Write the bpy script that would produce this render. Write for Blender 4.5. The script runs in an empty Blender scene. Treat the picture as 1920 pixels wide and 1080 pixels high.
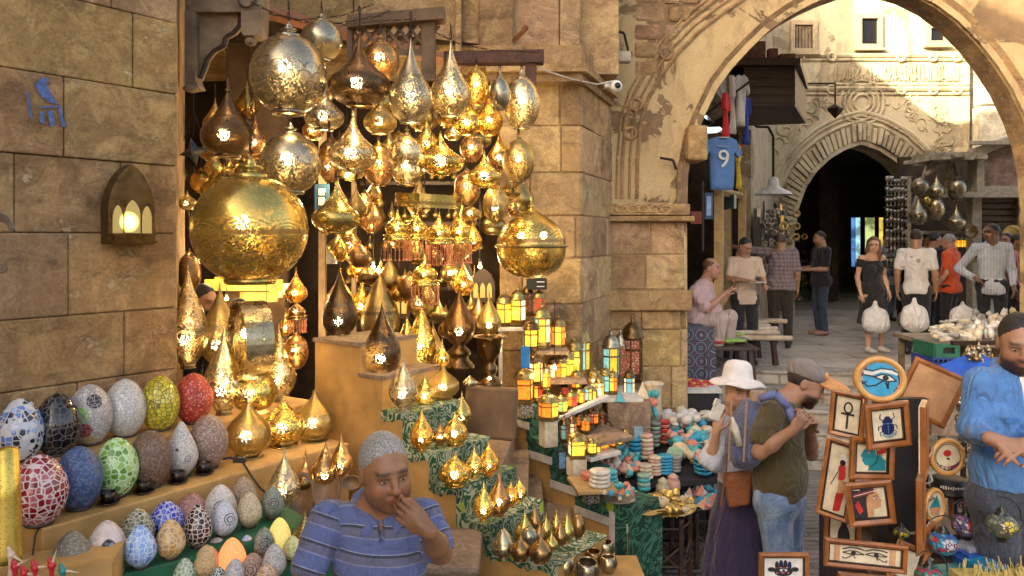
import bpy, bmesh, math, random
import numpy as np
from mathutils import Vector, Matrix, Euler
R = math.radians
SC = bpy.context.scene
COL = SC.collection
F = 1500.0; UC = 960.0; VH = 450.0; EYE = 2.4
# ---------------------------------------------------------------- camera
cd = bpy.data.cameras.new('camera'); cam = bpy.data.objects.new('camera', cd); COL.objects.link(cam)
cam.location = (0, 0, EYE); cam.rotation_euler = (R(90), 0, 0)
cd.sensor_width = 36; cd.lens = F/1920*36; cd.shift_y = -90/1920; cd.clip_start = .05; cd.clip_end = 500
SC.camera = cam
# ---------------------------------------------------------------- light
SUN_T = Vector((.6, .55, -.27)).normalized()      # travel direction of the sunlight
w = bpy.data.worlds.new('World'); SC.world = w; w.use_nodes = True
nt = w.node_tree; bg = nt.nodes['Background']
sky = nt.nodes.new('ShaderNodeTexSky'); sky.sky_type = 'NISHITA'; sky.sun_disc = False
sky.sun_elevation = math.asin(-SUN_T.z); sky.sun_rotation = math.atan2(-SUN_T.x, -SUN_T.y)
sky.air_density = .55; sky.dust_density = 4.5; sky.ozone_density = .3; sky.altitude = 100
wm = nt.nodes.new('ShaderNodeMix'); wm.data_type = 'RGBA'; wm.blend_type = 'MULTIPLY'; wm.inputs[0].default_value = 1
nt.links.new(sky.outputs[0], wm.inputs[6]); wm.inputs[7].default_value = (1.0, .92, .78, 1)
nt.links.new(wm.outputs[2], bg.inputs[0]); bg.inputs[1].default_value = .15
sl = bpy.data.lights.new('sun', 'SUN'); sl.energy = 2.8; sl.angle = R(.5); sl.color = (1, .86, .55)
so = bpy.data.objects.new('sun', sl); COL.objects.link(so); so.rotation_euler = SUN_T.to_track_quat('-Z', 'Y').to_euler(); so.location = (-5, -5, 30)
vs = SC.view_settings
SC.display_settings.display_device = 'sRGB'
vs.view_transform = 'Standard'; vs.look = 'None'; vs.gamma = 1; vs.exposure = 2.62
SC.cycles.max_bounces = 8; SC.cycles.diffuse_bounces = 4; SC.cycles.glossy_bounces = 4; SC.cycles.transparent_max_bounces = 10
SC.cycles.caustics_reflective = False; SC.cycles.caustics_refractive = False
SC.cycles.sample_clamp_indirect = 6; SC.cycles.use_denoising = True
SC.cycles.blur_glossy = 1.0
rnd = random.Random(7)
# ---------------------------------------------------------------- pixel -> world
def P(u, v, Y): return Vector(((u-UC)/F*Y, Y, EYE-(v-VH)/F*Y))
def zt(v): return .62+.23*(903-v)/123           # slanting goods table
def YZ(v, z): return (EYE-(z(v) if callable(z) else z))*F/(v-VH)            # depth at which height z shows at row v
def PX(u, Y): return (u-UC)/F*Y
# ---------------------------------------------------------------- mesh builder
class MB:
 def __init__(s): s.v = []; s.f = []; s.m = []; s.sm = []; s.c = {}
 def add(s, vs_, fs, mi=0, smooth=False, mat=None, col=None):
  b = len(s.v)
  if mat is not None: vs_ = [mat @ Vector(p) for p in vs_]
  s.v += [tuple(p) for p in vs_]
  for f in fs: s.f.append([b+i for i in f]); s.m.append(mi); s.sm.append(smooth)
  if col is not None:
   for i in range(b, len(s.v)): s.c[i] = col
  return s
 def box(s, c, d, mi=0, rz=0, mat=None, bev=0, col=None):
  x, y, z = d[0]/2, d[1]/2, d[2]/2
  M = Matrix.Translation(c) @ Matrix.Rotation(rz, 4, 'Z')
  if mat is not None: M = mat @ M
  if bev <= 0:
   V = [(sx*x, sy*y, sz*z) for sx in (-1, 1) for sy in (-1, 1) for sz in (-1, 1)]
   Fc = [(0, 1, 3, 2), (4, 6, 7, 5), (0, 4, 5, 1), (2, 3, 7, 6), (0, 2, 6, 4), (1, 5, 7, 3)]
  else:
   bm = bmesh.new(); bmesh.ops.create_cube(bm, size=1)
   for q in bm.verts: q.co = Vector((q.co.x*d[0], q.co.y*d[1], q.co.z*d[2]))
   bmesh.ops.bevel(bm, geom=bm.edges[:], offset=min(bev, min(d)*.45), segments=2, affect='EDGES', profile=.5)
   V = [tuple(q.co) for q in bm.verts]; bm.verts.index_update(); Fc = [[q.index for q in f.verts] for f in bm.faces]; bm.free()
  return s.add(V, Fc, mi, False, M, col)
 def lathe(s, prof, n=24, mi=0, mat=None, smooth=True, sx=1, sy=1, col=None, flute=0, nf=8):
  V = []; Fc = []
  for (r, z) in prof:
   for k in range(n):
    a = 2*math.pi*k/n; q = r*(1+flute*math.cos(nf*a)) if r > 1e-5 else 1e-5
    V.append((q*math.cos(a)*sx, q*math.sin(a)*sy, z))
  for j in range(len(prof)-1):
   for k in range(n):
    k2 = (k+1) % n
    Fc.append((j*n+k, j*n+k2, (j+1)*n+k2, (j+1)*n+k))
  if prof[0][0] > 1e-4: Fc.append(tuple(reversed(range(n)))) if False else None
  return s.add(V, [f for f in Fc if f], mi, smooth, mat, col)
 def cyl(s, a, b, r, r2=None, n=10, mi=0, caps=True, col=None):
  a = Vector(a); b = Vector(b); r2 = r if r2 is None else r2
  d = b-a; L = d.length
  if L < 1e-6: return s
  q = Matrix.Translation(a) @ d.to_track_quat('Z', 'Y').to_matrix().to_4x4()
  pr = [(r, 0), (r2, L)]
  if caps: pr = [(0, 0)]+pr+[(0, L)]
  return s.lathe(pr, n, mi, q, smooth=n > 6, col=col)
 def tube(s, pts, r, n=6, mi=0, col=None):
  pts = [Vector(p) for p in pts]
  for i in range(len(pts)-1): s.cyl(pts[i], pts[i+1], r, n=n, mi=mi, caps=(i in (0, len(pts)-2)), col=col)
  return s
 def ball(s, c, r, n=12, mi=0, sc=(1, 1, 1), mat=None, col=None):
  pr = [(r*math.sin(math.pi*j/(n*.75)), -r*math.cos(math.pi*j/(n*.75))) for j in range(int(n*.75)+1)]
  M = Matrix.Translation(c) @ Matrix.Diagonal((*sc, 1))
  if mat is not None: M = mat @ M
  return s.lathe(pr, n, mi, M, col=col)
 def torus(s, c, R_, r, n=20, m=6, mi=0, mat=None, a0=0, a1=2*math.pi):
  V = []; Fc = []; full = abs(a1-a0-2*math.pi) < 1e-4; N = n if full else n+1
  for i in range(N):
   a = a0+(a1-a0)*i/n
   for j in range(m):
    b = 2*math.pi*j/m
    V.append(((R_+r*math.cos(b))*math.cos(a), (R_+r*math.cos(b))*math.sin(a), r*math.sin(b)))
  for i in range(n if full else n):
   i2 = (i+1) % N if full else i+1
   for j in range(m): Fc.append((i*m+j, i2*m+j, i2*m+(j+1) % m, i*m+(j+1) % m))
  M = Matrix.Translation(c)
  if mat is not None: M = M @ mat
  return s.add(V, Fc, mi, True, M)
 def prism(s, pts, d, mat=None, mi=0, col=None, smooth=False):
  """polygon in local XZ plane (x,z), front at y=0, back at y=d"""
  n = len(pts)
  ar = sum(pts[i][0]*pts[(i+1) % n][1]-pts[(i+1) % n][0]*pts[i][1] for i in range(n))
  if ar < 0: pts = list(reversed(pts))
  V = [(x, 0, z) for x, z in pts]+[(x, d, z) for x, z in pts]
  Fc = [tuple(range(n)), tuple(reversed(range(n, 2*n)))]+[(i, i+n, (i+1) % n+n, (i+1) % n) for i in range(n)]
  return s.add(V, Fc, mi, smooth, mat, col)
 def slab(s, pts, z0, z1, mi=0, col=None):
  """polygon footprint in XY extruded z0..z1"""
  n = len(pts)
  ar = sum(pts[i][0]*pts[(i+1) % n][1]-pts[(i+1) % n][0]*pts[i][1] for i in range(n))
  if ar < 0: pts = list(reversed(pts))
  V = [(x, y, z0) for x, y in pts]+[(x, y, z1) for x, y in pts]
  Fc = [tuple(reversed(range(n))), tuple(range(n, 2*n))]+[(i, (i+1) % n, (i+1) % n+n, i+n) for i in range(n)]
  return s.add(V, Fc, mi, False, None, col)
 def quad(s, a, b, c, d, mi=0, col=None): return s.add([a, b, c, d], [(0, 1, 2, 3)], mi, False, None, col)
 def build(s, name, mats, parent=None, loc=None, rz=0, bev=0):
  me = bpy.data.meshes.new(name)
  me.from_pydata(s.v, [], s.f)
  if not isinstance(mats, (list, tuple)): mats = [mats]
  for m in mats: me.materials.append(m)
  me.polygons.foreach_set('material_index', s.m); me.polygons.foreach_set('use_smooth', s.sm)
  if 1:
   a = me.color_attributes.new('tint', 'FLOAT_COLOR', 'POINT')
   arr = np.ones((len(s.v), 4), dtype=np.float32)
   for i, c in s.c.items(): arr[i, :3] = c[:3]
   a.data.foreach_set('color', arr.ravel())
  me.update()
  o = bpy.data.objects.new(name, me); COL.objects.link(o)
  if loc is not None: o.location = loc
  o.rotation_euler.z = rz
  if bev:
   b = o.modifiers.new('b', 'BEVEL'); b.width = bev; b.segments = 2; b.limit_method = 'ANGLE'; b.angle_limit = R(50)
  if parent is not None: o.parent = parent
  return o
def recenter(o, p):
 """give a world-coordinates mesh its own origin at p"""
 p = Vector(p); o.data.transform(Matrix.Translation(-p)); o.location = p; return o
def tag(o, label=None, cat=None, group=None, kind=None):
 if label: o['label'] = label
 if cat: o['category'] = cat
 if group: o['group'] = group
 if kind: o['kind'] = kind
 return o
def empty(name, loc, rz=0):
 o = bpy.data.objects.new(name, None); COL.objects.link(o); o.location = loc; o.rotation_euler.z = rz; o.empty_display_size = .1
 return o
def dup(root, loc=None, rz=None, label=None):
 r = root.copy(); COL.objects.link(r)
 if loc is not None: r.location = loc
 if rz is not None: r.rotation_euler.z = rz
 if label: r['label'] = label
 for ch in root.children:
  c = ch.copy(); COL.objects.link(c); c.parent = r
  for g in ch.children:
   d = g.copy(); COL.objects.link(d); d.parent = c
 return r
# ---------------------------------------------------------------- materials
class N:
 def __init__(s, name):
  s.m = bpy.data.materials.new(name); s.m.use_nodes = True; s.t = s.m.node_tree; s.b = s.t.nodes['Principled BSDF']
  s.tc = s.t.nodes.new('ShaderNodeTexCoord'); s.out = s.t.nodes['Material Output']
 def n(s, ty, **kw):
  q = s.t.nodes.new('ShaderNode'+ty)
  for k, v in kw.items():
   if k.startswith('i_'):
    k = k[2:].replace('_', ' '); s.set(q.inputs[k], v)
   else: setattr(q, k, v)
  return q
 def set(s, inp, v):
  if hasattr(v, 'is_output') or isinstance(v, bpy.types.NodeSocket): s.t.links.new(v, inp)
  elif isinstance(v, (tuple, list)) and len(v) == 3 and inp.type == 'RGBA': inp.default_value = (*v, 1)
  else: inp.default_value = v
 def map(s, sc=(1, 1, 1), rot=(0, 0, 0), src='Object'):
  q = s.n('Mapping'); s.t.links.new(s.tc.outputs[src], q.inputs[0]); q.inputs['Scale'].default_value = sc; q.inputs['Rotation'].default_value = rot; return q.outputs[0]
 def noise(s, scale, detail=5, rough=.6, vec=None, dist=0):
  q = s.n('TexNoise', i_Scale=scale, i_Detail=detail, i_Roughness=rough, i_Distortion=dist)
  s.t.links.new(vec if vec is not None else s.tc.outputs['Object'], q.inputs['Vector']); return q.outputs['Fac']
 def vor(s, scale, feature='F1', vec=None, out='Distance', rnd_=1.0):
  q = s.n('TexVoronoi', feature=feature); q.inputs['Scale'].default_value = scale; q.inputs['Randomness'].default_value = rnd_
  s.t.links.new(vec if vec is not None else s.tc.outputs['Object'], q.inputs['Vector']); return q.outputs[out]
 def ramp(s, fac, stops, interp='LINEAR'):
  q = s.n('ValToRGB'); q.color_ramp.interpolation = interp; e = q.color_ramp.elements
  while len(e) < len(stops): e.new(.5)
  for i, (p, c) in enumerate(stops):
   e[i].position = p; e[i].color = (*c, 1) if len(c) == 3 else c
  s.t.links.new(fac, q.inputs[0]); return q.outputs[0]
 def mix(s, fac, a, b, mode='MIX'):
  q = s.n('Mix', data_type='RGBA', blend_type=mode)
  s.set(q.inputs[0], fac); s.set(q.inputs[6], a); s.set(q.inputs[7], b); return q.outputs[2]
 def math(s, op, a, b=0.0, c=None, clamp=False):
  q = s.n('Math', operation=op, use_clamp=clamp); s.set(q.inputs[0], a); s.set(q.inputs[1], b)
  if c is not None: s.set(q.inputs[2], c)
  return q.outputs[0]
 def mr(s, v, a, b, c=0.0, d=1.0):
  q = s.n('MapRange'); s.set(q.inputs[0], v); q.inputs[1].default_value = a; q.inputs[2].default_value = b; q.inputs[3].default_value = c; q.inputs[4].default_value = d; return q.outputs[0]
 def bump(s, h, strength=.4, dist=.01, prev=None):
  q = s.n('Bump', i_Strength=strength, i_Distance=dist); s.t.links.new(h, q.inputs['Height'])
  if prev is not None: s.t.links.new(prev, q.inputs['Normal'])
  s.t.links.new(q.outputs[0], s.b.inputs['Normal']); return q.outputs[0]
 def attr(s, name, out='Color'):
  q = s.n('Attribute', attribute_name=name); return q.outputs[out]
 def p(s, **kw):
  for k, v in kw.items(): s.set(s.b.inputs[k.replace('_', ' ')], v)
  return s
MATS = {}
def mat(key, fn, *a, **k):
 if key not in MATS: MATS[key] = fn(key, *a, **k)
 return MATS[key]
def m_plain(name, c, rough=.6, metal=0, var=.25, scale=14, bump=.15, bs=60, tint=False, em=None, es=0, coat=0, sub=0):
 n = N(name); c2 = tuple(x*(1-var) for x in c); c3 = tuple(min(1, x*(1+var*.6)) for x in c)
 col = n.mix(n.mr(n.noise(scale), .35, .68), c2, c3)
 if tint: col = n.mix(1, col, n.attr('tint'), 'MULTIPLY')
 n.p(Base_Color=col, Roughness=rough, Metallic=metal)
 if bump: n.bump(n.noise(bs, 4), bump, .004)
 if em: n.p(Emission_Color=em, Emission_Strength=es)
 if coat: n.p(Coat_Weight=coat)
 return n.m
def m_stone(name, a, b, c, scale=1.0, tint=True, rough=.9, dark=(.10, .06, .03), light=(.62, .48, .3), bumpk=1.0, patches=.5):
 """weathered sandstone: cloudy tones, dark stains, pale scars, pits"""
 n = N(name)
 col = n.mix(n.mr(n.noise(1.3*scale, 7, .7), .40, .60), tuple(x*1.18 for x in a), b)
 col = n.mix(n.mr(n.noise(5*scale, 9, .75, dist=.8), .46, .62), col, tuple(x*1.2 for x in c))
 st = n.noise(3.1*scale, 9, .72, vec=n.map((1, 1, 2.2)))
 col = n.mix(n.mr(st, .52, .68, 0, .72), col, dark)
 li = n.mr(n.noise(4.6*scale, 10, .75, vec=n.map((1.3, 1, 1.8), (0, 0, .5))), .58, .64, 0, patches)
 col = n.mix(li, col, light)
 pit = n.noise(55*scale, 5, .75)
 col = n.mix(n.mr(pit, .30, .55, .45, 0), col, dark)
 if tint: col = n.mix(1, col, n.attr('tint'), 'MULTIPLY')
 n.p(Base_Color=col, Roughness=rough)
 hh = n.math('ADD', n.math('MULTIPLY', pit, .5), n.noise(12*scale, 8, .7))
 hh = n.math('ADD', hh, n.math('MULTIPLY', li, .5))
 n.bump(hh, .8*bumpk, .02)
 return n.m
def m_plaster(name, plaster, under, light, scale=1.0, thr=.5):
 n = N(name)
 mk = n.mr(n.noise(1.25*scale, 9, .68, dist=.9), thr, thr+.02)
 pc = n.mix(n.mr(n.noise(2.5*scale, 7, .7), .35, .65), plaster, light)
 uc = n.mix(n.mr(n.noise(5*scale, 8, .7), .38, .66), under, tuple(x*.62 for x in under))
 col = n.mix(mk, pc, uc)
 st = n.noise(3.7*scale, 9, .75, vec=n.map((1, 1, .5)))
 col = n.mix(n.mr(st, .50, .70, 0, .7), col, (.13, .08, .04))
 pit = n.noise(70, 4, .7)
 col = n.mix(n.mr(pit, .32, .5, .4, 0), col, (.12, .08, .05))
 n.p(Base_Color=col, Roughness=.92)
 hh = n.math('SUBTRACT', n.math('MULTIPLY', n.noise(14, 8, .7), .7), n.math('MULTIPLY', mk, .8))
 hh = n.math('ADD', hh, n.math('MULTIPLY', pit, .2))
 n.bump(hh, .7, .02)
 return n.m
def m_emit(name, c, s):
 n = N(name); n.p(Base_Color=(.8, .7, .5), Emission_Color=c, Emission_Strength=s);
 n.m.cycles.emission_sampling = 'NONE'
 return n.m
def m_brass(name, c, dark, rough=.26, pat='scroll', holes=.0, psc=1.0, metal=1.0, eng=.92):
 """chased metal; holes>0 pierces it with rows of tiny real openings"""
 n = N(name)
 sp = n.n('SeparateXYZ'); n.t.links.new(n.tc.outputs['Object'], sp.inputs[0]); ang = n.math('MULTIPLY', n.math('ARCTAN2', sp.outputs[1], sp.outputs[0]), 7/math.pi); vz = n.math('MULTIPLY', sp.outputs[2], 20*psc)
 if pat == 'scroll':
  cv = n.n('CombineXYZ'); n.set(cv.inputs[0], ang); n.set(cv.inputs[1], vz)
  q = n.n('TexVoronoi', feature='F1', voronoi_dimensions='2D'); q.inputs['Scale'].default_value = .62; q.inputs['Randomness'].default_value = .25; n.t.links.new(cv.outputs[0], q.inputs['Vector'])
  rg = n.math('ADD', n.math('MULTIPLY', q.outputs['Distance'], 2.6), n.math('MULTIPLY', n.noise(22, 2, .5, dist=2), .5)); ln = n.math('ABSOLUTE', n.math('SUBTRACT', n.math('FRACT', n.math('MULTIPLY', rg, 2)), .5)); line = n.mr(ln, .09, .20, 1, 0)
  band = n.math('GREATER_THAN', n.math('FRACT', n.math('MULTIPLY', vz, .2)), .9); line = n.math('MAXIMUM', line, band)
 elif pat == 'scale':
  row = n.math('FLOOR', vz); uu = n.math('SUBTRACT', n.math('FRACT', n.math('ADD', ang, n.math('MULTIPLY', n.math('MODULO', row, 2.0), .5))), .5); vv = n.math('FRACT', vz)
  d = n.math('SQRT', n.math('ADD', n.math('MULTIPLY', uu, uu), n.math('MULTIPLY', n.math('MULTIPLY', vv, vv), .36)))
  line = n.math('MAXIMUM', n.mr(n.math('ABSOLUTE', n.math('SUBTRACT', d, .46)), .035, .075, 1, 0), n.math('MULTIPLY', n.mr(n.vor(60, 'F1'), .22, .32, .8, 0), n.mr(d, .36, .40, 1, 0)))
 elif pat == 'dots':
  line = n.mr(n.vor(75*psc, 'F1'), .18, .34, 1, 0)
 elif pat == 'weave':
  q = n.n('TexWave', wave_type='BANDS', bands_direction='Z', i_Scale=26*psc, i_Distortion=6, i_Detail=3); q.inputs['Detail Scale'].default_value = 2.5
  n.t.links.new(n.tc.outputs['Object'], q.inputs['Vector']); line = n.mr(q.outputs['Fac'], .0, .45, 1, 0)
 else:
  line = n.mr(n.noise(45*psc, 3), .42, .50, .35, 0)
 if pat in ('scroll', 'scale'):
  gz = n.n('SeparateXYZ'); n.t.links.new(n.tc.outputs['Generated'], gz.inputs[0]); line = n.math('MULTIPLY', line, n.mr(gz.outputs[2], .56, .60, 1, .12))
 tone = n.mix(n.mr(n.noise(5, 5), .35, .7), c, tuple(x*.78 for x in c))
 tar = n.mr(n.noise(8, 7, .7), .48, .75, 0, .5)
 tone = n.mix(tar, tone, dark)
 col = n.mix(n.math('MULTIPLY', line, eng), tone, dark)
 n.p(Base_Color=col, Metallic=n.math('SUBTRACT', metal, n.math('MULTIPLY', line, .8*metal)), Roughness=n.mr(n.noise(18, 5), .3, .7, rough*.75, rough*1.4))
 hgt = n.math('SUBTRACT', n.math('MULTIPLY', n.noise(14, 2), .25), line)
 n.bump(hgt, .16, .003)
 if holes > 0:
  d = n.vor(210, 'F1', rnd_=.6); hm = n.mr(d, holes, holes+.04, 0, 1)
  n.p(Alpha=hm)
 return n.m
# ---------------------------------------------------------------- figures: smooth-blended solids meshed with surface nets
def rotm(yaw=0, pitch=0, roll=0):
 return np.array(Euler((pitch, roll, yaw), 'XYZ').to_matrix(), dtype=np.float32)
def cap(a, b, r1, r2=None, k=.02, fl=None, t=0):
 return dict(ty='c', a=np.array(a, float), b=np.array(b, float), r1=r1, r2=r1 if r2 is None else r2, k=k, t=t)
def ell(c, r, k=.02, rot=None, t=0):
 return dict(ty='e', c=np.array(c, float), r=np.array(r, float), k=k, rot=None if rot is None else np.array(rot), t=t)
def cut(p): p['sub'] = True; return p
def sdf_mesh(prims, vox, disp=None):
 lo = np.full(3, 1e9); hi = -lo
 bbs = []
 for p in prims:
  if p['ty'] == 'c':
   r = max(p['r1'], p['r2']); l = np.minimum(p['a'], p['b'])-r; h = np.maximum(p['a'], p['b'])+r
  else:
   r = p['r'].max(); l = p['c']-r; h = p['c']+r
  bbs.append((l, h))
  if not p.get('sub'): lo = np.minimum(lo, l); hi = np.maximum(hi, h)
 lo -= vox*4; hi += vox*4
 n = np.ceil((hi-lo)/vox).astype(int)+1
 D = np.full(n, 1.0, dtype=np.float32); T = np.zeros(n, dtype=np.float32)
 ax = [lo[i]+np.arange(n[i])*vox for i in range(3)]
 for p, (l, h) in zip(prims, bbs):
  k = p['k']; pad = k+vox*5
  i0 = np.clip(np.floor((l-pad-lo)/vox).astype(int), 0, n-1); i1 = np.clip(np.ceil((h+pad-lo)/vox).astype(int)+1, 1, n)
  if (i1 <= i0).any(): continue
  sl_ = tuple(slice(i0[i], i1[i]) for i in range(3))
  X, Y, Z = np.meshgrid(*[ax[i][sl_[i]] for i in range(3)], indexing='ij', sparse=True)
  if p['ty'] == 'c':
   a, b = p['a'], p['b']; d = b-a; L2 = max((d**2).sum(), 1e-9)
   t = np.clip(((X-a[0])*d[0]+(Y-a[1])*d[1]+(Z-a[2])*d[2])/L2, 0, 1)
   q = np.sqrt((X-a[0]-t*d[0])**2+(Y-a[1]-t*d[1])**2+(Z-a[2]-t*d[2])**2)-(p['r1']+(p['r2']-p['r1'])*t)
  else:
   c, r = p['c'], p['r']; x, y, z = X-c[0], Y-c[1], Z-c[2]
   if p['rot'] is not None:
    m = p['rot']; x, y, z = (m[0, 0]*x+m[1, 0]*y+m[2, 0]*z, m[0, 1]*x+m[1, 1]*y+m[2, 1]*z, m[0, 2]*x+m[1, 2]*y+m[2, 2]*z)
   k0 = np.sqrt((x/r[0])**2+(y/r[1])**2+(z/r[2])**2); k1 = np.sqrt((x/r[0]**2)**2+(y/r[1]**2)**2+(z/r[2]**2)**2)
   q = k0*(k0-1)/np.maximum(k1, 1e-6)
  q = q.astype(np.float32); A = D[sl_]
  if p.get('sub'):
   q = -q; hh = np.maximum(k-np.abs(A-q), 0)/max(k, 1e-6); D[sl_] = np.maximum(A, q)+hh*hh*k*.25
  else:
   if p['t']:
    tt = T[sl_]; tt[q < A] = p['t']
   else:
    tt = T[sl_]; tt[q < A] = 0
   hh = np.maximum(k-np.abs(A-q), 0)/max(k, 1e-6); D[sl_] = np.minimum(A, q)-hh*hh*k*.25
 if disp is not None:
  X, Y, Z = np.meshgrid(*ax, indexing='ij', sparse=True); D = D+disp(X, Y, Z).astype(np.float32)
 S = D < 0
 nx, ny, nz = n-1
 cnt = np.zeros((nx, ny, nz), np.float32); px = np.zeros((nx, ny, nz, 3), np.float32)
 offs = [(0, 0), (0, 1), (1, 0), (1, 1)]
 for a in range(3):
  sA = [slice(None)]*3; sB = [slice(None)]*3; sA[a] = slice(0, -1); sB[a] = slice(1, None)
  d0 = D[tuple(sA)]; d1 = D[tuple(sB)]; cr = (d0 < 0) != (d1 < 0)
  den = np.where(cr, d0-d1, 1.0); t = np.where(cr, d0/den, 0)
  o1, o2 = [i for i in range(3) if i != a]
  for (p1, p2) in offs:
   sl2 = [slice(None)]*3
   sl2[o1] = slice(p1, p1+n[o1]-1); sl2[o2] = slice(p2, p2+n[o2]-1)
   c_ = cr[tuple(sl2)]; tt = t[tuple(sl2)]
   cnt += c_; px[..., a] += tt*c_
   px[..., o1] += p1*c_; px[..., o2] += p2*c_
 act = cnt > 0
 idx = np.full((nx, ny, nz), -1, np.int64); I = np.argwhere(act); idx[act] = np.arange(len(I))
 V = (I+px[act]/cnt[act][:, None])*vox+lo
 Fs = []
 for a in range(3):
  o1, o2 = (a+1) % 3, (a+2) % 3
  sA = [slice(None)]*3; sB = [slice(None)]*3; sA[a] = slice(0, -1); sB[a] = slice(1, None)
  s0 = S[tuple(sA)]; s1 = S[tuple(sB)]; E = np.argwhere(s0 != s1)
  E = E[(E[:, o1] > 0) & (E[:, o2] > 0)]
  if len(E) == 0: continue
  inside = s0[E[:, 0], E[:, 1], E[:, 2]]
  def g(d1, d2):
   q = E.copy(); q[:, o1] -= d1; q[:, o2] -= d2; return idx[q[:, 0], q[:, 1], q[:, 2]]
  a0, a1, a2, a3 = g(1, 1), g(0, 1), g(0, 0), g(1, 0)
  qd = np.stack([a0, a1, a2, a3], 1); qd[~inside] = qd[~inside][:, ::-1]; Fs.append(qd)
 Fs = np.concatenate(Fs); Fs = Fs[(Fs >= 0).all(1)]
 return V, Fs, T[tuple(I.T)]
def sdf_obj(name, prims, vox, mats, parent, tint=None, disp=None, smooth=2, st=None):
 V, Fc, T = sdf_mesh(prims, vox, disp)
 e = np.concatenate([Fc[:, [0, 1]], Fc[:, [1, 2]], Fc[:, [2, 3]], Fc[:, [3, 0]]])
 for _ in range(smooth):
  acc = np.zeros_like(V); ct = np.zeros(len(V))
  for c in range(3):
   acc[:, c] = np.bincount(e[:, 0], V[e[:, 1], c], len(V))+np.bincount(e[:, 1], V[e[:, 0], c], len(V))
  ct = np.bincount(e[:, 0], minlength=len(V))+np.bincount(e[:, 1], minlength=len(V))
  V = V*.5+.5*acc/np.maximum(ct, 1)[:, None]
 me = bpy.data.meshes.new(name); me.vertices.add(len(V)); me.vertices.foreach_set('co', V.astype(np.float32).ravel())
 me.loops.add(len(Fc)*4); me.loops.foreach_set('vertex_index', Fc.astype(np.int32).ravel())
 me.polygons.add(len(Fc)); me.polygons.foreach_set('loop_start', np.arange(len(Fc), dtype=np.int32)*4)
 me.polygons.foreach_set('use_smooth', np.ones(len(Fc), dtype=bool))
 if not isinstance(mats, (list, tuple)): mats = [mats]
 for m in mats: me.materials.append(m)
 a = me.color_attributes.new('tint', 'FLOAT_COLOR', 'POINT'); arr = np.ones((len(V), 4), np.float32)
 if tint is not None: arr[:, :3] = tint(V, T)
 a.data.foreach_set('color', arr.ravel())
 if st is not None:
  q = me.attributes.new('st', 'FLOAT', 'POINT'); q.data.foreach_set('value', st(V, T).astype(np.float32))
 me.update(calc_edges=True); me.validate()
 o = bpy.data.objects.new(name, me); COL.objects.link(o)
 if parent is not None: o.parent = parent
 return o
def gauss(V, c, r):
 d = (V-np.array(c))/np.array(r); return np.exp(-(d*d).sum(1))
def m_skin(name, c, rough=.5):
 n = N(name); col = n.mix(n.mr(n.noise(25, 5), .35, .65), c, tuple(x*.86 for x in c))
 col = n.mix(1, col, n.attr('tint'), 'MULTIPLY')
 n.p(Base_Color=col, Roughness=rough, Subsurface_Weight=.12, Subsurface_Scale=.01); n.b.inputs['Subsurface Radius'].default_value = (1, .35, .2)
 n.bump(n.noise(160, 4), .12, .002); return n.m
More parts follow.
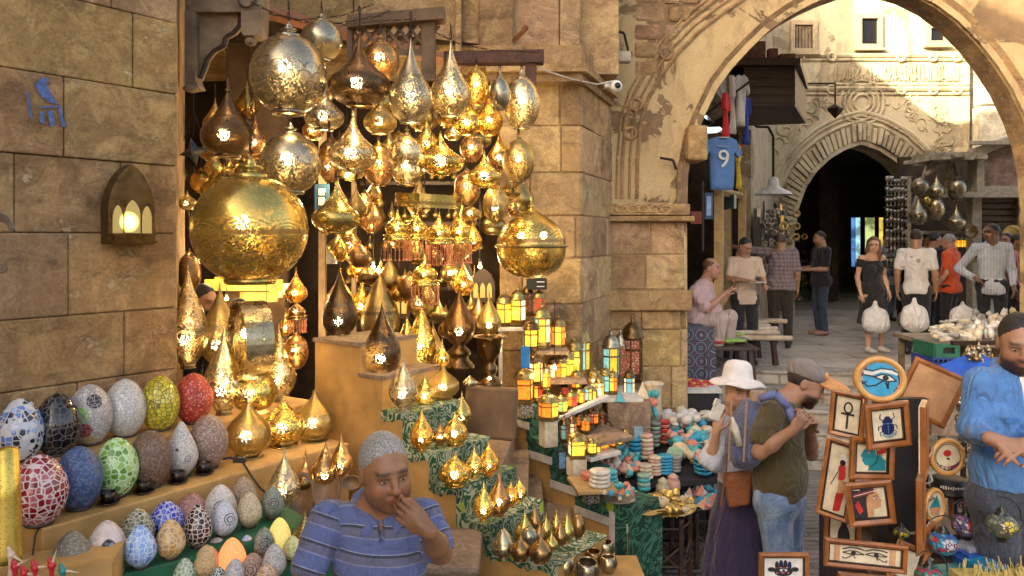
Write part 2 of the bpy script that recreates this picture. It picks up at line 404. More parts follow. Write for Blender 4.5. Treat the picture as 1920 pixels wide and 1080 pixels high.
def m_cloth(name, c, c2=None, kind='plain', rough=.85, sc=1.0, fold=.35):
 n = N(name); c2 = c2 or tuple(x*.8 for x in c)
 col = n.mix(n.mr(n.noise(16, 5), .35, .65), c, tuple(x*.85 for x in c))
 if kind == 'stripe':      # needs attribute st
  s_ = n.attr('st', 'Fac'); f = n.math('FRACT', n.math('MULTIPLY', s_, 1/.092))
  col = n.ramp(f, [(0, c), (.40, c), (.44, (.22, .24, .38)), (.47, (.085, .088, .15)), (.76, (.085, .088, .15)), (.765, (.008, .01, .025)), (.86, (.008, .01, .025)), (.865, (.42, .45, .55)), (.90, c)], 'LINEAR')
  th = n.n('TexWave', wave_type='BANDS', bands_direction='X', i_Scale=60); n.t.links.new(n.tc.outputs['Object'], th.inputs['Vector'])
  col = n.mix(n.math('MULTIPLY', th.outputs['Fac'], .15), col, (.5, .5, .7))
 if kind == 'plaid':
  sx = n.n('SeparateXYZ'); n.t.links.new(n.tc.outputs['Object'], sx.inputs[0])
  gx = n.math('FRACT', n.math('MULTIPLY', n.math('ADD', sx.outputs[0], sx.outputs[1]), 17)); gz = n.math('FRACT', n.math('MULTIPLY', sx.outputs[2], 17))
  lx = n.math('GREATER_THAN', gx, .72); lz = n.math('GREATER_THAN', gz, .72)
  col = n.mix(n.math('MULTIPLY', n.math('ADD', lx, lz), .5), col, c2)
 if kind == 'vstripe':
  sx = n.n('SeparateXYZ'); n.t.links.new(n.tc.outputs['Object'], sx.inputs[0])
  g = n.math('GREATER_THAN', n.math('FRACT', n.math('MULTIPLY', sx.outputs[0], 26*sc)), .6); col = n.mix(n.math('MULTIPLY', g, .6), col, c2)
 if kind == 'denim':
  col = n.mix(n.mr(n.noise(6, 6, .7), .42, .66, 0, .8), col, c2)
  w_ = n.noise(260, 2); col = n.mix(n.mr(w_, .4, .6, 0, .07), col, (.7, .75, .85))
 if kind == 'weave':
  b_ = n.n('TexBrick', i_Scale=38, i_Color1=c, i_Color2=c2, i_Mortar=tuple(x*.25 for x in c)); n.t.links.new(n.map(rot=(R(90), 0, .25)), b_.inputs['Vector']); col = b_.outputs['Color']
  n.p(Base_Color=col, Roughness=.6); n.bump(b_.outputs['Fac'], -.8, .006); return n.m
 col = n.mix(1, col, n.attr('tint'), 'MULTIPLY')
 n.p(Base_Color=col, Roughness=rough, Sheen_Weight=.15)
 f1 = n.noise(5.5*sc, 3, .5, vec=n.map((1, 1, .55), (.3, .5, 0)), dist=1.6)
 fl_ = n.math('ABSOLUTE', n.math('SUBTRACT', f1, .5)); h = n.math('ADD', n.math('MULTIPLY', n.mr(fl_, 0, .12), fold*3), n.math('MULTIPLY', n.noise(300, 2), .03))
 n.bump(h, .5, .02); return n.m
# ---- head, hand and body pieces (all in the figure's own coordinates, looking along -Y)
def head_prims(c, s=1.0, R3=None, beard=0, ears=True, female=False, fat=0):
 """c = centre of the cranium"""
 c = np.array(c, float); R3 = np.eye(3) if R3 is None else np.array(R3, float)
 def q(p): return c+R3 @ (np.array(p, float)*s)
 def E(p, r, k, **kw): return ell(q(p), np.array(r)*s, k*s, R3, **kw)
 def C(a, b, r1, r2, k, **kw): return cap(q(a), q(b), r1*s, r2*s, k*s, **kw)
 jw = .052 if female else .058+fat*.012
 L = [E((0, .012, .012), (.075, .093, .092), .02), E((0, -.03, -.03), (.066, .066, .085), .03),
         E((0, -.038, -.085), (jw, .052, .046), .03), E((0, -.066, -.118), (.026, .022, .020), .025),
         E((-.045, -.03, -.075), (.024, .05, .04), .02), E((.045, -.03, -.075), (.024, .05, .04), .02),
         C((-.038, -.084, .006), (.038, -.084, .006), .013, .013, .02),
         E((-.038, -.068, -.045), (.026, .022, .024), .02), E((.038, -.068, -.045), (.026, .022, .024), .02),
         cut(E((-.031, -.100, -.014), (.019, .018, .013), .014)), cut(E((.031, -.100, -.014), (.019, .018, .013), .014)),
         E((-.031, -.078, -.013), (.0165, .0145, .0125), .004, t=3), E((.031, -.078, -.013), (.0165, .0145, .0125), .004, t=3),
         C((-.046, -.088, -.004), (-.018, -.093, -.0035), .0048, .0048, .004), C((.046, -.088, -.004), (.018, -.093, -.0035), .0048, .0048, .004),
         C((0, -.092, -.004), (0, -.113, -.042), .008, .012, .012), E((0, -.113, -.045), (.013, .012, .010), .008),
         E((-.013, -.102, -.048), (.009, .011, .008), .006), E((.013, -.102, -.048), (.009, .011, .008), .006),
         C((-.022, -.090, -.076), (.022, -.090, -.076), .006, .006, .008, t=2), E((0, -.098, -.073), (.014, .008, .006), .006, t=2),
         E((0, -.096, -.084), (.017, .009, .0065), .006, t=2),
         cut(C((-.021, -.106, -.0785), (.021, -.106, -.0785), .0028, .0028, .003)),
         C((0, .02, -.08), (0, .035, -.17), .055-.010*female, .055-.008*female, .03)]
 if ears:
  for sx in (-1, 1): L += [E((sx*.077, .012, -.022), (.010, .019, .032), .006), cut(E((sx*.088, .006, -.020), (.007, .009, .016), .004))]
 return L
def head_tint(c, s, R3, stub=0, lips=(.95, .55, .5), brow=(.18, .14, .12)):
 c = np.array(c, float); R3 = np.eye(3) if R3 is None else np.array(R3, float)
 def f(V, T):
  L = (V-c) @ R3/s; out = np.ones((len(V), 3), np.float32)
  rc = gauss(L, (-.045, -.07, -.045), (.03, .04, .03))+gauss(L, (.045, -.07, -.045), (.03, .04, .03))+gauss(L, (0, -.115, -.045), (.02, .02, .02))
  out *= 1-rc[:, None]*np.array([0, .16, .18])
  for sx in (-1, 1):
   b = gauss(L, (sx*.034, -.092, .012), (.026, .03, .0058)); out *= 1-np.clip(b*1.5, 0, 1)[:, None]*(1-np.array(brow))
   e = gauss(L, (sx*.031, -.092, -.0045), (.019, .02, .0036)); out *= 1-np.clip(e*1.2, 0, 1)[:, None]*.72
   e = gauss(L, (sx*.031, -.090, -.026), (.02, .02, .008)); out *= 1-e[:, None]*.22
  lp = gauss(L, (0, -.098, -.079), (.022, .02, .0075)); out *= 1-np.clip(lp*1.3, 0, 1)[:, None]*(1-np.array(lips))
  ml = gauss(L, (0, -.100, -.0785), (.022, .02, .002)); out *= 1-ml[:, None]*.6
  if stub:
   m = np.clip((-.052-L[:, 2])/.02, 0, 1)*np.clip((.0-L[:, 1])/.03, 0, 1)*np.clip((L[:, 2]+.16)/.03, 0, 1)
   m = np.maximum(m, gauss(L, (0, -.10, -.066), (.028, .02, .008)))*(1-np.clip(lp*1.6, 0, 1))
   out *= 1-np.clip(m*stub, 0, 1)[:, None]*np.array([.92, .94, .95])
  return out
 return f
def eyes(parent, c, s, R3, look=(0, 0), iris=(.06, .03, .015)):
 c = np.array(c, float); R3 = np.eye(3) if R3 is None else np.array(R3, float)
 wm_ = mat('eye_white', m_plain, (.40, .34, .30), .25, bump=0); im = mat('iris%.2f' % iris[0], m_plain, iris, .15, bump=0)
 for sx in (-1, 1):
  b = MB(); p = c+R3 @ (np.array((sx*.031, -.0785, -.0135))*s); b.ball(p, .0155*s, 14, 0, (1, .95, .8))
  d = R3 @ np.array((look[0], -1, look[1])); d = d/np.linalg.norm(d); b.ball(p+d*.0088*s, .0074*s, 10, 1)
  b.build('eye', [wm_, im], parent)
def hand_prims(wrist, dirv, palm, side=1, curl=(.3, .3, .35, .4), s=1.0, spread=.10, thumb=.6, tilt=0, tf=0):
 """dirv wrist->knuckles, palm = palm normal, thumb leaves towards side*(dir x palm)"""
 w_ = Vector(wrist); d = Vector(dirv).normalized(); p = Vector(palm); p = (p-d*p.dot(d)).normalized(); t = d.cross(p).normalized()*side
 L = [ell(w_+d*.045*s, np.array((.042, .050, .016))*s, .012*s, np.array([list(t), list(d), list(p)]).T),
         cap(w_-d*.02*s, w_+d*.03*s, .025*s, .025*s, .015*s)]
 ln = [(.040, .025, .020), (.045, .029, .021), (.042, .027, .021), (.033, .020, .018)]
 for i in range(4):
  o = (1.5-i)*.0205*s; b = w_+d*(.086-abs(i-1.2)*.004)*s+t*o; a = (1.5-i)*spread; dd = (d*math.cos(a)+t*math.sin(a)); cu = curl[i]; ang = 0
  for j, l in enumerate(ln[i]):
   ang += cu*(1.0 if j else .8); v = dd*math.cos(ang)+p*math.sin(ang); e = b+v*l*s
   r = (.0098-.0012*j-(.001 if i == 3 else 0))*s; L.append(cap(b, e, r, r*.9, .004*s)); b = e
 b = w_+d*.022*s+t*.026*s; v = (d*(.95 if tf else .62)+t*(.35 if tf else .78)+p*.25*thumb).normalized()
 for j, l in enumerate((.040, .032, .026)):
  e = b+v*l*s; L.append(cap(b, e, (.0135-.0018*j)*s, (.0115-.0015*j)*s, .006*s)); b = e; v = (v*.8+d*.35+p*.35*thumb-t*.15).normalized()
 return L
def hair_short(name, c, s, R3, m, parent, top=0, bald=False, recede=0, long=0, vox=.006, tuft=.0013):
 c = np.array(c, float); R3 = np.eye(3) if R3 is None else np.array(R3, float)
 def q(p): return c+R3 @ (np.array(p, float)*s)
 L = [ell(q((0, .017, .017)), np.array((.0785, .0955, .0935))*s, .01, R3)]
 if long:
  for sx in (-1, 1):
   L += [cap(q((sx*.06, .03, .02)), q((sx*.085, .02, -.14)), .04*s, .035*s, .03), cap(q((sx*.085, .02, -.14)), q((sx*.075, -.02, -.14-long)), .04*s, .018*s, .03)]
  L += [cap(q((0, .07, 0)), q((0, .085, -.1-long)), .06*s, .04*s, .04)]
  L += [cut(ell(q((0, -.115, -.06)), np.array((.066, .085, .115))*s, .01, R3))]
 else:
  L += [cut(ell(q((0, -.135, -.065)), np.array((.098, .125, .115))*s, .015, R3)), cut(ell(q((0, -.02, -.165)), np.array((.12, .13, .125))*s, .01, R3)),
              cut(ell(q((0, -.13+recede, .03)), np.array((.062, .075, .075))*s, .015, R3))]
  for sx in (-1, 1): L.append(cut(ell(q((sx*.088, .0, -.035)), np.array((.02, .028, .035))*s, .005, R3)))
  if bald: L.append(cut(ell(q((0, -.01, .115)), np.array((.075, .10, .075))*s, .01, R3)))
 def disp(X, Y, Z): return tuft*(np.sin(X*230+Z*90)*np.sin(Y*210-Z*60)+.5*np.sin(Z*310+X*140))
 return sdf_obj('hair', L, vox, m, parent, disp=disp, smooth=1)
# ================================================================ SETTING
M_sand = mat('sandstone_blocks', m_stone, (.35, .215, .10), (.235, .14, .062), (.42, .275, .135), 1.0, patches=.8)
M_sand2 = mat('golden_stone', m_stone, (.40, .26, .12), (.28, .175, .08), (.49, .335, .16), 1.1, patches=.7)
M_grey = mat('grey_stone', m_stone, (.33, .285, .22), (.24, .20, .15), (.42, .37, .29), 1.0, light=(.55, .5, .4), patches=.4)
M_tread = mat('worn_step_stone', m_stone, (.27, .185, .12), (.19, .13, .085), (.33, .24, .16), 1.6, tint=False, patches=.3, rough=.75)
M_plast = mat('peeling_plaster', m_plaster, (.43, .305, .145), (.25, .16, .08), (.53, .395, .20), 1.0, .53)
M_far = mat('far_wall_stone', m_plaster, (.50, .42, .27), (.44, .36, .23), (.60, .52, .34), .6, .55)
M_farbeige = mat('far_beige_plaster', m_plaster, (.50, .41, .27), (.36, .28, .18), (.6, .5, .34), .8, .55)
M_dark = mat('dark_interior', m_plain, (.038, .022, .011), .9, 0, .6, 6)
M_wood = mat('old_wood', m_plain, (.14, .085, .045), .75, 0, .5, 5, .4, 40)
M_woodgrey = mat('grey_wood', m_plain, (.22, .16, .10), .8, 0, .45, 7, .4, 60)
M_darkwood = mat('dark_wood', m_plain, (.045, .022, .012), .5, 0, .4, 9, .2, 60)
M_ochre = mat('ochre_paint', m_plain, (.50, .29, .09), .62, 0, .28, 5, .15, 30)
M_iron = mat('rusty_iron', m_plain, (.05, .03, .02), .6, .7)
M_black = mat('black', m_plain, (.012, .011, .011), .5)
M_white = mat('white_paint', m_plain, (.72, .70, .66), .5)
def m_paving(name, sc, a, b, mortar, w=.5, h=.25):
 n = N(name); br = n.n('TexBrick', i_Scale=sc, i_Color1=a, i_Color2=b, i_Mortar=mortar); br.inputs['Mortar Size'].default_value = .018; br.inputs['Mortar Smooth'].default_value = .5
 br.inputs['Brick Width'].default_value = w; br.inputs['Row Height'].default_value = h; br.inputs['Bias'].default_value = 0
 q = n.n('Mix', data_type='VECTOR'); dn = n.n('TexNoise', i_Scale=2.2, i_Detail=3); q.inputs[0].default_value = .06
 n.t.links.new(n.tc.outputs['Object'], q.inputs[4]); n.t.links.new(n.tc.outputs['Object'], dn.inputs[0]); n.t.links.new(dn.outputs['Color'], q.inputs[5]); n.t.links.new(q.outputs[1], br.inputs['Vector'])
 col = n.mix(n.mr(n.noise(1.3, 7, .7), .38, .66), br.outputs['Color'], tuple(x*1.35 for x in a)); col = n.mix(n.mr(n.noise(9, 7, .7), .5, .75, 0, .6), col, tuple(x*.55 for x in a))
 n.p(Base_Color=col, Roughness=n.mr(n.noise(6), .3, .7, .45, .8))
 n.bump(n.math('ADD', n.math('MULTIPLY', br.outputs['Fac'], -1.2), n.math('MULTIPLY', n.noise(26, 6, .7), .7)), .6, .015); return n.m
M_cobble = mat('grey_brick_paving', m_paving, 1.0, (.19, .165, .14), (.11, .094, .08), (.03, .026, .022), .42, .085)
M_flag = mat('limestone_flags', m_paving, 1.0, (.42, .38, .32), (.30, .265, .22), (.10, .085, .065), .9, .45)
b = MB(); b.quad((-40, -20, 0), (60, -20, 0), (60, 80, 0), (-40, 80, 0)); tag(b.build('ground', M_cobble), kind='structure')
def lineY(u, A, B):
 k = (u-UC)/F; dx, dy = B[0]-A[0], B[1]-A[1]   # x = A0 + t dx ; y = A1 + t dy ; x = k y
 t = (k*A[1]-A[0])/(dx-k*dy); return A[1]+t*dy, t
def lineP(u, A, B):
 Y, t = lineY(u, A, B); return Vector((PX(u, Y), Y, 0))
def blocks(b, A, B, zs, joints, depth=.3, gap=.006, amp=.008, mi=0, tv=.16, seed=1, bev=.012, warm=0):
 rr = random.Random(seed); A = Vector((A[0], A[1], 0)); B = Vector((B[0], B[1], 0)); d = (B-A); L = d.length; d.normalize()
 nrm = Vector((d.y, -d.x, 0))
 ang = math.atan2(d.y, d.x)
 for i in range(len(zs)-1):
  js = joints(i, L, rr) if callable(joints) else joints[i]
  js = [0]+[j for j in js if .03 < j < L-.03]+[L]
  for j in range(len(js)-1):
   w_ = js[j+1]-js[j]; h = zs[i+1]-zs[i]; o = rr.uniform(-amp, amp)
   c = A+d*(js[j]+w_/2)+nrm*(o-depth/2); t = 1-tv+rr.random()*tv*1.6; tt = (t, t*rr.uniform(.93, 1.05), t*rr.uniform(.82, 1.12))
   b.box((c.x, c.y, zs[i]+h/2), (w_-gap, depth, h-gap), mi, ang, bev=bev, col=tt)
 return b
def randj(lo, hi):
 def f(i, L, rr):
  o = []; x = rr.uniform(.1, hi)
  while x < L: o.append(x); x += rr.uniform(lo, hi)
  return o
 return f
WA, WB = (-3.87, 1.5), (-1.84, 4.4); WL = math.dist(WA, WB)
def ws(u): return (lineY(u, WA, WB)[1])*WL
zs = [0, .33, .66, .98, 1.30, 1.696, 2.03, 2.435, 2.805, 3.198, 3.59, 3.98, 4.4, 4.8]
jj = {4: [ws(-260), ws(145)], 5: [ws(-60), ws(233)], 6: [ws(-200), ws(128)], 7: [ws(28), ws(228)], 8: [ws(-180), ws(120)], 9: [ws(-60), ws(250)]}
wl = empty('stone_building', (WB[0], WB[1], 0)); tag(wl, 'large building of brown sandstone blocks on the left, wall lamp and egg lamps in front', 'building')
b = blocks(MB(), WA, WB, zs, lambda i, L, rr: jj.get(i, [rr.uniform(.2, 1), rr.uniform(1.3, 2), rr.uniform(2.4, 3.2)]), .3, .004, .005, seed=4, bev=.008, tv=.14)
o = b.build('wall', M_sand); recenter(o, wl.location); o.parent = wl; o.location = (0, 0, 0)
b = MB(); b.slab([(WA[0]-.02, WA[1]+.02), (WB[0]-.03, WB[1]+.012), (WB[0]-.45, WB[1]+1.2), (-3.6, 7.6), (-9, 7.6), (-9, -16), (-5.6, -16), (-5.6, -1)], 0, 9.2)  # unseen rest of the building, its reach and height shaped to shade the court
o = b.build('wall_core', M_sand); recenter(o, wl.location); o.parent = wl; o.location = (0, 0, 0)
def on_wall(u, v, off=.012):
 Y, t = lineY(u, WA, WB); p = P(u, v, Y); d = Vector((WB[0]-WA[0], WB[1]-WA[1], 0)).normalized(); return p+Vector((d.y, -d.x, 0))*off
M_blue = mat('blue_paint', m_plain, (.09, .15, .36), .8, var=.5, scale=60)
b = MB()
for st in ([(62, 160), (74, 146), (90, 148), (84, 158), (100, 190), (110, 194), (92, 194), (72, 180)], [(46, 172), (51, 174), (58, 222), (52, 222)], [(70, 200), (112, 198), (112, 202), (70, 204)],
           [(84, 208), (96, 208), (100, 236), (92, 238)], [(106, 205), (112, 204), (120, 238), (113, 238)], [(70, 208), (77, 210), (80, 232), (72, 230)]):
 V = [on_wall(u, v, .016) for u, v in st]; b.add(V, [tuple(range(len(V)))], 0)
o = b.build('painted_mark', M_blue); o.parent = wl; o.data.transform(Matrix.Translation(-wl.location))
GY = 7.6
def gp(u, v, Y=GY): q = P(u, v, Y); return (q.x, q.z)
inner = [(1290, 1010), (1288, 430), (1290, 330), (1300, 270), (1322, 215), (1345, 168), (1372, 134), (1405, 103), (1440, 75), (1480, 49), (1520, 28), (1560, 11), (1600, -2), (1640, -4), (1680, 8), (1720, 28), (1760, 58), (1795, 93), (1828, 135), (1856, 178), (1880, 228), (1897, 275), (1908, 330), (1912, 420), (1912, 1010)]
gate = empty('stone_gateway', (PX(1290, GY), GY, 0)); tag(gate, 'tall plastered stone gate wall pierced by the great pointed arch', 'gateway')
gl = gate.location
GT = .36
ip = [(PX(u, GY+(GT if u > 1600 else 0)), P(u, v, GY+GT*max(0, min(1, (u-1330)/120))).z) for u, v in inner]
pts = [(.9, 0)]+[(x, max(z, 0)) for x, z in ip]+[(14, 0), (14, 9.2), (.9, 9.2)]
b = MB(); b.prism(pts, GT, Matrix.Translation((0, GY, 0)))
o = b.build('wall', M_plast); recenter(o, gl); o.parent = gate; o.location = (0, 0, 0)
b = MB(); b.box((-1.6, GY+.36, 6.4), (5.0, .6, 5.6)); b.box((-13, GY+.36, 6.75), (20.2, .6, 13.5)); o = b.build('upper_wall', M_sand2); recenter(o, gl); o.parent = gate; o.location = (0, 0, 0)  # unseen masses; the taller left one is added to edge the sunlit patch
b = MB()
for i in range(1, len(inner)-3):
 (x0, z0), (x1, z1) = ip[i], ip[i+1]
 cx, cz = gp(1600, 470)
 def off(x, z, k):
  d = Vector((x-cx, z-cz)); d.normalize(); return x+d.x*k, z+d.y*k
 a0, a1, c0, c1 = off(x0, z0, -.01), off(x1, z1, -.01), off(x0, z0, .115), off(x1, z1, .115)
 n2 = 1
 b.add([(a0[0], GY+.05, a0[1]), (a1[0], GY+.05, a1[1]), (c1[0], GY-.035, c1[1]), (c0[0], GY-.035, c0[1]), (a0[0], GY+GT-.01, a0[1]), (a1[0], GY+GT-.01, a1[1]), (c1[0], GY+.02, c1[1]), (c0[0], GY+.02, c0[1])],
          [(0, 3, 2, 1), (0, 1, 5, 4), (2, 3, 7, 6)], 0, False, None, (rnd.uniform(.75, 1.0),)*3)
o = b.build('arch_rim', M_sand); recenter(o, gl); o.parent = gate; o.location = (0, 0, 0)
band = [(1172, 372), (1173, 300), (1180, 222), (1196, 175), (1222, 128), (1255, 84), (1298, 40), (1345, 4), (1395, -28), (1460, -56)]
b = MB()
for k, rr_ in ((-22, .02), (-8, .014), (6, .02), (16, .012)):
 q = []
 for i, (u, v) in enumerate(band):
  a = band[max(i-1, 0)]; c = band[min(i+1, len(band)-1)]; d = Vector((c[0]-a[0], c[1]-a[1])).normalized(); q.append(P(u-d.y*k*-1, v+d.x*k*-1, GY-.006))
 b.tube(q, rr_, 6, col=(.9, .86, .8))
for (u, v) in ((1192, 196), (1250, 100), (1182, 250)): b.torus(P(u, v, GY-.01), .055, .016, 16, 6, mat=Matrix.Rotation(R(90), 4, 'X'))
o = b.build('carved_moulding', M_sand); recenter(o, gl); o.parent = gate; o.location = (0, 0, 0)
b = blocks(MB(), (.93, GY-.02), (PX(1287, GY), GY-.02), [0, .42, .80, 1.20, 1.55, 1.73], randj(.35, .6), .3, .008, .008, seed=11, tv=.36)
blocks(b, (.93, GY-.02), (PX(1283, GY), GY-.02), [1.93, 2.26, 2.57], randj(.3, .6), .3, .008, .006, seed=12, tv=.36)
b.box(((.91+PX(1290, GY))/2, GY+.05, 1.83), (PX(1290, GY)-.87, .3, .19), bev=.015, col=(.85, .8, .75))
b.box(((.9+PX(1294, GY))/2, GY+.06, 2.60), (PX(1294, GY)-.86, .34, .05), bev=.01, col=(.9, .86, .8)); b.box(((.9+PX(1290, GY))/2, GY+.05, 2.685), (PX(1290, GY)-.9, .3, .11), bev=.012, col=(.8, .75, .7))
for q in range(5):
 b.torus(P(1165+q*21, 392, GY-.105), .045, .012, 14, 5, mat=Matrix.Rotation(R(90), 4, 'X') @ Matrix.Diagonal((1.2, .7, 1, 1)))
b.tube([P(1148, 383, GY-.1), P(1262, 383, GY-.1)], .011); b.tube([P(1148, 401, GY-.1), P(1262, 401, GY-.1)], .011)
bc = MB(); bc.box(P(1300, 272, GY+.05), (.19, .4, .33), bev=.03, col=(.95, .9, .8)); o = bc.build('corbel', M_sand2); recenter(o, gl); o.parent = gate; o.location = (0, 0, 0)
o = b.build('pier', M_sand2); recenter(o, gl); o.parent = gate; o.location = (0, 0, 0)
b = blocks(MB(), (PX(1188, GY), GY-.012), (PX(1330, GY), GY-.012), [z for z in np.arange(3.95, 5.1, .17)], lambda i, L, rr: [j for j in (.22+rr.random()*.1, .45) if j < L-.14*max(0, 3-i)], .2, .02, .015, seed=3, tv=.3, bev=.03)
b.v = [(min(x, PX(1200+max(0, (4.75-z))*-0+(z-3.75)*118, GY)), y, z) for x, y, z in b.v]
o = b.build('rubble_courses', M_sand); recenter(o, gl); o.parent = gate; o.location = (0, 0, 0)
b = MB(); b.tube([P(1152, 0, 7.45), P(1151, 60, 7.45), P(1158, 105, 7.45)], .012, col=(.5, .45, .4)); b.tube([P(1137, 0, 7.45), P(1135, 50, 7.42), P(1148, 55, 7.4), P(1170, 62, 7.4), P(1178, 95, 7.4)], .012)
b.tube([P(1238, 296, 7.5), P(1262, 300, 7.45), P(1268, 318, 7.45)], .014)
o = b.build('wires', M_iron); recenter(o, gl); o.parent = gate; o.location = (0, 0, 0)
SY = 6.5
sh = empty('shop_building', (0, SY, 0)); tag(sh, 'golden stone shop front with a ledge and deep dark opening full of lamps', 'building')
x0, x1 = PX(936, SY), PX(1090, SY)
b = MB(); zz = [0, .37, .75, 1.12, 1.5, 1.88, 2.25, 2.6, 2.95, 3.33, 3.72]
blocks(b, (x0, SY), (x1, SY), zz, randj(.3, .55), .5, .008, .008, seed=21, tv=.36)
blocks(b, (x1, SY), (.955, 7.62), zz, randj(.5, .9), .3, .008, .006, seed=22, tv=.36)
b.slab([(x0+.02, SY+.02), (x1-.01, SY+.02), (.94, 7.6), (x0+.02, 7.6)], 0, 3.72)
b.slab([(x0-.1, SY-.2), (x1+.02, SY-.2), (1.0, 7.5), (x0-.1, 7.6)], 3.73, 3.79, col=(1.15, 1.1, 1.0)); b.slab([(x0-.2, SY-.14), (x1-.01, SY-.14), (.96, 7.55), (x0-.2, 7.6)], 3.793, 3.95, col=(.85, .8, .75)); b.slab([(x0-.1, SY-.14), (x1-.01, SY-.14), (.96, 7.55), (x0-.1, 7.6)], 3.66, 3.728, col=(.8, .75, .7))
o = b.build('pier', M_sand2, sh); recenter(o, sh.location); o.parent = sh; o.location = (0, 0, 0)
b = MB(); blocks(b, (-3.4, SY+.05), (x1, SY+.05), [3.955, 4.5, 5.1, 5.7, 6.4], randj(.6, 1.1), .4, .006, .01, seed=23, tv=.12); b.box((-1.2, SY+.4, 4.9), (4.2, .3, 2.2))
b.box(P(930, 40, SY-.02), (.28, .12, .7), bev=.02, col=(.75, .7, .66)); b.box(P(860, 40, SY-.02), (.05, .1, .9), bev=.01)
o = b.build('upper_wall', M_sand2, sh); recenter(o, sh.location); o.parent = sh; o.location = (0, 0, 0)
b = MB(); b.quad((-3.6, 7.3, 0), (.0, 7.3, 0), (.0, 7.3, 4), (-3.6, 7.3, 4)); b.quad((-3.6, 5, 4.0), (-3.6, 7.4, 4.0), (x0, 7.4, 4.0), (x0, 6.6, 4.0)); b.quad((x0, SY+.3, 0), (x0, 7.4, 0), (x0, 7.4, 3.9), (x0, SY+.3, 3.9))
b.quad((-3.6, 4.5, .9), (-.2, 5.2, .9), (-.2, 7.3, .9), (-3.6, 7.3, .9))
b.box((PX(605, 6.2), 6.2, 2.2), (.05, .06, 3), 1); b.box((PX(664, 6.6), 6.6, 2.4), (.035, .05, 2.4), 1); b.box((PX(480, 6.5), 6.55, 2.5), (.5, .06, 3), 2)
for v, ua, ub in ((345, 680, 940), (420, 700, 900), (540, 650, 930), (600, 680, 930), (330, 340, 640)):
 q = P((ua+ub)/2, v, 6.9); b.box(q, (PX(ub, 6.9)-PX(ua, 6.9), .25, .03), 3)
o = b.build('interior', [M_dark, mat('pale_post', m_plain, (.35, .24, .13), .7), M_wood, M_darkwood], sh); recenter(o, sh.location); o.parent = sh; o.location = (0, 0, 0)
P1A, P1B = Vector((-1.209, 4.9, 0)), Vector((.208, 3.9, 0))
d1 = (P1B-P1A).normalized(); n1 = Vector((-d1.y, d1.x, 0))           # n1 points back
def par_pts(A, B, steps, zb=0):
 """steps (u0,u1,v of front edge) -> local (s, z) outline plus list of (s0,s1,z)"""
 out = []; L = (B-A).length
 for (u0, u1, v) in steps:
  Y0, t0 = lineY(u0, A, B); Y1, t1 = lineY(u1, A, B); Ym = (Y0+Y1)/2; out.append((t0*L, t1*L, EYE-(v-VH)/F*Ym))
 pts = [(out[0][0], zb)]
 for s0, s1, z in out: pts += [(s0, z), (s1, z)]
 pts.append((out[-1][1], zb)); return pts, out
st1 = [(590, 675, 645), (675, 718, 710), (718, 763, 776), (763, 812, 850), (812, 864, 913), (864, 916, 981), (916, 1044, 1046)]
st2 = [(945, 993, 762), (993, 1036, 826), (1036, 1082, 882), (1082, 1178, 938)]
pp1, S1 = par_pts(P1A, P1B, st1)
MX1 = Matrix.Translation(P1A) @ Matrix.Rotation(math.atan2(d1.y, d1.x), 4, 'Z')
b = MB(); b.prism(pp1, .5, MX1); o = b.build('stepped_parapet', M_ochre, bev=.006); recenter(o, P1A); tag(o, 'ochre painted stepped side wall of the stair, behind the man in the striped shirt', 'parapet')
for k in range(2):
 s0, s1, z = S1[k]; b = MB(); b.box(((s0+s1)/2, .245, z+.012), (s1-s0+.015, .51, .024), mat=MX1); o = b.build('brown_edge', M_tread); recenter(o, P1A); o.parent = bpy.data.objects['stepped_parapet']; o.location = (0, 0, 0)
P2A, P2B = Vector((0.0, 6.1, 0)), Vector((.745, 5.2, 0)); d2 = (P2B-P2A).normalized(); n2 = Vector((-d2.y, d2.x, 0))
P2A = lineP(945, P2A, P2B); d2 = (P2B-P2A).normalized()
pp2, S2 = par_pts(P2A, P2B, st2)
MX2 = Matrix.Translation(P2A) @ Matrix.Rotation(math.atan2(d2.y, d2.x), 4, 'Z')
b = MB(); b.prism(pp2, .32, MX2); o = b.build('stepped_display', M_ochre, bev=.006); recenter(o, P2A); tag(o, 'ochre stepped parapet edged with white tape, under the glass lanterns', 'parapet')
def m_runner(name, g, cream, psc):
 n = N(name); k = n.n('TexNoise', i_Scale=6*psc, i_Detail=1, i_Distortion=2.5); n.t.links.new(n.tc.outputs['Object'], k.inputs['Vector'])
 ln = n.math('SINE', n.math('MULTIPLY', k.outputs['Fac'], 34)); m = n.mr(ln, .05, .3)
 col = n.mix(m, g, cream)
 v = n.vor(5*psc, 'F1'); col = n.mix(n.mr(v, .16, .19, 1, 0), col, (.42, .50, .04))
 col = n.mix(n.mr(n.noise(3), .45, .6, 0, .5), col, tuple(x*.5 for x in g)); n.p(Base_Color=col, Roughness=.8); n.bump(n.noise(40), .3, .005); return n.m
M_run1 = mat('green_scroll_cloth', m_runner, (.015, .09, .035), (.46, .46, .32), 1.2); M_run2 = mat('malachite_cloth', m_runner, (.006, .05, .034), (.06, .20, .13), .9)
M_tape = mat('white_tape', m_plain, (.62, .58, .52), .5, var=.2)
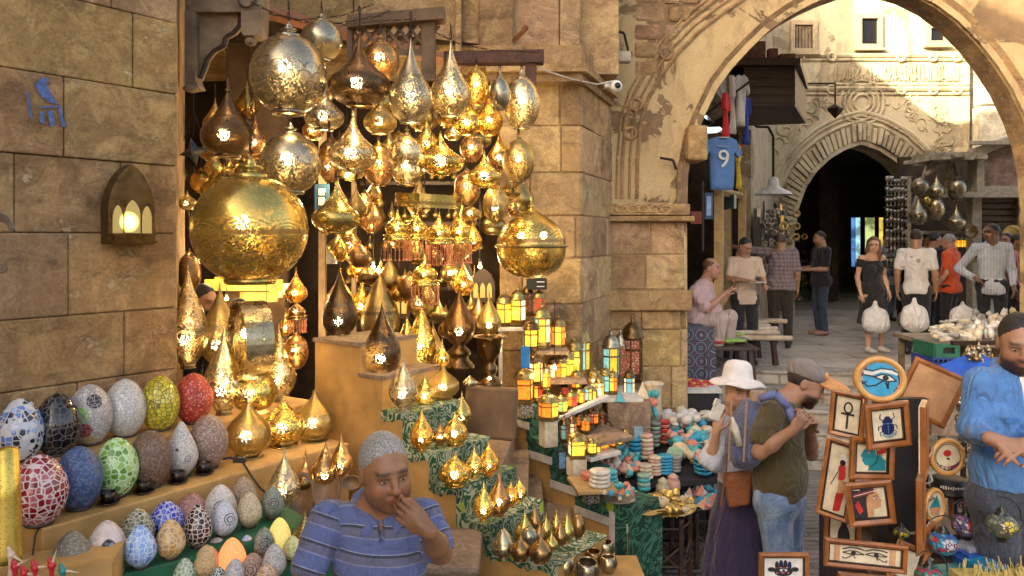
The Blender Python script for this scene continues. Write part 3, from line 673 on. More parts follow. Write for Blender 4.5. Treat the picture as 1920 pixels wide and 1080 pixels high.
def runner(name, MX, S, T, m, hang, wav, tape=None, endv=None):
 b = MB(); th = .006
 for i, (s0, s1, z) in enumerate(S):
  b.box(((s0+s1)/2, T/2, z+th/2+.001), (s1-s0+.012, T+.01, th), 0, mat=MX)
  if i: zp = S[i-1][2]; b.box((s0+.004, T/2, (z+zp)/2), (.008, T+.01, zp-z), 0, mat=MX)
  N_ = max(4, int((s1-s0)/.02)); zt = z+th
  lo = [z-hang-wav*abs(math.sin(k*1.9+i))*(.5+.5*math.sin(k*.7)) for k in range(N_+1)]
  xs = [s0-.008+(s1-s0+.016)*k/N_ for k in range(N_+1)]
  pts = [(x, zt) for x in (xs[0], xs[-1])][::-1]; pts = [(xs[0], lo[0])]+[(xs[k], lo[k]) for k in range(1, N_+1)]+[(xs[-1], zt), (xs[0], zt)]
  b.prism(pts, .006, MX @ Matrix.Translation((0, -.009-.001*i, 0)))
  if i: b.box((s0+.002, -.0085, (z+zp)/2-.02), (.05, .005, zp-z+.03), 0, mat=MX)
  if tape: b.box(((s0+s1)/2, -.013-.002*(i % 2), z-hang-.02), (s1-s0+.02, .005, tape), 1, mat=MX)
 return b
b = runner('c', MX1, S1[2:], .5, M_run1, .03, .03); b.box((S1[2][0], .25, S1[2][2]), (.01, .5, .02), mat=MX1)
o = b.build('cloth_runner', [M_run1, M_tape]); recenter(o, P1A); tag(o, 'green and cream scroll patterned cloth draped down the stepped wall under brass lamps', 'cloth')
b = runner('c', MX2, S2, .32, M_run2, .10, .004, tape=.055)
L2 = S2[-1][1]; b.box((L2-.05, -.016, .36), (.1, .006, .62), mat=MX2); b.box((L2-.125, -.019, .33), (.05, .005, .56), 1, mat=MX2); b.box((L2+.008, .16, .35), (.008, .33, .6), mat=MX2)
o = b.build('cloth_runner', [M_run2, M_tape]); recenter(o, P2A); tag(o, 'dark green malachite patterned cloth edged with white tape under the lanterns', 'cloth')
b = MB()
def tread(sa, z, back=1.6, t2=None):
 """solid step whose nose runs from parapet one to parapet two"""
 a = P1A+d1*sa+n1*.5;
 c = lineP(t2, P2A, P2B) if t2 else a+n1*1.6
 b.slab([(a.x, a.y), (c.x, c.y), (c.x-1.3, c.y+1.6), (a.x-1.2, a.y+.8)], 0, z)
 b.slab([(a.x+.012, a.y), (c.x+.012, c.y), (c.x-1.3, c.y+1.6), (a.x-1.2, a.y+.8)], z+.002, z+.045)
for sa, z, t2 in ((1.02, .98, 968), (1.22, .80, 990), (1.36, .62, 1012), (1.54, .48, 1068), (1.74, .34, 1126), (1.95, .18, 1180)): tread(sa, z, t2=t2)
o = b.build('stair', M_tread, bev=.012); recenter(o, (0, 5.2, 0)); tag(o, 'worn brown stone steps climbing between the two stepped side walls', 'stairs')
b = MB(); b.box((-.55, 3.98, .42), (.76, .5, .86), bev=.02); b.box((-.55, 3.95, .865), (.8, .52, .05), bev=.02); o = b.build('stone_step', M_tread); recenter(o, (-.55, 3.98, 0)); tag(o, 'low brown stone step slab behind the elbow of the man in the striped shirt', 'step')
b = MB(); b.box((0, 0, .165), (.42, .10, .33), bev=.02); o = b.build('leather_panel', mat('brown_leather', m_plain, (.15, .088, .042), .7, 0, .3, 8, .4, 20), loc=P(917, 822, 5.1)); o.rotation_euler = (R(-6), R(2), R(-14)); o.scale = (.80, 1, 1); tag(o, 'square brown hide covered board standing on the stair under the tall brass stand', 'board')
def shelf(name, front, z, depth, m, label, zb=0, cat='shelf'):
 f = [Vector((PX(u, YZ(v, z)), YZ(v, z), 0)) for u, v in front]
 d = (f[-1]-f[0]).normalized(); nb = Vector((-d.y, d.x, 0))
 pts = [(p.x, p.y) for p in f]+[(p.x+nb.x*depth, p.y+nb.y*depth) for p in reversed(f)]
 b = MB(); b.slab(pts, zb, z); o = b.build(name, m, bev=.008); recenter(o, (f[0].x, f[0].y, 0)); tag(o, label, cat); return o
shelf('display_step', [(-160, 925), (40, 880), (440, 786), (600, 752)], 1.44, .42, M_ochre, 'upper ochre painted display step along the stone wall, holding the back row of egg lamps')
shelf('display_step', [(78, 992), (400, 900), (655, 830)], 1.27, .42, M_ochre, 'lower ochre painted display step with small dark cups along its edge')
M_green = mat('green_cloth', m_plain, (.012, .11, .045), .7)
shelf('green_crate_shelf', [(108, 1108), (330, 1052), (600, 985)], 1.12, .5, M_green, 'green covered shelf under the first rows of small egg lamps', .6)
shelf('green_crate_shelf', [(200, 1160), (420, 1092), (640, 1040)], 1.02, .4, M_green, 'green covered bottom shelf at the picture edge below the small egg lamps', .5)
def edge(x, k): return 9.95-.40*k-.16*(x-3.0)
PZ = .78
xs0, xs1 = PX(1280, GY)-.2, 16
b = MB(); b.slab([(xs0, 8.4), (2.9, edge(2.9, 0)), (xs1, edge(xs1, 0)), (30, edge(30, 0)), (30, 60), (-12, 60), (-12, 8.4)], .4, PZ); tag(b.build('street', M_flag), kind='structure')
sp = MB()
for k in range(1, 5):
 z = PZ-.156*k; sp.slab([(1.8, edge(1.8, k)), (xs1, edge(xs1, k)), (xs1, edge(xs1, k-1)-.004), (1.8, edge(1.8, k-1)-.004)], 0, z-.04); sp.slab([(1.8, edge(1.8, k)-.03), (xs1, edge(xs1, k)-.03), (xs1, edge(xs1, k-1)-.004), (1.8, edge(1.8, k-1)-.004)], z-.038, z)
sp.slab([(1.8, edge(1.8, 0)-.03), (xs1, edge(xs1, 0)-.03), (xs1, edge(xs1, 0)+.4), (1.8, edge(1.8, 0)+.4)], PZ-.04, PZ+.004)
o = sp.build('street_steps', mat('step_stone', m_stone, (.36, .32, .26), (.26, .22, .18), (.45, .41, .34), 1.4, tint=False, light=(.55, .5, .42), patches=.6), bev=.012); recenter(o, (4, 9, 0)); tag(o, 'broad grey stone steps up to the raised street under the arch', 'steps')
FY = 17.0
def fp(u, v): q = P(u, v, FY); return (q.x, q.z)
fb = empty('carved_building', (6.6, FY, PZ)); tag(fb, 'sunlit carved stone building with a pointed tunnel arch and small dark windows', 'building')
def fin(o, par=None):
 par = par or fb; recenter(o, par.location); o.parent = par; o.location = (0, 0, 0); return o
ar = [(1490, 640), (1490, 432), (1496, 392), (1510, 352), (1530, 322), (1554, 299), (1582, 282), (1612, 271), (1645, 282), (1676, 302), (1702, 330), (1720, 360), (1732, 400), (1736, 640)]
pts = [(PX(1395, FY), 0)]+[fp(*q) for q in ar]+[(PX(1818, FY), 0), (PX(1818, FY), 9), (PX(1395, FY), 9)]
pts[1] = (fp(1490, 0)[0], 0); pts[len(ar)] = (fp(1736, 0)[0], 0)
b = MB(); b.prism(pts, .6, Matrix.Translation((0, FY, 0))); fin(b.build('wall', M_far))
b = MB(); c = Vector(fp(1612, 432)); N_ = 40
cur = [Vector(fp(*q)) for q in ar[1:-1]]
def res(cur, n):
 ln = [0]
 for i in range(1, len(cur)): ln.append(ln[-1]+(cur[i]-cur[i-1]).length)
 out = []
 for k in range(n+1):
  t = ln[-1]*k/n; i = max(j for j in range(len(ln)) if ln[j] <= t+1e-9); i = min(i, len(cur)-2); f = (t-ln[i])/(ln[i+1]-ln[i]); out.append(cur[i].lerp(cur[i+1], f))
 return out
rc = res(cur, 46)
for k in range(46):
 a, e = rc[k], rc[k+1]; da = (a-c).normalized(); de = (e-c).normalized(); m_ = .10; kk = rnd.uniform(.9, 1.1)
 o1, o2 = .10, .44*kk
 q = [a+da*o1, a+da*o2, a.lerp(e, .72)+(da+de).normalized()*o2, a.lerp(e, .72)+(da+de).normalized()*o1]
 wb = rnd.uniform(-.04, .04)
 b.prism([(v_.x, v_.y) for v_ in q], .2, Matrix.Translation((0, FY-.09+wb, 0)))
 b.prism([(v_.x, v_.y) for v_ in (a+da*.0, a+da*.09, e+de*.09, e)], .2, Matrix.Translation((0, FY-.05, 0)))
for k, r_ in ((.50, .035), (.62, .03), (.70, .05)): b.tube([(p.x+(p-c).normalized().x*k, FY-.02, p.y+(p-c).normalized().y*k) for p in rc[3:44]], r_)
fin(b.build('carved_arch_ring', M_far))
b = MB()
for v, r_ in ((104, .05), (112, .03), (158, .03), (166, .055), (176, .03)):
 b.tube([P(1440, v, FY-.02), P(1815, v, FY-.02)], r_)
for k in range(4): b.torus(P(1616, 192, FY-.02), .17+k*.10, .032, 24, 6, mat=Matrix.Rotation(R(90), 4, 'X'))
for u in (1500, 1560, 1690, 1750, 1795):
 b.torus(P(u, 168, FY-.05), .09, .03, 12, 6, mat=Matrix.Rotation(R(90), 4, 'X')); b.torus(P(u, 107, FY-.05), .08, .03, 12, 6, mat=Matrix.Rotation(R(90), 4, 'X'))
rr = random.Random(5)
x = 1566
while x < 1800:
 h = rr.choice((14, 26, 30, 34)); q0 = 152
 b.tube([P(x, q0, FY-.02), P(x+rr.uniform(-2, 2), q0-h*.5, FY-.03), P(x+rr.uniform(-3, 3), q0-h, FY-.02)], rr.uniform(.014, .026), 5)
 if rr.random() < .6: b.tube([P(x, q0-rr.uniform(4, 16), FY-.02), P(x+5, q0-rr.uniform(0, 6), FY-.03), P(x+11, q0-rr.uniform(4, 20), FY-.02)], .02, 5)
 x += rr.uniform(4.5, 8.5)
for k in range(150):   # arabesque relief in the spandrels
 u = rr.uniform(1440, 1800); v = rr.uniform(184, 330)
 p = P(u, v, FY); dd = (Vector((p.x, p.z))-c).length
 if any((Vector((p.x, p.z))-q).length < .85 for q in rc) or dd < 2.0 or math.hypot(u-1616, v-192) < 45: continue
 b.torus(P(u, v, FY-.012), rr.uniform(.06, .13), .018, 9, 5, mat=Matrix.Rotation(R(90), 4, 'X') @ Matrix.Rotation(rr.uniform(0, 6), 4, 'Z'), a0=0, a1=rr.uniform(3, 5))
fin(b.build('carved_bands', M_far))
def window(u0, u1, v0, v1, par, Y=FY, shut=False):
 a = P(u0, v1, Y); c_ = P(u1, v0, Y); w_, h = c_.x-a.x, c_.z-a.z; cx, cz = (a.x+c_.x)/2, (a.z+c_.z)/2
 b = MB(); t = .09
 for dx, dz, sx, sz in ((-w_/2, 0, t, h+t), (w_/2, 0, t, h+t), (0, h/2, w_-t, t), (0, -h/2, w_-t, t)): b.box((cx+dx, Y-.03, cz+dz), (sx, .12, sz))
 b.box((cx, Y-.06, cz-h/2-.07), (w_+.2, .16, .05))
 f = fin(b.build('window', mat('pale_frame', m_plain, (.42, .33, .2), .7)), par)
 b = MB()
 if shut:
  for k in range(7): b.box((cx-w_/2+w_*(k+.5)/7, Y-.02, cz), (w_/7-.015, .04, h-t))
  o = b.build('shutter', M_woodgrey)
 else:
  b.box((cx, Y-.002, cz), (w_-t, .012, h-t)); o = b.build('pane', mat('window_dark', m_plain, (.006, .006, .008), .3))
 recenter(o, par.location); o.parent = f; o.location = (0, 0, 0)
window(1609, 1648, 32, 88, fb); window(1738, 1772, 50, 82, fb); window(1484, 1526, 44, 96, fb, shut=True)
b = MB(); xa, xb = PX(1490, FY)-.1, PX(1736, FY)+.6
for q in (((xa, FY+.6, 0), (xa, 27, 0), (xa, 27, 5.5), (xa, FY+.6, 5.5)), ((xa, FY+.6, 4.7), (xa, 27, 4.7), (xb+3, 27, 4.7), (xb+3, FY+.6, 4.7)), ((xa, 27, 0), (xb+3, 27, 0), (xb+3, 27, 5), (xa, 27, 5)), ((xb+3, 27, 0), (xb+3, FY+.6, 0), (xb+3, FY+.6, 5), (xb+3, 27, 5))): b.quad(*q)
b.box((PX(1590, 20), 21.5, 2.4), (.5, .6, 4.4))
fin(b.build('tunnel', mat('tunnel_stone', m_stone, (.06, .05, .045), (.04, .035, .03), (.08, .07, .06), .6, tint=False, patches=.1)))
tw = empty('lit_tunnel_shop', P(1620, 590, 23)); tag(tw, 'small shop window glowing blue and yellow deep inside the dark tunnel', 'shop window')
for (u0, u1, c_, s_) in ((1596, 1603, (.1, .25, .6), .25), (1604, 1613, (.35, .65, .75), .28), (1622, 1640, (.6, .7, .25), .2), (1648, 1656, (.9, .65, .1), .2)):
 b = MB(); a = P(u0, 500, 23); c2 = P(u1, 408, 23); b.box(((a.x+c2.x)/2, 23, (a.z+c2.z)/2), (c2.x-a.x-.03, .06, c2.z-a.z)); n_ = N('glow%d' % u0)
 k_ = n_.mix(n_.mr(n_.noise(3.2, 4), .4, .6), c_, tuple(x_*.25 for x_ in c_)); n_.p(Base_Color=(.1, .1, .1), Emission_Color=k_, Emission_Strength=s_); fin(b.build('lit_panel', n_.m), tw)
rb = empty('market_building', (10.5, 15.5, PZ)); tag(rb, 'pale old building on the right with a framed stone panel over a wooden shutter', 'building')
b = MB(); b.quad((PX(1818, 17.2), 17.2, 0), (16, 17.2, 0), (16, 17.2, 10), (PX(1818, 17.2), 17.2, 10)); blocks(b, (PX(1818, FY), 16.6), (PX(1975, 16.6), 16.6), [PZ, 4.3, 5.2, 5.9, 6.6, 7.4, 8.2, 9], randj(.7, 1.2), .3, .02, .02, seed=31, tv=.12)
fin(b.build('wall', mat('pale_wall', m_stone, (.50, .47, .40), (.42, .38, .31), (.58, .55, .47), .6, light=(.7, .66, .56), patches=.3)), rb)
RY = 14.0
b = MB(); M_pf = mat('panel_frame', m_plain, (.42, .38, .30), .8)
fr = [(1820, 362), (1820, 278), (1886, 256), (1932, 236), (1932, 362)]; inn = [(1833, 350), (1833, 292), (1890, 270), (1925, 256), (1925, 350)]
for i in range(5):
 a, c_, d_, e_ = fr[i], fr[(i+1) % 5], inn[(i+1) % 5], inn[i]
 b.prism([(P(*q, RY).x, P(*q, RY).z) for q in (a, c_, d_, e_)], .3, Matrix.Translation((0, RY-.2, 0)))
b.box(P(1875, 268, RY-.25), (1.0, .12, .06), mat=None); b.box((P(1826, 0, RY).x, RY, 2.0), (.16, .2, 2.6)); b.box((P(1915, 0, RY).x, RY, 2.0), (.16, .2, 2.6)); b.box(P(1862, 366, RY-.1), (1.2, .4, .09))
fin(b.build('panel_frame', M_pf), rb)
b = MB(); b.prism([(P(*q, RY).x, P(*q, RY).z) for q in inn], .1, Matrix.Translation((0, RY-.1, 0))); fin(b.build('stone_panel', mat('reddish_marble', m_stone, (.26, .17, .14), (.18, .12, .11), (.34, .26, .22), 1.5, tint=False, patches=.4)), rb)
b = MB()
for k in range(16): b.box((P(1870, 0, RY).x, RY+.02, 3.1-k*.11), (.9, .03, .085), 0)
b.box((P(1870, 0, RY).x, RY+.1, 2.4), (.9, .04, 2)); fin(b.build('shutter', mat('shutter_wood', m_plain, (.11, .075, .055), .6)), rb)
b = MB()
for k in range(9): b.box(P(1735+k*10, 300+rnd.uniform(-4, 3), 14.3+rnd.uniform(-.2, .2)), (.16, 1.0, rnd.uniform(.06, .12)), 0, rnd.uniform(-.2, .2))
b.box(P(1778, 296, 14.2), (.95, .7, .14)); b.tube([P(1740, 305, 14.2), P(1705, 410, 14.2)], .03); b.tube([P(1760, 305, 14.2), P(1735, 330, 14.2)], .05); b.tube([P(1780, 305, 14.2), P(1772, 370, 14.2)], .05); b.tube([P(1790, 305, 14.2), P(1796, 340, 14.2)], .04)
b.tube([P(1705, 330, 14.2), P(1705, 590, 14.2)], .035); b.box(P(1765, 436, 14.3), (1.35, .12, .06)); fin(b.build('timber_canopy', mat('bleached_wood', m_plain, (.44, .38, .29), .8, 0, .5, 10)), rb)
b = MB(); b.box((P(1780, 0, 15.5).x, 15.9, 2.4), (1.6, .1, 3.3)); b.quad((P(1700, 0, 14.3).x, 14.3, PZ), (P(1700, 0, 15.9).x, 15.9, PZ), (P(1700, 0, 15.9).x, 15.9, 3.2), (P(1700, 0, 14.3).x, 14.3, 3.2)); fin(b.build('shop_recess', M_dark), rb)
lb = empty('street_building', (2.6, 11, PZ)); tag(lb, 'beige plastered building along the left of the street with a dark shop entrance', 'building')
LA, LB = Vector((2.0, 8.6, 0)), Vector((4.95, 15.6, 0)); dl = (LB-LA).normalized(); LL = (LB-LA).length; MXL = Matrix.Translation(LA) @ Matrix.Rotation(math.atan2(dl.y, dl.x), 4, 'Z')
def ls(u): return lineY(u, LA, LB)[1]*LL
sA, sB = ls(1308), ls(1408)
b = MB(); pts = [(sB, PZ), (LL+3, PZ), (LL+3, 7.5), (0, 7.5), (0, 4.2), (sB, 4.2)]; b.prism(pts, .4, MXL); fin(b.build('wall', M_farbeige), lb)
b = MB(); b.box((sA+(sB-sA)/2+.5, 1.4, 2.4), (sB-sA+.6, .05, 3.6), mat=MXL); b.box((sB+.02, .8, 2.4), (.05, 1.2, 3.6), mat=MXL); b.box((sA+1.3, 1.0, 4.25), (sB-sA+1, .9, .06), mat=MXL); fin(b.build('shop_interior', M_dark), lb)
M_df = mat('yellow_door_wood', m_plain, (.40, .26, .10), .6)
def lp(u, v, off=0):
 Y, t = lineY(u, LA, LB); q = P(u, v, Y); return q+Vector((dl.y, -dl.x, 0))*off
def lpost(u, v0, v1, wd, off=.05): a, c_ = lp(u, v0, off), lp(u, v1, off); return ((a+c_)/2, (wd, wd, abs(a.z-c_.z)))
b = MB()
for u in (1340, 1385): c_, d_ = lpost(u, 355, 620, .1); b.box(c_, d_, 0, math.atan2(dl.y, dl.x))
a, c_ = lp(1338, 358, .05), lp(1387, 368, .05); b.cyl(a, c_, .05, n=4)
fin(b.build('door_frame', M_df), lb)
b = MB(); a, c_ = lp(1348, 380, -.05), lp(1380, 600, -.05); b.quad(a, (c_.x, c_.y, a.z), c_, (a.x, a.y, c_.z)); fin(b.build('glass_door', mat('door_glass', m_plain, (.10, .12, .11), .08, var=.8, scale=4, coat=1)), lb)
b = MB(); c_, d_ = lpost(1365, 374, 386, .5, 0); b.box(c_, (.03, .7, .18)); fin(b.build('lintel', mat('teal_glass', m_plain, (.3, .42, .38), .2)), lb)
b = MB(); q = P(1398, 185, 11.0);
wz0, wz1 = P(0, 208, 11).z, P(0, 130, 11).z
xo0, xo1 = PX(1395, 10.6), PX(1490, 10.6)
b.slab([(xo0, 10.6), (xo1, 10.6), (PX(1520, 12), 12.2), (xo0, 12.6)], wz0, wz0+.52); b.slab([(xo0-.1, 10.5), (xo1+.04, 10.5), (PX(1524, 12), 12.2), (xo0-.1, 12.6)], wz0+.525, wz0+.62)
for k in range(5): b.box(((xo0+xo1)/2, 10.585, wz0+.05+k*.11), (xo1-xo0, .02, .02))
o = b.build('timber_oriel', [M_darkwood]); fin(o, lb)
b = MB(); b.add([(xo1+.006, 10.6, wz0+.03), (PX(1520, 12)+.006, 12.2, wz0+.03), (PX(1520, 12)+.006, 12.2, wz0+.4), (xo1+.006, 10.6, wz0+.5)], [(0, 1, 2, 3)]); fin(b.build('oriel_side_panel', mat('tan_board', m_plain, (.42, .27, .14), .7)), lb)
b = MB(); b.box((xo0+.3, 11.2, wz0+.75), (.2, .5, .4)); b.box((xo0+.62, 10.8, wz0+.66), (.2, .2, .12)); b.box((PX(1448, 10.8), 10.8, wz0+.7), (.12, .12, .2)); fin(b.build('roof_clutter', mat('rusty_box', m_plain, (.2, .08, .04), .7)), lb)
# ================================================================ BRASS LAMPS
def crom(pts, n=22):
 out = []; m = len(pts)
 for k in range(n+1):
  z = pts[0][1]+(pts[-1][1]-pts[0][1])*k/n
  i = max(j for j in range(m-1) if pts[j][1] <= z+1e-9); t = (z-pts[i][1])/(pts[i+1][1]-pts[i][1])
  p0, p1, p2, p3 = pts[max(i-1, 0)][0], pts[i][0], pts[i+1][0], pts[min(i+2, m-1)][0]
  r = .5*((2*p1)+(-p0+p2)*t+(2*p0-5*p1+4*p2-p3)*t*t+(-p0+3*p1-3*p2+p3)*t**3); out.append((max(r, .01), z))
 return out
PROF = {
 'onion': [(.42, 0), (.72, .06), (.93, .17), (1, .28), (.94, .40), (.70, .52), (.44, .65), (.25, .78), (.11, .9), (.05, 1)],
 'ufo': [(.34, 0), (.66, .05), (.92, .15), (1, .27), (.95, .38), (.68, .49), (.38, .62), (.19, .77), (.09, .9), (.04, 1)],
 'drop': [(.30, 0), (.55, .05), (.86, .16), (1, .30), (.93, .43), (.72, .56), (.45, .70), (.22, .83), (.09, .93), (.03, 1)],
 'egg': [(.30, 0), (.60, .07), (.90, .25), (1, .45), (.92, .66), (.66, .86), (.36, .96), (.12, 1)],
 'squat': [(.46, 0), (.74, .06), (.95, .20), (1, .34), (.93, .50), (.72, .63), (.46, .74), (.25, .84), (.14, .92), (.08, 1)],
 'bulb': [(.5, 0), (.72, .08), (.85, .2), (.8, .34), (.97, .48), (1, .64), (.84, .8), (.5, .9), (.25, .96), (.12, 1)],
 'leaf': [(.30, 0), (.62, .06), (.92, .2), (1, .36), (.86, .55), (.6, .74), (.3, .9), (.04, 1)],
}
PROF['ball'] = [(max(math.sin(math.acos(max(-1, min(1, 1-2*t)))), .02), t) for t in [.035+.955*k/22 for k in range(23)]]
PROF['ball'] = [(r, (z-.035)/.955) for r, z in PROF['ball']]
def prof(kind): return PROF[kind] if kind == 'ball' else crom(PROF[kind])
FIN = {
 'silver': dict(c=(.38, .33, .23), dark=(.10, .075, .04), rough=.27), 'gold': dict(c=(.56, .42, .12), dark=(.22, .12, .02), rough=.24),
 'copper': dict(c=(.36, .22, .085), dark=(.10, .04, .015), rough=.28), 'bronze': dict(c=(.15, .09, .038), dark=(.03, .018, .008), rough=.30),
 'amber': dict(c=(.58, .37, .08), dark=(.25, .10, .01), rough=.25), 'pale': dict(c=(.52, .43, .26), dark=(.12, .09, .04), rough=.26),
 'dark': dict(c=(.075, .05, .028), dark=(.012, .008, .005), rough=.30), 'old': dict(c=(.35, .26, .10), dark=(.06, .035, .012), rough=.33)}
def brass(fin, pat='scroll', lit=True, psc=1.0):
 f = FIN[fin]; hol = (.19 if lit else .0); key = 'brass_%s_%s_%d_%.1f' % (fin, pat, lit, psc)
 return mat(key, m_brass, f['c'], f['dark'], f['rough'], pat, hol, psc)
M_bulb = mat('bulb_glow', m_emit, (1, .66, .25), 34)
M_bulbs = mat('bulb_glow_small', m_emit, (1, .60, .20), 9)
M_inner = mat('brass_inner', m_plain, (.75, .48, .15), .35, 1.0)
M_cord = mat('cord', m_plain, (.10, .07, .045), .7)
NL = [0]
def glow(root, p, e, r=.03):
 l = bpy.data.lights.new('lamp_light', 'POINT'); l.energy = e*.17; l.color = (1, .70, .34); l.shadow_soft_size = r
 o = bpy.data.objects.new('lamp_light', l); COL.objects.link(o); o.parent = root; o.location = p; NL[0] += 1
def lamp(name, u, v0, v1, w_, Y, kind, fin, label, pat='scroll', lit=1, fin_h=14, hang=0, group=None, base=0, cat=None, psc=1.0, tilt=0, bulb=None, flute=0, e=None, seg=32):
 """metal lamp whose shell spans rows v0..v1 at depth Y; hang>0: hook height above; base>0: foot height px below"""
 s = Y/F; R0 = w_/2*s; H = (v1-v0)*s; zb = EYE-(v1-VH)*s; x = PX(u, Y)
 root = empty(name, (x, Y, zb-base*s)); z0 = base*s
 b = MB(); pr = prof(kind); b.lathe([(r*R0, z0+z*H) for r, z in pr], seg, flute=flute, nf=12)
 b.build('shade', brass(fin, pat, bool(lit), psc), root)
 plain = brass(fin, 'plain', False)
 b = MB(); rb = pr[0][0]*R0*1.04
 b.torus((0, 0, z0), rb, .012*R0/.1*.6, max(16, seg-8), 6);
 b.build('rim', plain, root)
 if fin_h:
  fh = fin_h*s; t = z0+H; q = max(pr[-1][0]*R0*1.1, fh*.16)
  b = MB(); b.lathe([(q*1.5, t-fh*.16), (q*1.55, t), (q*.7, t+fh*.12), (q*.55, t+fh*.22), (q*1.05, t+fh*.34), (q*.95, t+fh*.42), (q*.4, t+fh*.5), (q*.5, t+fh*.6), (q*.2, t+fh*.78), (.0008, t+fh)], 14)
  b.build('finial', plain, root)
 if hang:
  b = MB(); t0 = z0+H+fin_h*s*.9; L = hang*s; n_ = max(2, int(L/.045))
  for k in range(n_):
   zc = t0+L*(k+.5)/n_; b.torus((0, 0, zc), .012, .003, 8, 4, mat=Matrix.Rotation(R(90), 4, 'X') @ Matrix.Rotation(R(90)*(k % 2), 4, 'Y') @ Matrix.Diagonal((.6, 1.6, 1, 1)) if False else Matrix.Rotation(R(90)*(k % 2), 4, 'Z') @ Matrix.Rotation(R(90), 4, 'X') @ Matrix.Diagonal((.6, 1.7, 1, 1)))
  b.tube([(0, 0, t0), (.004, 0, t0+L*.5), (0, 0, t0+L)], .0022, 4)
  b.build('chain', M_iron, root)
 if base:
  b = MB(); bh = base*s; q = pr[0][0]*R0
  b.lathe([(0, 0), (q*1.35, 0), (q*1.4, bh*.18), (q*1.05, bh*.4), (q*.85, bh*.65), (q*1.02, bh)] if base < 20 else [(0, 0), (q*3.2, 0), (q*3.2, bh*.12), (q*2.0, bh*.42), (q*1.9, bh*.55), (q*2.5, bh*.6), (q*2.3, bh*.78), (q*1.2, bh)], 26); b.build('foot', plain, root)
 if lit:
  zf = {'ball': .55, 'onion': .30, 'ufo': .30, 'drop': .26}.get(kind, .36) if bulb is None else bulb
  br = min(.036, R0*.26); b = MB(); b.ball((0, -R0*.42, z0+H*zf), br, 12); b.build('bulb', M_bulb, root)
  glow(root, (0, 0, z0+H*zf), (e if e is not None else min(10, 1.2+R0*45))*lit, br)
 if tilt: root.rotation_euler.y = R(tilt)
 tag(root, label, cat or ('hanging lamp' if hang or name.startswith('hang') else 'table lamp'), group); return root
H_ = 'hanging_lamp'; G1 = 'metal lamps hanging over the shop'
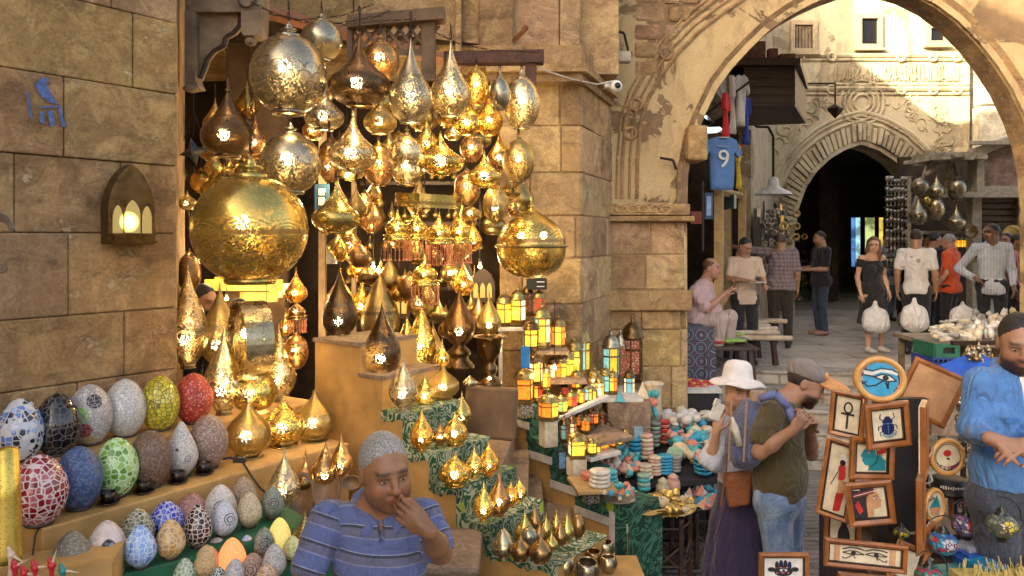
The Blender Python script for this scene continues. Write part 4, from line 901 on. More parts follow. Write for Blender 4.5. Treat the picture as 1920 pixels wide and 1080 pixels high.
for a in [
 (541, 66, 211, 142, 4.15, 'ball', 'silver', 'large silvery globe lamp with chased lattice band, top left of the hanging lamps', 'scale', 1, 28, 40),
 (603, 38, 112, 78, 4.6, 'ball', 'silver', 'grey silver globe lamp behind the large globe, highest of all the lamps', 'plain', 0, 16, 20),
 (674, 70, 197, 116, 4.3, 'ufo', 'bronze', 'wide dark bronze lamp with tall spire between silver globe and silver teardrops', 'scroll', 1, 10, 50),
 (714, 78, 150, 70, 4.9, 'ball', 'copper', 'copper globe lamp hanging in front of the wooden lattice', 'scroll', 1, 16, 22),
 (770, 78, 229, 82, 4.3, 'onion', 'silver', 'silver teardrop lamp chased with a large flower, under the lattice', 'scroll', 1, 8, 50),
 (845, 82, 217, 76, 4.5, 'onion', 'pale', 'pale silver teardrop lamp with arches round its belly, right of the lattice', 'scale', 1, 8, 30),
 (893, 130, 196, 47, 4.8, 'ball', 'amber', 'amber glowing globe lamp right of the pale teardrop lamp', 'scroll', 1, 10, 12),
 (937, 146, 205, 41, 4.7, 'ball', 'silver', 'small shiny silver globe overlapping the bigger silver globe at right', 'plain', 0, 20, 10),
 (978, 146, 240, 70, 4.9, 'ball', 'pale', 'bright silver globe lamp beside the stone pier, topmost at right', 'scroll', 1, 20, 12),
 (427, 168, 292, 98, 4.7, 'onion', 'bronze', 'dark woven bronze lamp hanging under the carved wooden bracket', 'weave', 1, 26, 60),
 (545, 250, 360, 113, 4.2, 'ball', 'silver', 'silvery globe lamp with fish scale arches, over the giant gold globe', 'scale', 1, 22, 10),
 (608, 166, 243, 74, 4.75, 'onion', 'silver', 'dim silver teardrop lamp tucked behind the large top globe', 'scale', 1, 4, 20),
 (713, 190, 250, 62, 4.7, 'squat', 'old', 'pierced brass bowl lamp glowing below the wide bronze lamp', 'dots', 1, 8, 20),
 (662, 215, 320, 92, 4.35, 'ufo', 'pale', 'wide pale brass lamp with spire and swirling leaf chasing', 'scroll', 1, 8, 12),
 (763, 250, 345, 66, 4.4, 'bulb', 'pale', 'carved silver lamp with waisted body, over the engraved tray ring', 'dots', 1, 18, 6),
 (617, 268, 340, 44, 4.6, 'egg', 'copper', 'small copper lamp just right of the fish scale globe', 'scroll', 1, 12, 30),
 (710, 272, 348, 58, 4.75, 'ball', 'copper', 'copper globe lamp half behind the wide pale brass lamp', 'scroll', 1, 8, 20),
 (826, 250, 326, 92, 4.45, 'ufo', 'gold', 'wide gold lamp glowing right of the waisted silver lamp', 'scroll', 1, 6, 12),
 (875, 190, 252, 58, 4.85, 'squat', 'gold', 'pierced gold bowl lamp glowing under the amber globe', 'dots', 1, 6, 12),
 (917, 168, 253, 52, 4.9, 'onion', 'amber', 'amber teardrop lamp between gold bowl lamp and silver globe', 'scroll', 1, 4, 14),
 (884, 254, 302, 44, 4.8, 'ball', 'copper', 'small red copper swirl globe lamp amid the gold lamps', 'scroll', 1, 6, 10),
 (908, 285, 350, 66, 4.5, 'ufo', 'gold', 'gold squat spired lamp glowing above the gold egg lamp', 'plain', 1, 6, 20),
 (936, 248, 318, 46, 4.95, 'onion', 'copper', 'coppery teardrop lamp left of the gold globe by the pier', 'scroll', 1, 6, 14),
 (972, 262, 341, 60, 4.7, 'ball', 'old', 'brass globe lamp beside the pier, below the bright silver globe', 'scroll', 1, 12, 12),
 (876, 322, 384, 50, 4.7, 'ball', 'copper', 'rosy copper globe lamp below the gold spired lamps', 'scroll', 1, 8, 16),
 (929, 346, 418, 48, 4.55, 'egg', 'old', 'plain gold egg shaped lamp hanging left of the great banded gold globe', 'plain', 1, 6, 14),
 (469, 328, 526, 213, 3.9, 'ball', 'gold', 'giant engraved gold globe lamp, the largest lamp of all', 'scroll', 1, 40, 26),
 (630, 342, 436, 90, 4.3, 'ufo', 'gold', 'brushed gold flying saucer shaped lamp right of the giant globe', 'weave', 0, 6, 14),
 (668, 352, 410, 38, 4.7, 'drop', 'old', 'small gold drop lamp behind the brushed saucer shaped lamp', 'scroll', 0, 8, 40),
 (684, 360, 405, 27, 4.9, 'ball', 'copper', 'tiny coppery globe lamp right of the brushed saucer shaped lamp', 'scroll', 1, 8, 20),
 (882, 388, 414, 38, 4.8, 'ball', 'old', 'small brass ball lamp above the right fringed lamps', 'dots', 1, 4, 10),
 (962, 372, 405, 24, 5.1, 'drop', 'copper', 'tiny copper drop lamp against the pier above the banded globe', 'plain', 0, 14, 6),
 (886, 412, 470, 36, 4.9, 'drop', 'amber', 'small amber drop lamp right of the fringed lamps', 'scroll', 1, 4, 10),
 (555, 508, 566, 42, 4.6, 'onion', 'amber', 'pierced orange onion lamp glowing over a copper fringe', 'dots', 1, 10, 30),
 (555, 628, 690, 46, 4.75, 'ball', 'copper', 'dark copper globe lamp hanging low beside the silver floor lamps', 'dots', 1, 6, 40),
 (536, 580, 628, 26, 4.9, 'onion', 'amber', 'tiny amber onion lamp behind the round disc lamp', 'plain', 1, 6, 20),
 (355, 472, 548, 42, 5.0, 'egg', 'copper', 'reddish brown woven lamp just inside the stone corner', 'weave', 0, 8, 90),
 (420, 320, 352, 46, 5.1, 'squat', 'gold', 'small gold lamp peeping out above the giant gold globe', 'plain', 0, 16, 20),
 (351, 362, 392, 36, 5.0, 'squat', 'old', 'pierced lamp glowing at the stone corner left of the giant globe', 'dots', 1, 6, 30),
 (395, 262, 300, 40, 5.2, 'squat', 'copper', 'small pierced copper lamp under the dark woven lamp', 'dots', 0, 6, 20),
 (730, 244, 300, 40, 5.2, 'onion', 'old', 'brass teardrop lamp deep between silver teardrop and pale lamps', 'dots', 1, 8, 30),
 (800, 225, 290, 46, 5.1, 'onion', 'gold', 'gold teardrop lamp deep between the two large teardrop lamps', 'dots', 1, 8, 30),
 (850, 230, 262, 34, 5.2, 'squat', 'old', 'little brass lamp hidden over the wide gold lamp', 'dots', 1, 8, 20),
 (905, 200, 240, 34, 5.3, 'ball', 'gold', 'little gold globe deep behind the amber teardrop lamp', 'dots', 1, 8, 20),
 (650, 250, 300, 40, 5.3, 'ball', 'copper', 'copper ball lamp deep behind the wide pale brass lamp', 'dots', 1, 8, 20),
 (587, 215, 262, 40, 5.2, 'squat', 'copper', 'copper bowl lamp deep in the shade behind the two silver globes', 'dots', 1, 8, 30),
]:
 u, v0, v1, w_, Y, kd, fn, lab, pat, lit, fh, hg = a
 lamp(H_, u, v0, v1, w_, Y, kd, fn, lab, pat, lit, fh, hg, G1)
def banded():
 u, v0, v1, w_, Y = 996, 388, 522, 130, 5.0; s = Y/F; R0 = w_/2*s; H = (v1-v0)*s; zb = EYE-(v1-VH)*s
 root = empty(H_, (PX(u, Y), Y, zb)); pr = [(.10, .0), (.48, .035), (.80, .14), (.96, .29), (1, .43)]
 b = MB(); b.lathe([(r*R0, z*H) for r, z in crom(pr, 12)], 40); b.build('lower_shade', brass('gold', 'scale', True, .7), root)
 b = MB(); b.lathe([(r*R0, z*H) for r, z in crom([(1, .47), (.95, .60), (.78, .74), (.52, .84), (.30, .91), (.13, .96), (.06, 1)], 14)], 40); b.build('upper_shade', brass('gold', 'scroll', True), root)
 b = MB(); b.lathe([(R0*.99, .425*H), (R0*1.035, .435*H), (R0*1.035, .47*H), (R0*.99, .48*H)], 40)
 for k in range(40): a_ = math.tau*k/40; b.ball((R0*1.035*math.cos(a_), R0*1.035*math.sin(a_), .452*H), .007, 6)
 b.build('band', brass('old', 'plain', False), root)
 b = MB(); b.lathe([(.02, H*.99), (.022, H*1.02), (.008, H*1.04), (.012, H*1.06), (.002, H*1.14)], 12); b.build('finial', brass('gold', 'plain', False), root)
 for q, dx in enumerate((-.30, .34)):
  b = MB(); b.ball((dx*R0, -R0*.6, H*.60), .024, 10); b.build('bulb', M_bulb, root)
 glow(root, (0, 0, H*.5), 6); tag(root, 'great gold globe lamp with a beaded band and conical top, against the stone pier', 'hanging lamp', G1)
banded()
def fringed(u, v0, v1, w_, Y, label, fin='gold'):
 s = Y/F; R0 = w_/2*s; H = (v1-v0)*s; root = empty('fringed_lamp', (PX(u, Y), Y, EYE-(v1-VH)*s))
 b = MB(); b.lathe([(r*R0, H*.42+z*H*.56) for r, z in crom([(.98, 0), (1, .08), (.82, .12), (.86, .25), (.92, .36), (.78, .52), (.45, .64), (.2, .76), (.1, .88), (.03, 1)], 18)], 24); b.build('shade', brass(fin, 'dots', True, 1.3), root)
 b = MB(); b.torus((0, 0, H*.42), R0*1.0, .006, 22, 6); b.torus((0, 0, H*.50), R0*1.02, .005, 22, 6); b.build('rim', brass(fin, 'plain', False), root)
 b = MB()
 for k in range(20):
  a_ = math.tau*k/20; x, y = R0*math.cos(a_), R0*math.sin(a_); b.cyl((x, y, H*.05), (x, y, H*.41), .0022, n=4); b.ball((x, y, H*.04), .0055, 6); b.ball((x, y, H*.22), .004, 5)
 b.build('bead_fringe', mat('bead_fringe', m_plain, (.42, .17, .08), .35, .5), root)
 b = MB(); b.ball((0, -R0*.5, H*.62), .013, 8); b.build('bulb', M_bulb, root); glow(root, (0, 0, H*.45), 1.0, .015)
 b = MB(); b.tube([(0, 0, H*.98), (.003, 0, H*1.25)], .0025, 4); b.build('cord', M_cord, root)
 tag(root, label, 'hanging lamp', 'fringed lamps')
fringed(745, 390, 492, 50, 4.5, 'gold fringed lamp with red beads, leftmost of the fringed row'); fringed(782, 392, 490, 46, 4.8, 'gold fringed lamp with red beads, second of the fringed row')
fringed(824, 396, 501, 50, 4.5, 'gold fringed lamp hanging lowest in the row, under the ring end'); fringed(861, 398, 497, 46, 4.75, 'gold fringed lamp with red beads, rightmost of the fringed row')
fringed(797, 478, 574, 52, 4.6, 'single fringed lamp hanging on its own below the fringed row'); fringed(556, 560, 625, 36, 4.7, 'copper fringed shade below the orange onion lamp', 'copper')
root = empty('engraved_ring', P(803, 378, 4.5)); b = MB(); Rr = 62*4.5/F
b.lathe([(Rr, -.034), (Rr, .040), (Rr-.004, .040), (Rr-.004, -.034), (Rr, -.034)], 40, smooth=False); b.build('band', brass('gold', 'scroll', False, 1.4), root)
b = MB()
for a_ in (0.4, 2.5, 4.6): b.tube([(Rr*math.cos(a_), Rr*math.sin(a_), .03), (0, 0, .32)], .002, 4)
b.tube([(0, 0, .32), (0, 0, .6)], .002, 4); b.build('wires', M_iron, root); root.rotation_euler = (R(2), R(3), 0); tag(root, 'wide engraved gold ring hanging over the fringed lamps', 'ring lamp')
root = empty('star_lantern', P(363, 285, 4.6)); b = MB()
V = []; Fc = []
for k in range(8):
 a_ = math.tau*k/8; r_ = .085 if k % 2 == 0 else .038; V.append((r_*math.cos(a_+.2), 0, r_*math.sin(a_+.2)))
V += [(0, -.04, 0), (0, .04, 0)]
for k in range(8): Fc += [(k, (k+1) % 8, 8), ((k+1) % 8, k, 9)]
b.add(V, Fc); b.build('star', mat('star_metal', m_plain, (.10, .11, .12), .35, .9, .5, 30), root); b = MB()
for dx in (-.06, 0, .06): b.tube([(dx, 0, .06 if dx else .085), (0, 0, .24)], .002, 4)
b.tube([(0, 0, .24), (0, 0, .34)], .003, 4); b.build('chain', M_iron, root); tag(root, 'dark metal star lantern hanging beside the stone corner', 'lantern')
rr = random.Random(77); ks = ['onion', 'ball', 'squat', 'drop', 'ufo']
for k in range(84):
 u, v = rr.uniform(600, 985), rr.uniform(120, 400)
 if k > 33: u, v = (rr.uniform(630, 935), rr.uniform(370, 600)) if k % 3 else (rr.uniform(345, 480), rr.uniform(150, 330))
 w_ = rr.uniform(30, 52); kd = ks[k % 5]; hh = w_*(1.5 if kd in ('onion', 'drop') else 1.0)
 lamp(H_, u, v, v+hh, w_, rr.uniform(5.5, 6.2), kd, ['old', 'copper', 'gold', 'amber'][k % 4], 'small brass lamp hanging in the crowded depth behind the big lamps', ['dots', 'scroll'][k % 2], 1 if k % 5 == 0 else 0, 6, 24, 'small brass lamps crowded behind the big ones', seg=18)
# standing brass lamps --------------------------------------------------
T_ = 'table_lamp'
def stand(u, v0, vb, w_, z, kd, fn, lab, pat='scroll', lit=1, fh=8, base=6, grp=None, **k):
 return lamp(T_, u, v0, vb-base, w_, YZ(vb, z), kd, fn, lab, pat, lit, fh, 0, grp, base, 'table lamp', **k)
G2 = 'brass lamps on the ochre display steps'
stand(420, 618, 777, 77, 1.44, 'drop', 'pale', 'pale pierced brass teardrop lamp with honeycomb lattice beside the red egg lamp', 'scale', grp=G2)
stand(523, 612, 752, 64, 1.44, 'drop', 'pale', 'pale brass teardrop lamp with round medallion, right of the disc lamp', 'scroll', grp=G2)
stand(352, 500, 690, 74, 1.62, 'drop', 'pale', 'tall pale silver teardrop lamp rising at the stone corner', 'scroll', grp=G2)
stand(412, 535, 690, 76, 1.60, 'drop', 'old', 'tall brass cone lamp between the stone corner and the disc lamp', 'scroll', grp=G2)
stand(466, 752, 857, 84, 1.27, 'squat', 'old', 'translucent bronze onion lamp with a glowing bulb, left of three on the lower step', 'plain', 1, 0, 8, G2)
stand(532, 748, 836, 80, 1.27, 'squat', 'gold', 'golden crackled onion lamp, middle of three on the lower step', 'weave', 1, 10, 8, G2)
stand(590, 735, 826, 76, 1.27, 'squat', 'old', 'ribbed amber bronze onion lamp, right of three on the lower step', 'plain', 1, 6, 6, G2, flute=.03)
stand(533, 848, 948, 60, 1.12, 'drop', 'silver', 'silver teardrop lamp with netted pattern and red stone beside the grey egg lamp', 'scale', 1, 12, 3)
stand(573, 858, 926, 44, 1.12, 'drop', 'copper', 'small rosy brass teardrop lamp right of the netted silver lamp', 'scale', 1, 18, 3)
stand(611, 828, 912, 56, 1.16, 'drop', 'copper', 'coppery pierced teardrop lamp glowing at its left foot', 'dots', 1, 4, 3)
stand(640, 816, 896, 42, 1.22, 'drop', 'copper', 'slim coppery teardrop lamp nearest the ochre parapet wall', 'dots', 1, 4, 3)
stand(572, 962, 1040, 56, 1.02, 'drop', 'old', 'dull brass cone lamp in front of the round wooden mirror', 'weave', 0, 6, 3)
stand(612, 945, 1012, 50, 1.06, 'drop', 'old', 'dull brass cone lamp beside the striped shirt shoulder', 'weave', 0, 6, 3)
s = 4.45/F; root = empty('disc_lamp', P(476, 768, 4.45)); b = MB()
b.lathe([(r*42*s, z*66*s) for r, z in crom([(.5, 0), (.78, .1), (1, .4), (.95, .7), (.7, 1)], 12)], 32); b.build('pot', brass('gold', 'scale', True, 1.2), root)
b = MB(); b.ball((.0, -.085, .10), .03); b.build('bulb', M_bulb, root); glow(root, (0, 0, .1), 5)
MD = Matrix.Translation((-.02, 0, .385)) @ Matrix.Rotation(R(-58), 4, 'Z') @ Matrix.Rotation(R(90), 4, 'X')
b = MB(); Rd = .22; b.lathe([(Rd, -.075), (Rd, .075), (Rd-.006, .075), (Rd-.006, -.075), (Rd, -.075)], 44, 0, MD, smooth=False); b.build('rim_band', brass('pale', 'dots', True, 1.3), root)
b = MB(); b.lathe([(0, .062), (Rd*.68, .058), (Rd*.7, .045), (Rd*.99, .045)], 44, 0, MD, smooth=False); b.lathe([(0, -.05), (Rd*.99, -.045)], 44, 0, MD, smooth=False); b.build('disc_face', brass('gold', 'dots', False, 1.2), root)
glow(root, (0, 0, .385), 5); b = MB(); b.ball((.0, -.14, .44), .024); b.build('bulb', M_bulb, root)
tag(root, 'round drum shaped silver lamp standing on edge on a carved pot, below the giant globe', 'table lamp')
def inner(u, v0, v1, w_, Y, kd, fn, lab, pat='scroll', lit=1, fh=6, base=5, **k): return lamp(T_, u, v0, v1-base, w_, Y, kd, fn, lab, pat, lit, fh, 0, None, base, 'table lamp', **k)
inner(637, 505, 640, 66, 5.05, 'drop', 'dark', 'tall dark pierced teardrop lamp on top of the ochre parapet', 'scroll')
inner(712, 518, 650, 70, 5.5, 'leaf', 'old', 'tall dull brass leaf shaped lamp behind the dark teardrop lamps', 'scroll', 0)
inner(733, 548, 640, 34, 5.8, 'leaf', 'gold', 'gold edged leaf lamp half hidden behind the tall dull brass one', 'plain', 0)
inner(716, 572, 710, 72, 4.75, 'drop', 'dark', 'shiny dark brown teardrop lamp on the second parapet step', 'scroll')
inner(763, 598, 690, 40, 5.1, 'leaf', 'gold', 'slim bright gold leaf lamp beside the dark brown teardrop lamp', 'dots')
inner(790, 578, 694, 50, 5.2, 'leaf', 'gold', 'tall ribbed bright gold leaf lamp in the middle of the shop', 'dots', flute=.05)
inner(812, 606, 680, 36, 5.6, 'drop', 'old', 'small brass lamp hidden behind the ribbed gold leaf lamp', 'dots')
inner(861, 540, 690, 60, 5.3, 'drop', 'bronze', 'tall bronze teardrop lamp on a stepped stand, centre right of the shop', 'dots', 1, 6, 42)
inner(917, 552, 632, 46, 5.2, 'drop', 'old', 'pierced brass teardrop lamp glowing on the tall bowl pedestal', 'dots', 1, 8, 3)
inner(756, 672, 772, 54, 4.55, 'drop', 'silver', 'silver teardrop lamp dotted with dark ovals, top of the green cloth', 'scale', 1, 6, 8)
inner(797, 706, 765, 42, 4.75, 'squat', 'gold', 'little gold onion lamp right of the lamp with dark ovals', 'plain')
inner(831, 688, 748, 60, 4.9, 'squat', 'old', 'brass onion lamp carrying a smaller pointed lamp on top', 'plain', 1, 0, 5)
inner(829, 640, 688, 30, 4.9, 'onion', 'gold', 'small pointed gold lamp on top of the brass onion lamp', 'scale', 1, 8, 2)
inner(881, 704, 726, 28, 5.0, 'squat', 'pale', 'tiny pale brass pot on the hide board', 'plain', 0, 0, 2)
G3 = 'small brass lamps on the green cloth steps'
for (u, v0, vb, w_, Y, kd, fn, pt, lab) in [
 (791, 768, 847, 45, 4.42, 'drop', 'amber', 'scale', 'rosy gold netted drop lamp, left on the second cloth step'), (826, 795, 834, 32, 4.5, 'squat', 'copper', 'plain', 'small shiny copper onion lamp, middle of the second cloth step'),
 (853, 776, 835, 50, 4.55, 'squat', 'gold', 'scale', 'bright netted gold onion lamp, right on the second cloth step'), (866, 738, 800, 40, 4.85, 'drop', 'gold', 'scale', 'gold drop lamp standing behind the bright netted onion lamp'),
 (853, 852, 910, 60, 4.25, 'squat', 'gold', 'plain', 'plump mirror gold onion lamp, left on the third cloth step'), (889, 838, 897, 34, 4.35, 'drop', 'gold', 'plain', 'slim gold drop lamp, middle of the third cloth step'),
 (916, 830, 892, 44, 4.45, 'drop', 'amber', 'scale', 'tilted rosy gold lamp with spiral netting, right on the third cloth step'), (907, 905, 978, 42, 4.05, 'drop', 'gold', 'plain', 'golden pear lamp at the front of the fourth cloth step'),
 (936, 884, 966, 44, 4.12, 'onion', 'copper', 'plain', 'rosy bell shaped lamp behind the golden pear lamp'), (958, 906, 948, 32, 4.25, 'squat', 'amber', 'plain', 'small gold onion lamp between bell lamp and pointed lamp'),
 (974, 897, 942, 30, 4.35, 'drop', 'gold', 'scale', 'small pointed gold lamp, rightmost on the fourth cloth step')]:
 lamp(T_, u, v0, vb-4, w_, Y, kd, fn, lab, pt, 1, 7, 0, G3, 4, 'table lamp', e=1.2, seg=26)
for (u, v0, vb, w_, Y, kd, fn, lab) in [
 (944, 990, 1047, 44, 3.88, 'leaf', 'pale', 'pale faceted cone lamp, front left of the lowest cloth step'), (984, 958, 1030, 42, 4.0, 'drop', 'gold', 'pale gold drop lamp behind the faceted cone lamp'),
 (1003, 946, 1002, 28, 4.2, 'drop', 'copper', 'slim rosy spire lamp at the back of the lowest cloth step'), (976, 1006, 1050, 40, 3.82, 'squat', 'copper', 'dark rosy onion lamp in front of the silver topped ball'),
 (992, 988, 1026, 34, 3.95, 'ball', 'silver', 'silver topped ball lamp in the middle of the lowest cloth step'), (1014, 1004, 1054, 44, 3.78, 'squat', 'copper', 'silver topped copper onion lamp at the very front of the lowest cloth step'),
 (1012, 982, 1020, 26, 4.02, 'drop', 'copper', 'little rosy drop lamp right of the silver topped ball'), (1024, 966, 1012, 28, 4.12, 'drop', 'gold', 'little gold drop lamp behind the little rosy one'),
 (1043, 958, 1006, 26, 4.2, 'drop', 'gold', 'gold drop lamp with hooked tip at the back right of the lowest step'), (1034, 998, 1034, 28, 3.92, 'drop', 'gold', 'bright small gold drop lamp beside the front copper onion lamp'),
 (1050, 976, 1024, 26, 4.0, 'drop', 'copper', 'slim coppery drop lamp third from the right end of the lowest step'), (1063, 960, 1018, 30, 4.05, 'drop', 'gold', 'tall gold drop lamp second from the right end of the lowest step'),
 (1084, 965, 1011, 28, 4.1, 'egg', 'copper', 'smooth copper egg lamp at the right end of the lowest step')]:
 lamp(T_, u, v0, vb-3, w_, Y, kd, fn, lab, 'plain', 0, 7, 0, 'small brass lamps crowded on the lowest cloth step', 3, 'table lamp', seg=24)
s = 5.2/F; root = empty('brass_pedestal', P(918, 726, 5.2)); b = MB()
b.lathe([(r*s, z*s) for r, z in [(0, 0), (23, 0), (24, 8), (20, 16), (10, 22), (14, 30), (15, 38), (9, 46), (12, 52), (22, 66), (24, 80), (26, 92), (33, 94), (33, 96), (24, 95), (20, 84), (0, 80)]], 30); b.build('stem', brass('bronze', 'dots', False), root)
b = MB(); b.ball((0, -.045, .055), .017); b.build('bulb', M_bulb, root); tag(root, 'tall bronze pedestal with a wide bowl rim standing on the hide board', 'stand')
for i, (u, v, w_, Y, rx, fn, lab) in enumerate([(1092, 1030, 52, 4.3, 60, 'pale', 'pale hammered bowl tipped towards the stair'), (1078, 1052, 48, 4.15, 50, 'silver', 'silver hammered pot lying on its side at left'), (1113, 1046, 34, 4.1, 8, 'copper', 'coppery hammered beaker standing upright in the middle'),
 (1134, 1030, 38, 4.3, 5, 'pale', 'pale hammered beaker, rightmost of the cup pile'), (1060, 1062, 42, 4.0, 0, 'pale', 'shiny round hammered pot, front left of the cup pile'), (1140, 1058, 36, 4.05, 0, 'pale', 'small hammered pot at the lower right of the cup pile'), (1100, 1072, 50, 3.9, 10, 'silver', 'hammered silver bowl cut by the bottom edge of the picture')]):
 s = Y/F; r_ = w_/2*s; b = MB(); b.lathe([(0, -r_*.9), (r_*.6, -r_*.85), (r_*.95, -r_*.3), (r_, r_*.15), (r_*.8, r_*.7), (r_*.7, r_*.85), (r_*.64, r_*.84), (r_*.72, r_*.6), (r_*.9, .1*r_), (r_*.5, -r_*.75), (0, -r_*.8)], 26)
 o = b.build('hammered_cup', brass(fn, 'dots', False, .9), loc=P(u, v, Y)); o.rotation_euler = (R(rx), R(rx*.4), 0); tag(o, lab, 'cup', 'hammered cups piled at the foot of the stair')
b = MB(); b.box((0, 0, -.30), (.62, .6, .6)); o = b.build('low_bench', M_ochre, loc=P(1098, 1084, 4.15)); tag(o, 'low ochre plinth carrying the hammered cups at the bottom edge', 'plinth')
# ================================================================ EGG LAMPS
def m_mosaic(name, cols, grout, sc=26, gw=.10, rough=.18, stretch=(1, 1, 1), patch=None, em=None):
 n = N(name); vec = n.map(stretch)
 cell = n.n('TexVoronoi', feature='F1'); cell.inputs['Scale'].default_value = sc; cell.inputs['Randomness'].default_value = .62; n.t.links.new(vec, cell.inputs['Vector'])
 ed = n.vor(sc, 'DISTANCE_TO_EDGE', vec=vec, rnd_=.62)
 sp = n.n('SeparateColor'); n.t.links.new(cell.outputs['Color'], sp.inputs[0])
 k = len(cols); col = n.ramp(sp.outputs[0], [(i/k, c) for i, c in enumerate(cols)], 'CONSTANT')
 m = n.mr(ed, gw*.6, gw, 1, 0)
 if patch:
  for (p, r, c) in patch:
   d = n.n('VectorMath', operation='DISTANCE'); n.t.links.new(n.tc.outputs['Object'], d.inputs[0]); d.inputs[1].default_value = p
   col = n.mix(n.mr(d.outputs['Value'], r*.97, r, 1, 0), col, n.mix(.35, c, n.mix(.5, c, sp.outputs[1], 'MULTIPLY')))
 col = n.mix(m, col, grout)
 n.p(Base_Color=col, Roughness=n.mix(m, (rough,)*3, (.8,)*3), Coat_Weight=.3)
 if em: n.p(Emission_Color=em[0], Emission_Strength=em[1])
 n.bump(n.math('MULTIPLY', m, -1), .35, .004); return n.m
def m_gravel(name, a, b_, c, sc=85, em=None, patch=None, dotty=None):
 n = N(name); cell = n.n('TexVoronoi', feature='F1'); cell.inputs['Scale'].default_value = sc; n.t.links.new(n.tc.outputs['Object'], cell.inputs['Vector'])
 sp = n.n('SeparateColor'); n.t.links.new(cell.outputs['Color'], sp.inputs[0])
 col = n.ramp(sp.outputs[0], [(0, a), (.45, b_), (.82, c)], 'CONSTANT')
 col = n.mix(n.mr(cell.outputs['Distance'], .35, .7, 0, .6), col, tuple(x*.4 for x in a))
 if patch:
  for (p, r, c2) in patch:
   d = n.n('VectorMath', operation='DISTANCE'); n.t.links.new(n.tc.outputs['Object'], d.inputs[0]); d.inputs[1].default_value = p
   w_ = n.math('ADD', d.outputs['Value'], n.math('MULTIPLY', n.noise(60, 2), .012)); rg = n.math('ABSOLUTE', n.math('SUBTRACT', n.math('FRACT', n.math('MULTIPLY', w_, 2.2/r)), .5))
   ins = n.mr(d.outputs['Value'], r*.97, r, 1, 0); col = n.mix(n.math('MULTIPLY', ins, n.mr(rg, .12, .2, 1, 0)), col, c2)
 if dotty:
  q = n.n('TexVoronoi', feature='F1'); q.inputs['Scale'].default_value = 24; q.inputs['Randomness'].default_value = .4; n.t.links.new(n.tc.outputs['Object'], q.inputs['Vector'])
  s2 = n.n('SeparateColor'); n.t.links.new(q.outputs['Color'], s2.inputs[0]); dc = n.ramp(s2.outputs[0], [(0, (.4, .03, .02)), (.35, (.03, .16, .04)), (.6, (.5, .12, .02)), (.8, (.04, .1, .08))], 'CONSTANT'); col = n.mix(n.mr(q.outputs['Distance'], .2, .24, 1, 0), col, dc)
 n.p(Base_Color=col, Roughness=.45)
 if em: n.p(Emission_Color=em[0], Emission_Strength=em[1])
 n.bump(cell.outputs['Distance'], .5, .004); return n.m
EGG = crom([(.50, 0), (.66, .05), (.88, .2), (1, .40), (.96, .58), (.80, .76), (.54, .90), (.28, .97), (.05, 1)], 26)
EGGP = crom([(.40, 0), (.62, .06), (.90, .2), (1, .34), (.90, .50), (.66, .68), (.40, .84), (.22, .95), (.04, 1)], 26)
EGGT = crom([(.50, 0), (.68, .05), (.93, .2), (1, .36), (.92, .54), (.72, .73), (.45, .89), (.22, .97), (.04, 1)], 24)
M_foot = mat('dark_foot', m_plain, (.05, .03, .02), .5)
def egg(u, v0, vb, w_, z, m, label, grp, pr=None, Y=None, lit=0):
 Y = Y or YZ(vb, z); s = Y/F; R0 = w_/2*s; Hh = (vb-v0)*s; root = empty('egg_lamp', (PX(u, Y), Y, EYE-(vb-VH)*s), rnd.uniform(-.5, .5) if grp.startswith('small') else 0)
 b = MB(); b.lathe([(r*R0, .012+q*(Hh-.012)) for r, q in (pr or EGG)], 36); b.build('shade', m, root)
 b = MB(); b.lathe([(0, 0), (.5*R0, 0), (.52*R0, .006), (.48*R0, .014), (0, .015)], 22); b.build('foot', M_foot, root)
 tag(root, label, 'egg lamp', grp)
 if lit: glow(root, (0, -R0*1.3, Hh*.5), .6)
 return root
W = (.62, .60, .58)
ga, gb, gc = 'large egg lamps on the upper ochre step', 'large egg lamps on the lower ochre step', 'small egg lamps on the green shelves'
egg(38, 746, 868, 79, 1.44, mat('m1', m_mosaic, [W, (.03, .035, .06), (.12, .2, .5), (.5, .52, .6), (.3, .38, .62), W, (.02, .02, .03)], (.5, .5, .5), 42), 'white, blue and black chip mosaic egg lamp, leftmost on the upper step', ga)
egg(108, 737, 853, 80, 1.44, mat('m2', m_mosaic, [(.006, .006, .008), (.012, .012, .014)], (.10, .095, .09), 34, .07, .06), 'glossy black mosaic egg lamp on the upper step', ga)
egg(168, 720, 833, 80, 1.44, mat('m3', m_mosaic, [(.5, .44, .40), (.40, .36, .34), (.55, .5, .46)], (.3, .27, .25), 55, .09, .3, patch=[((.01, -.11, .155), .042, (.38, .62, .12)), ((.025, -.10, .08), .038, (.35, .02, .03)), ((-.055, -.075, .20), .036, (.2, .35, .75)), ((.055, -.06, .215), .035, (.02, .02, .02)), ((.045, -.08, .025), .032, (.55, .42, .08)), ((-.095, -.045, .16), .032, (.5, .55, .1))]), 'egg lamp with coloured petal panels of green, blue and red mosaic', ga)
egg(234, 710, 818, 75, 1.44, mat('m4', m_mosaic, [(.62, .60, .55), (.55, .53, .48), (.66, .64, .6)], (.34, .33, .30), 62, .09), 'white fine mosaic egg lamp on the upper step', ga)
egg(300, 704, 806, 71, 1.44, mat('m5', m_mosaic, [(.62, .50, .03), (.50, .40, .02), (.7, .6, .08)], (.16, .13, .02), 46, .09, .1), 'shiny yellow mosaic egg lamp on the upper step', ga)
egg(363, 699, 793, 69, 1.44, mat('m6', m_gravel, (.42, .04, .02), (.55, .07, .04), (.7, .25, .2), 120), 'bright red glitter egg lamp, rightmost egg on the upper step', ga)
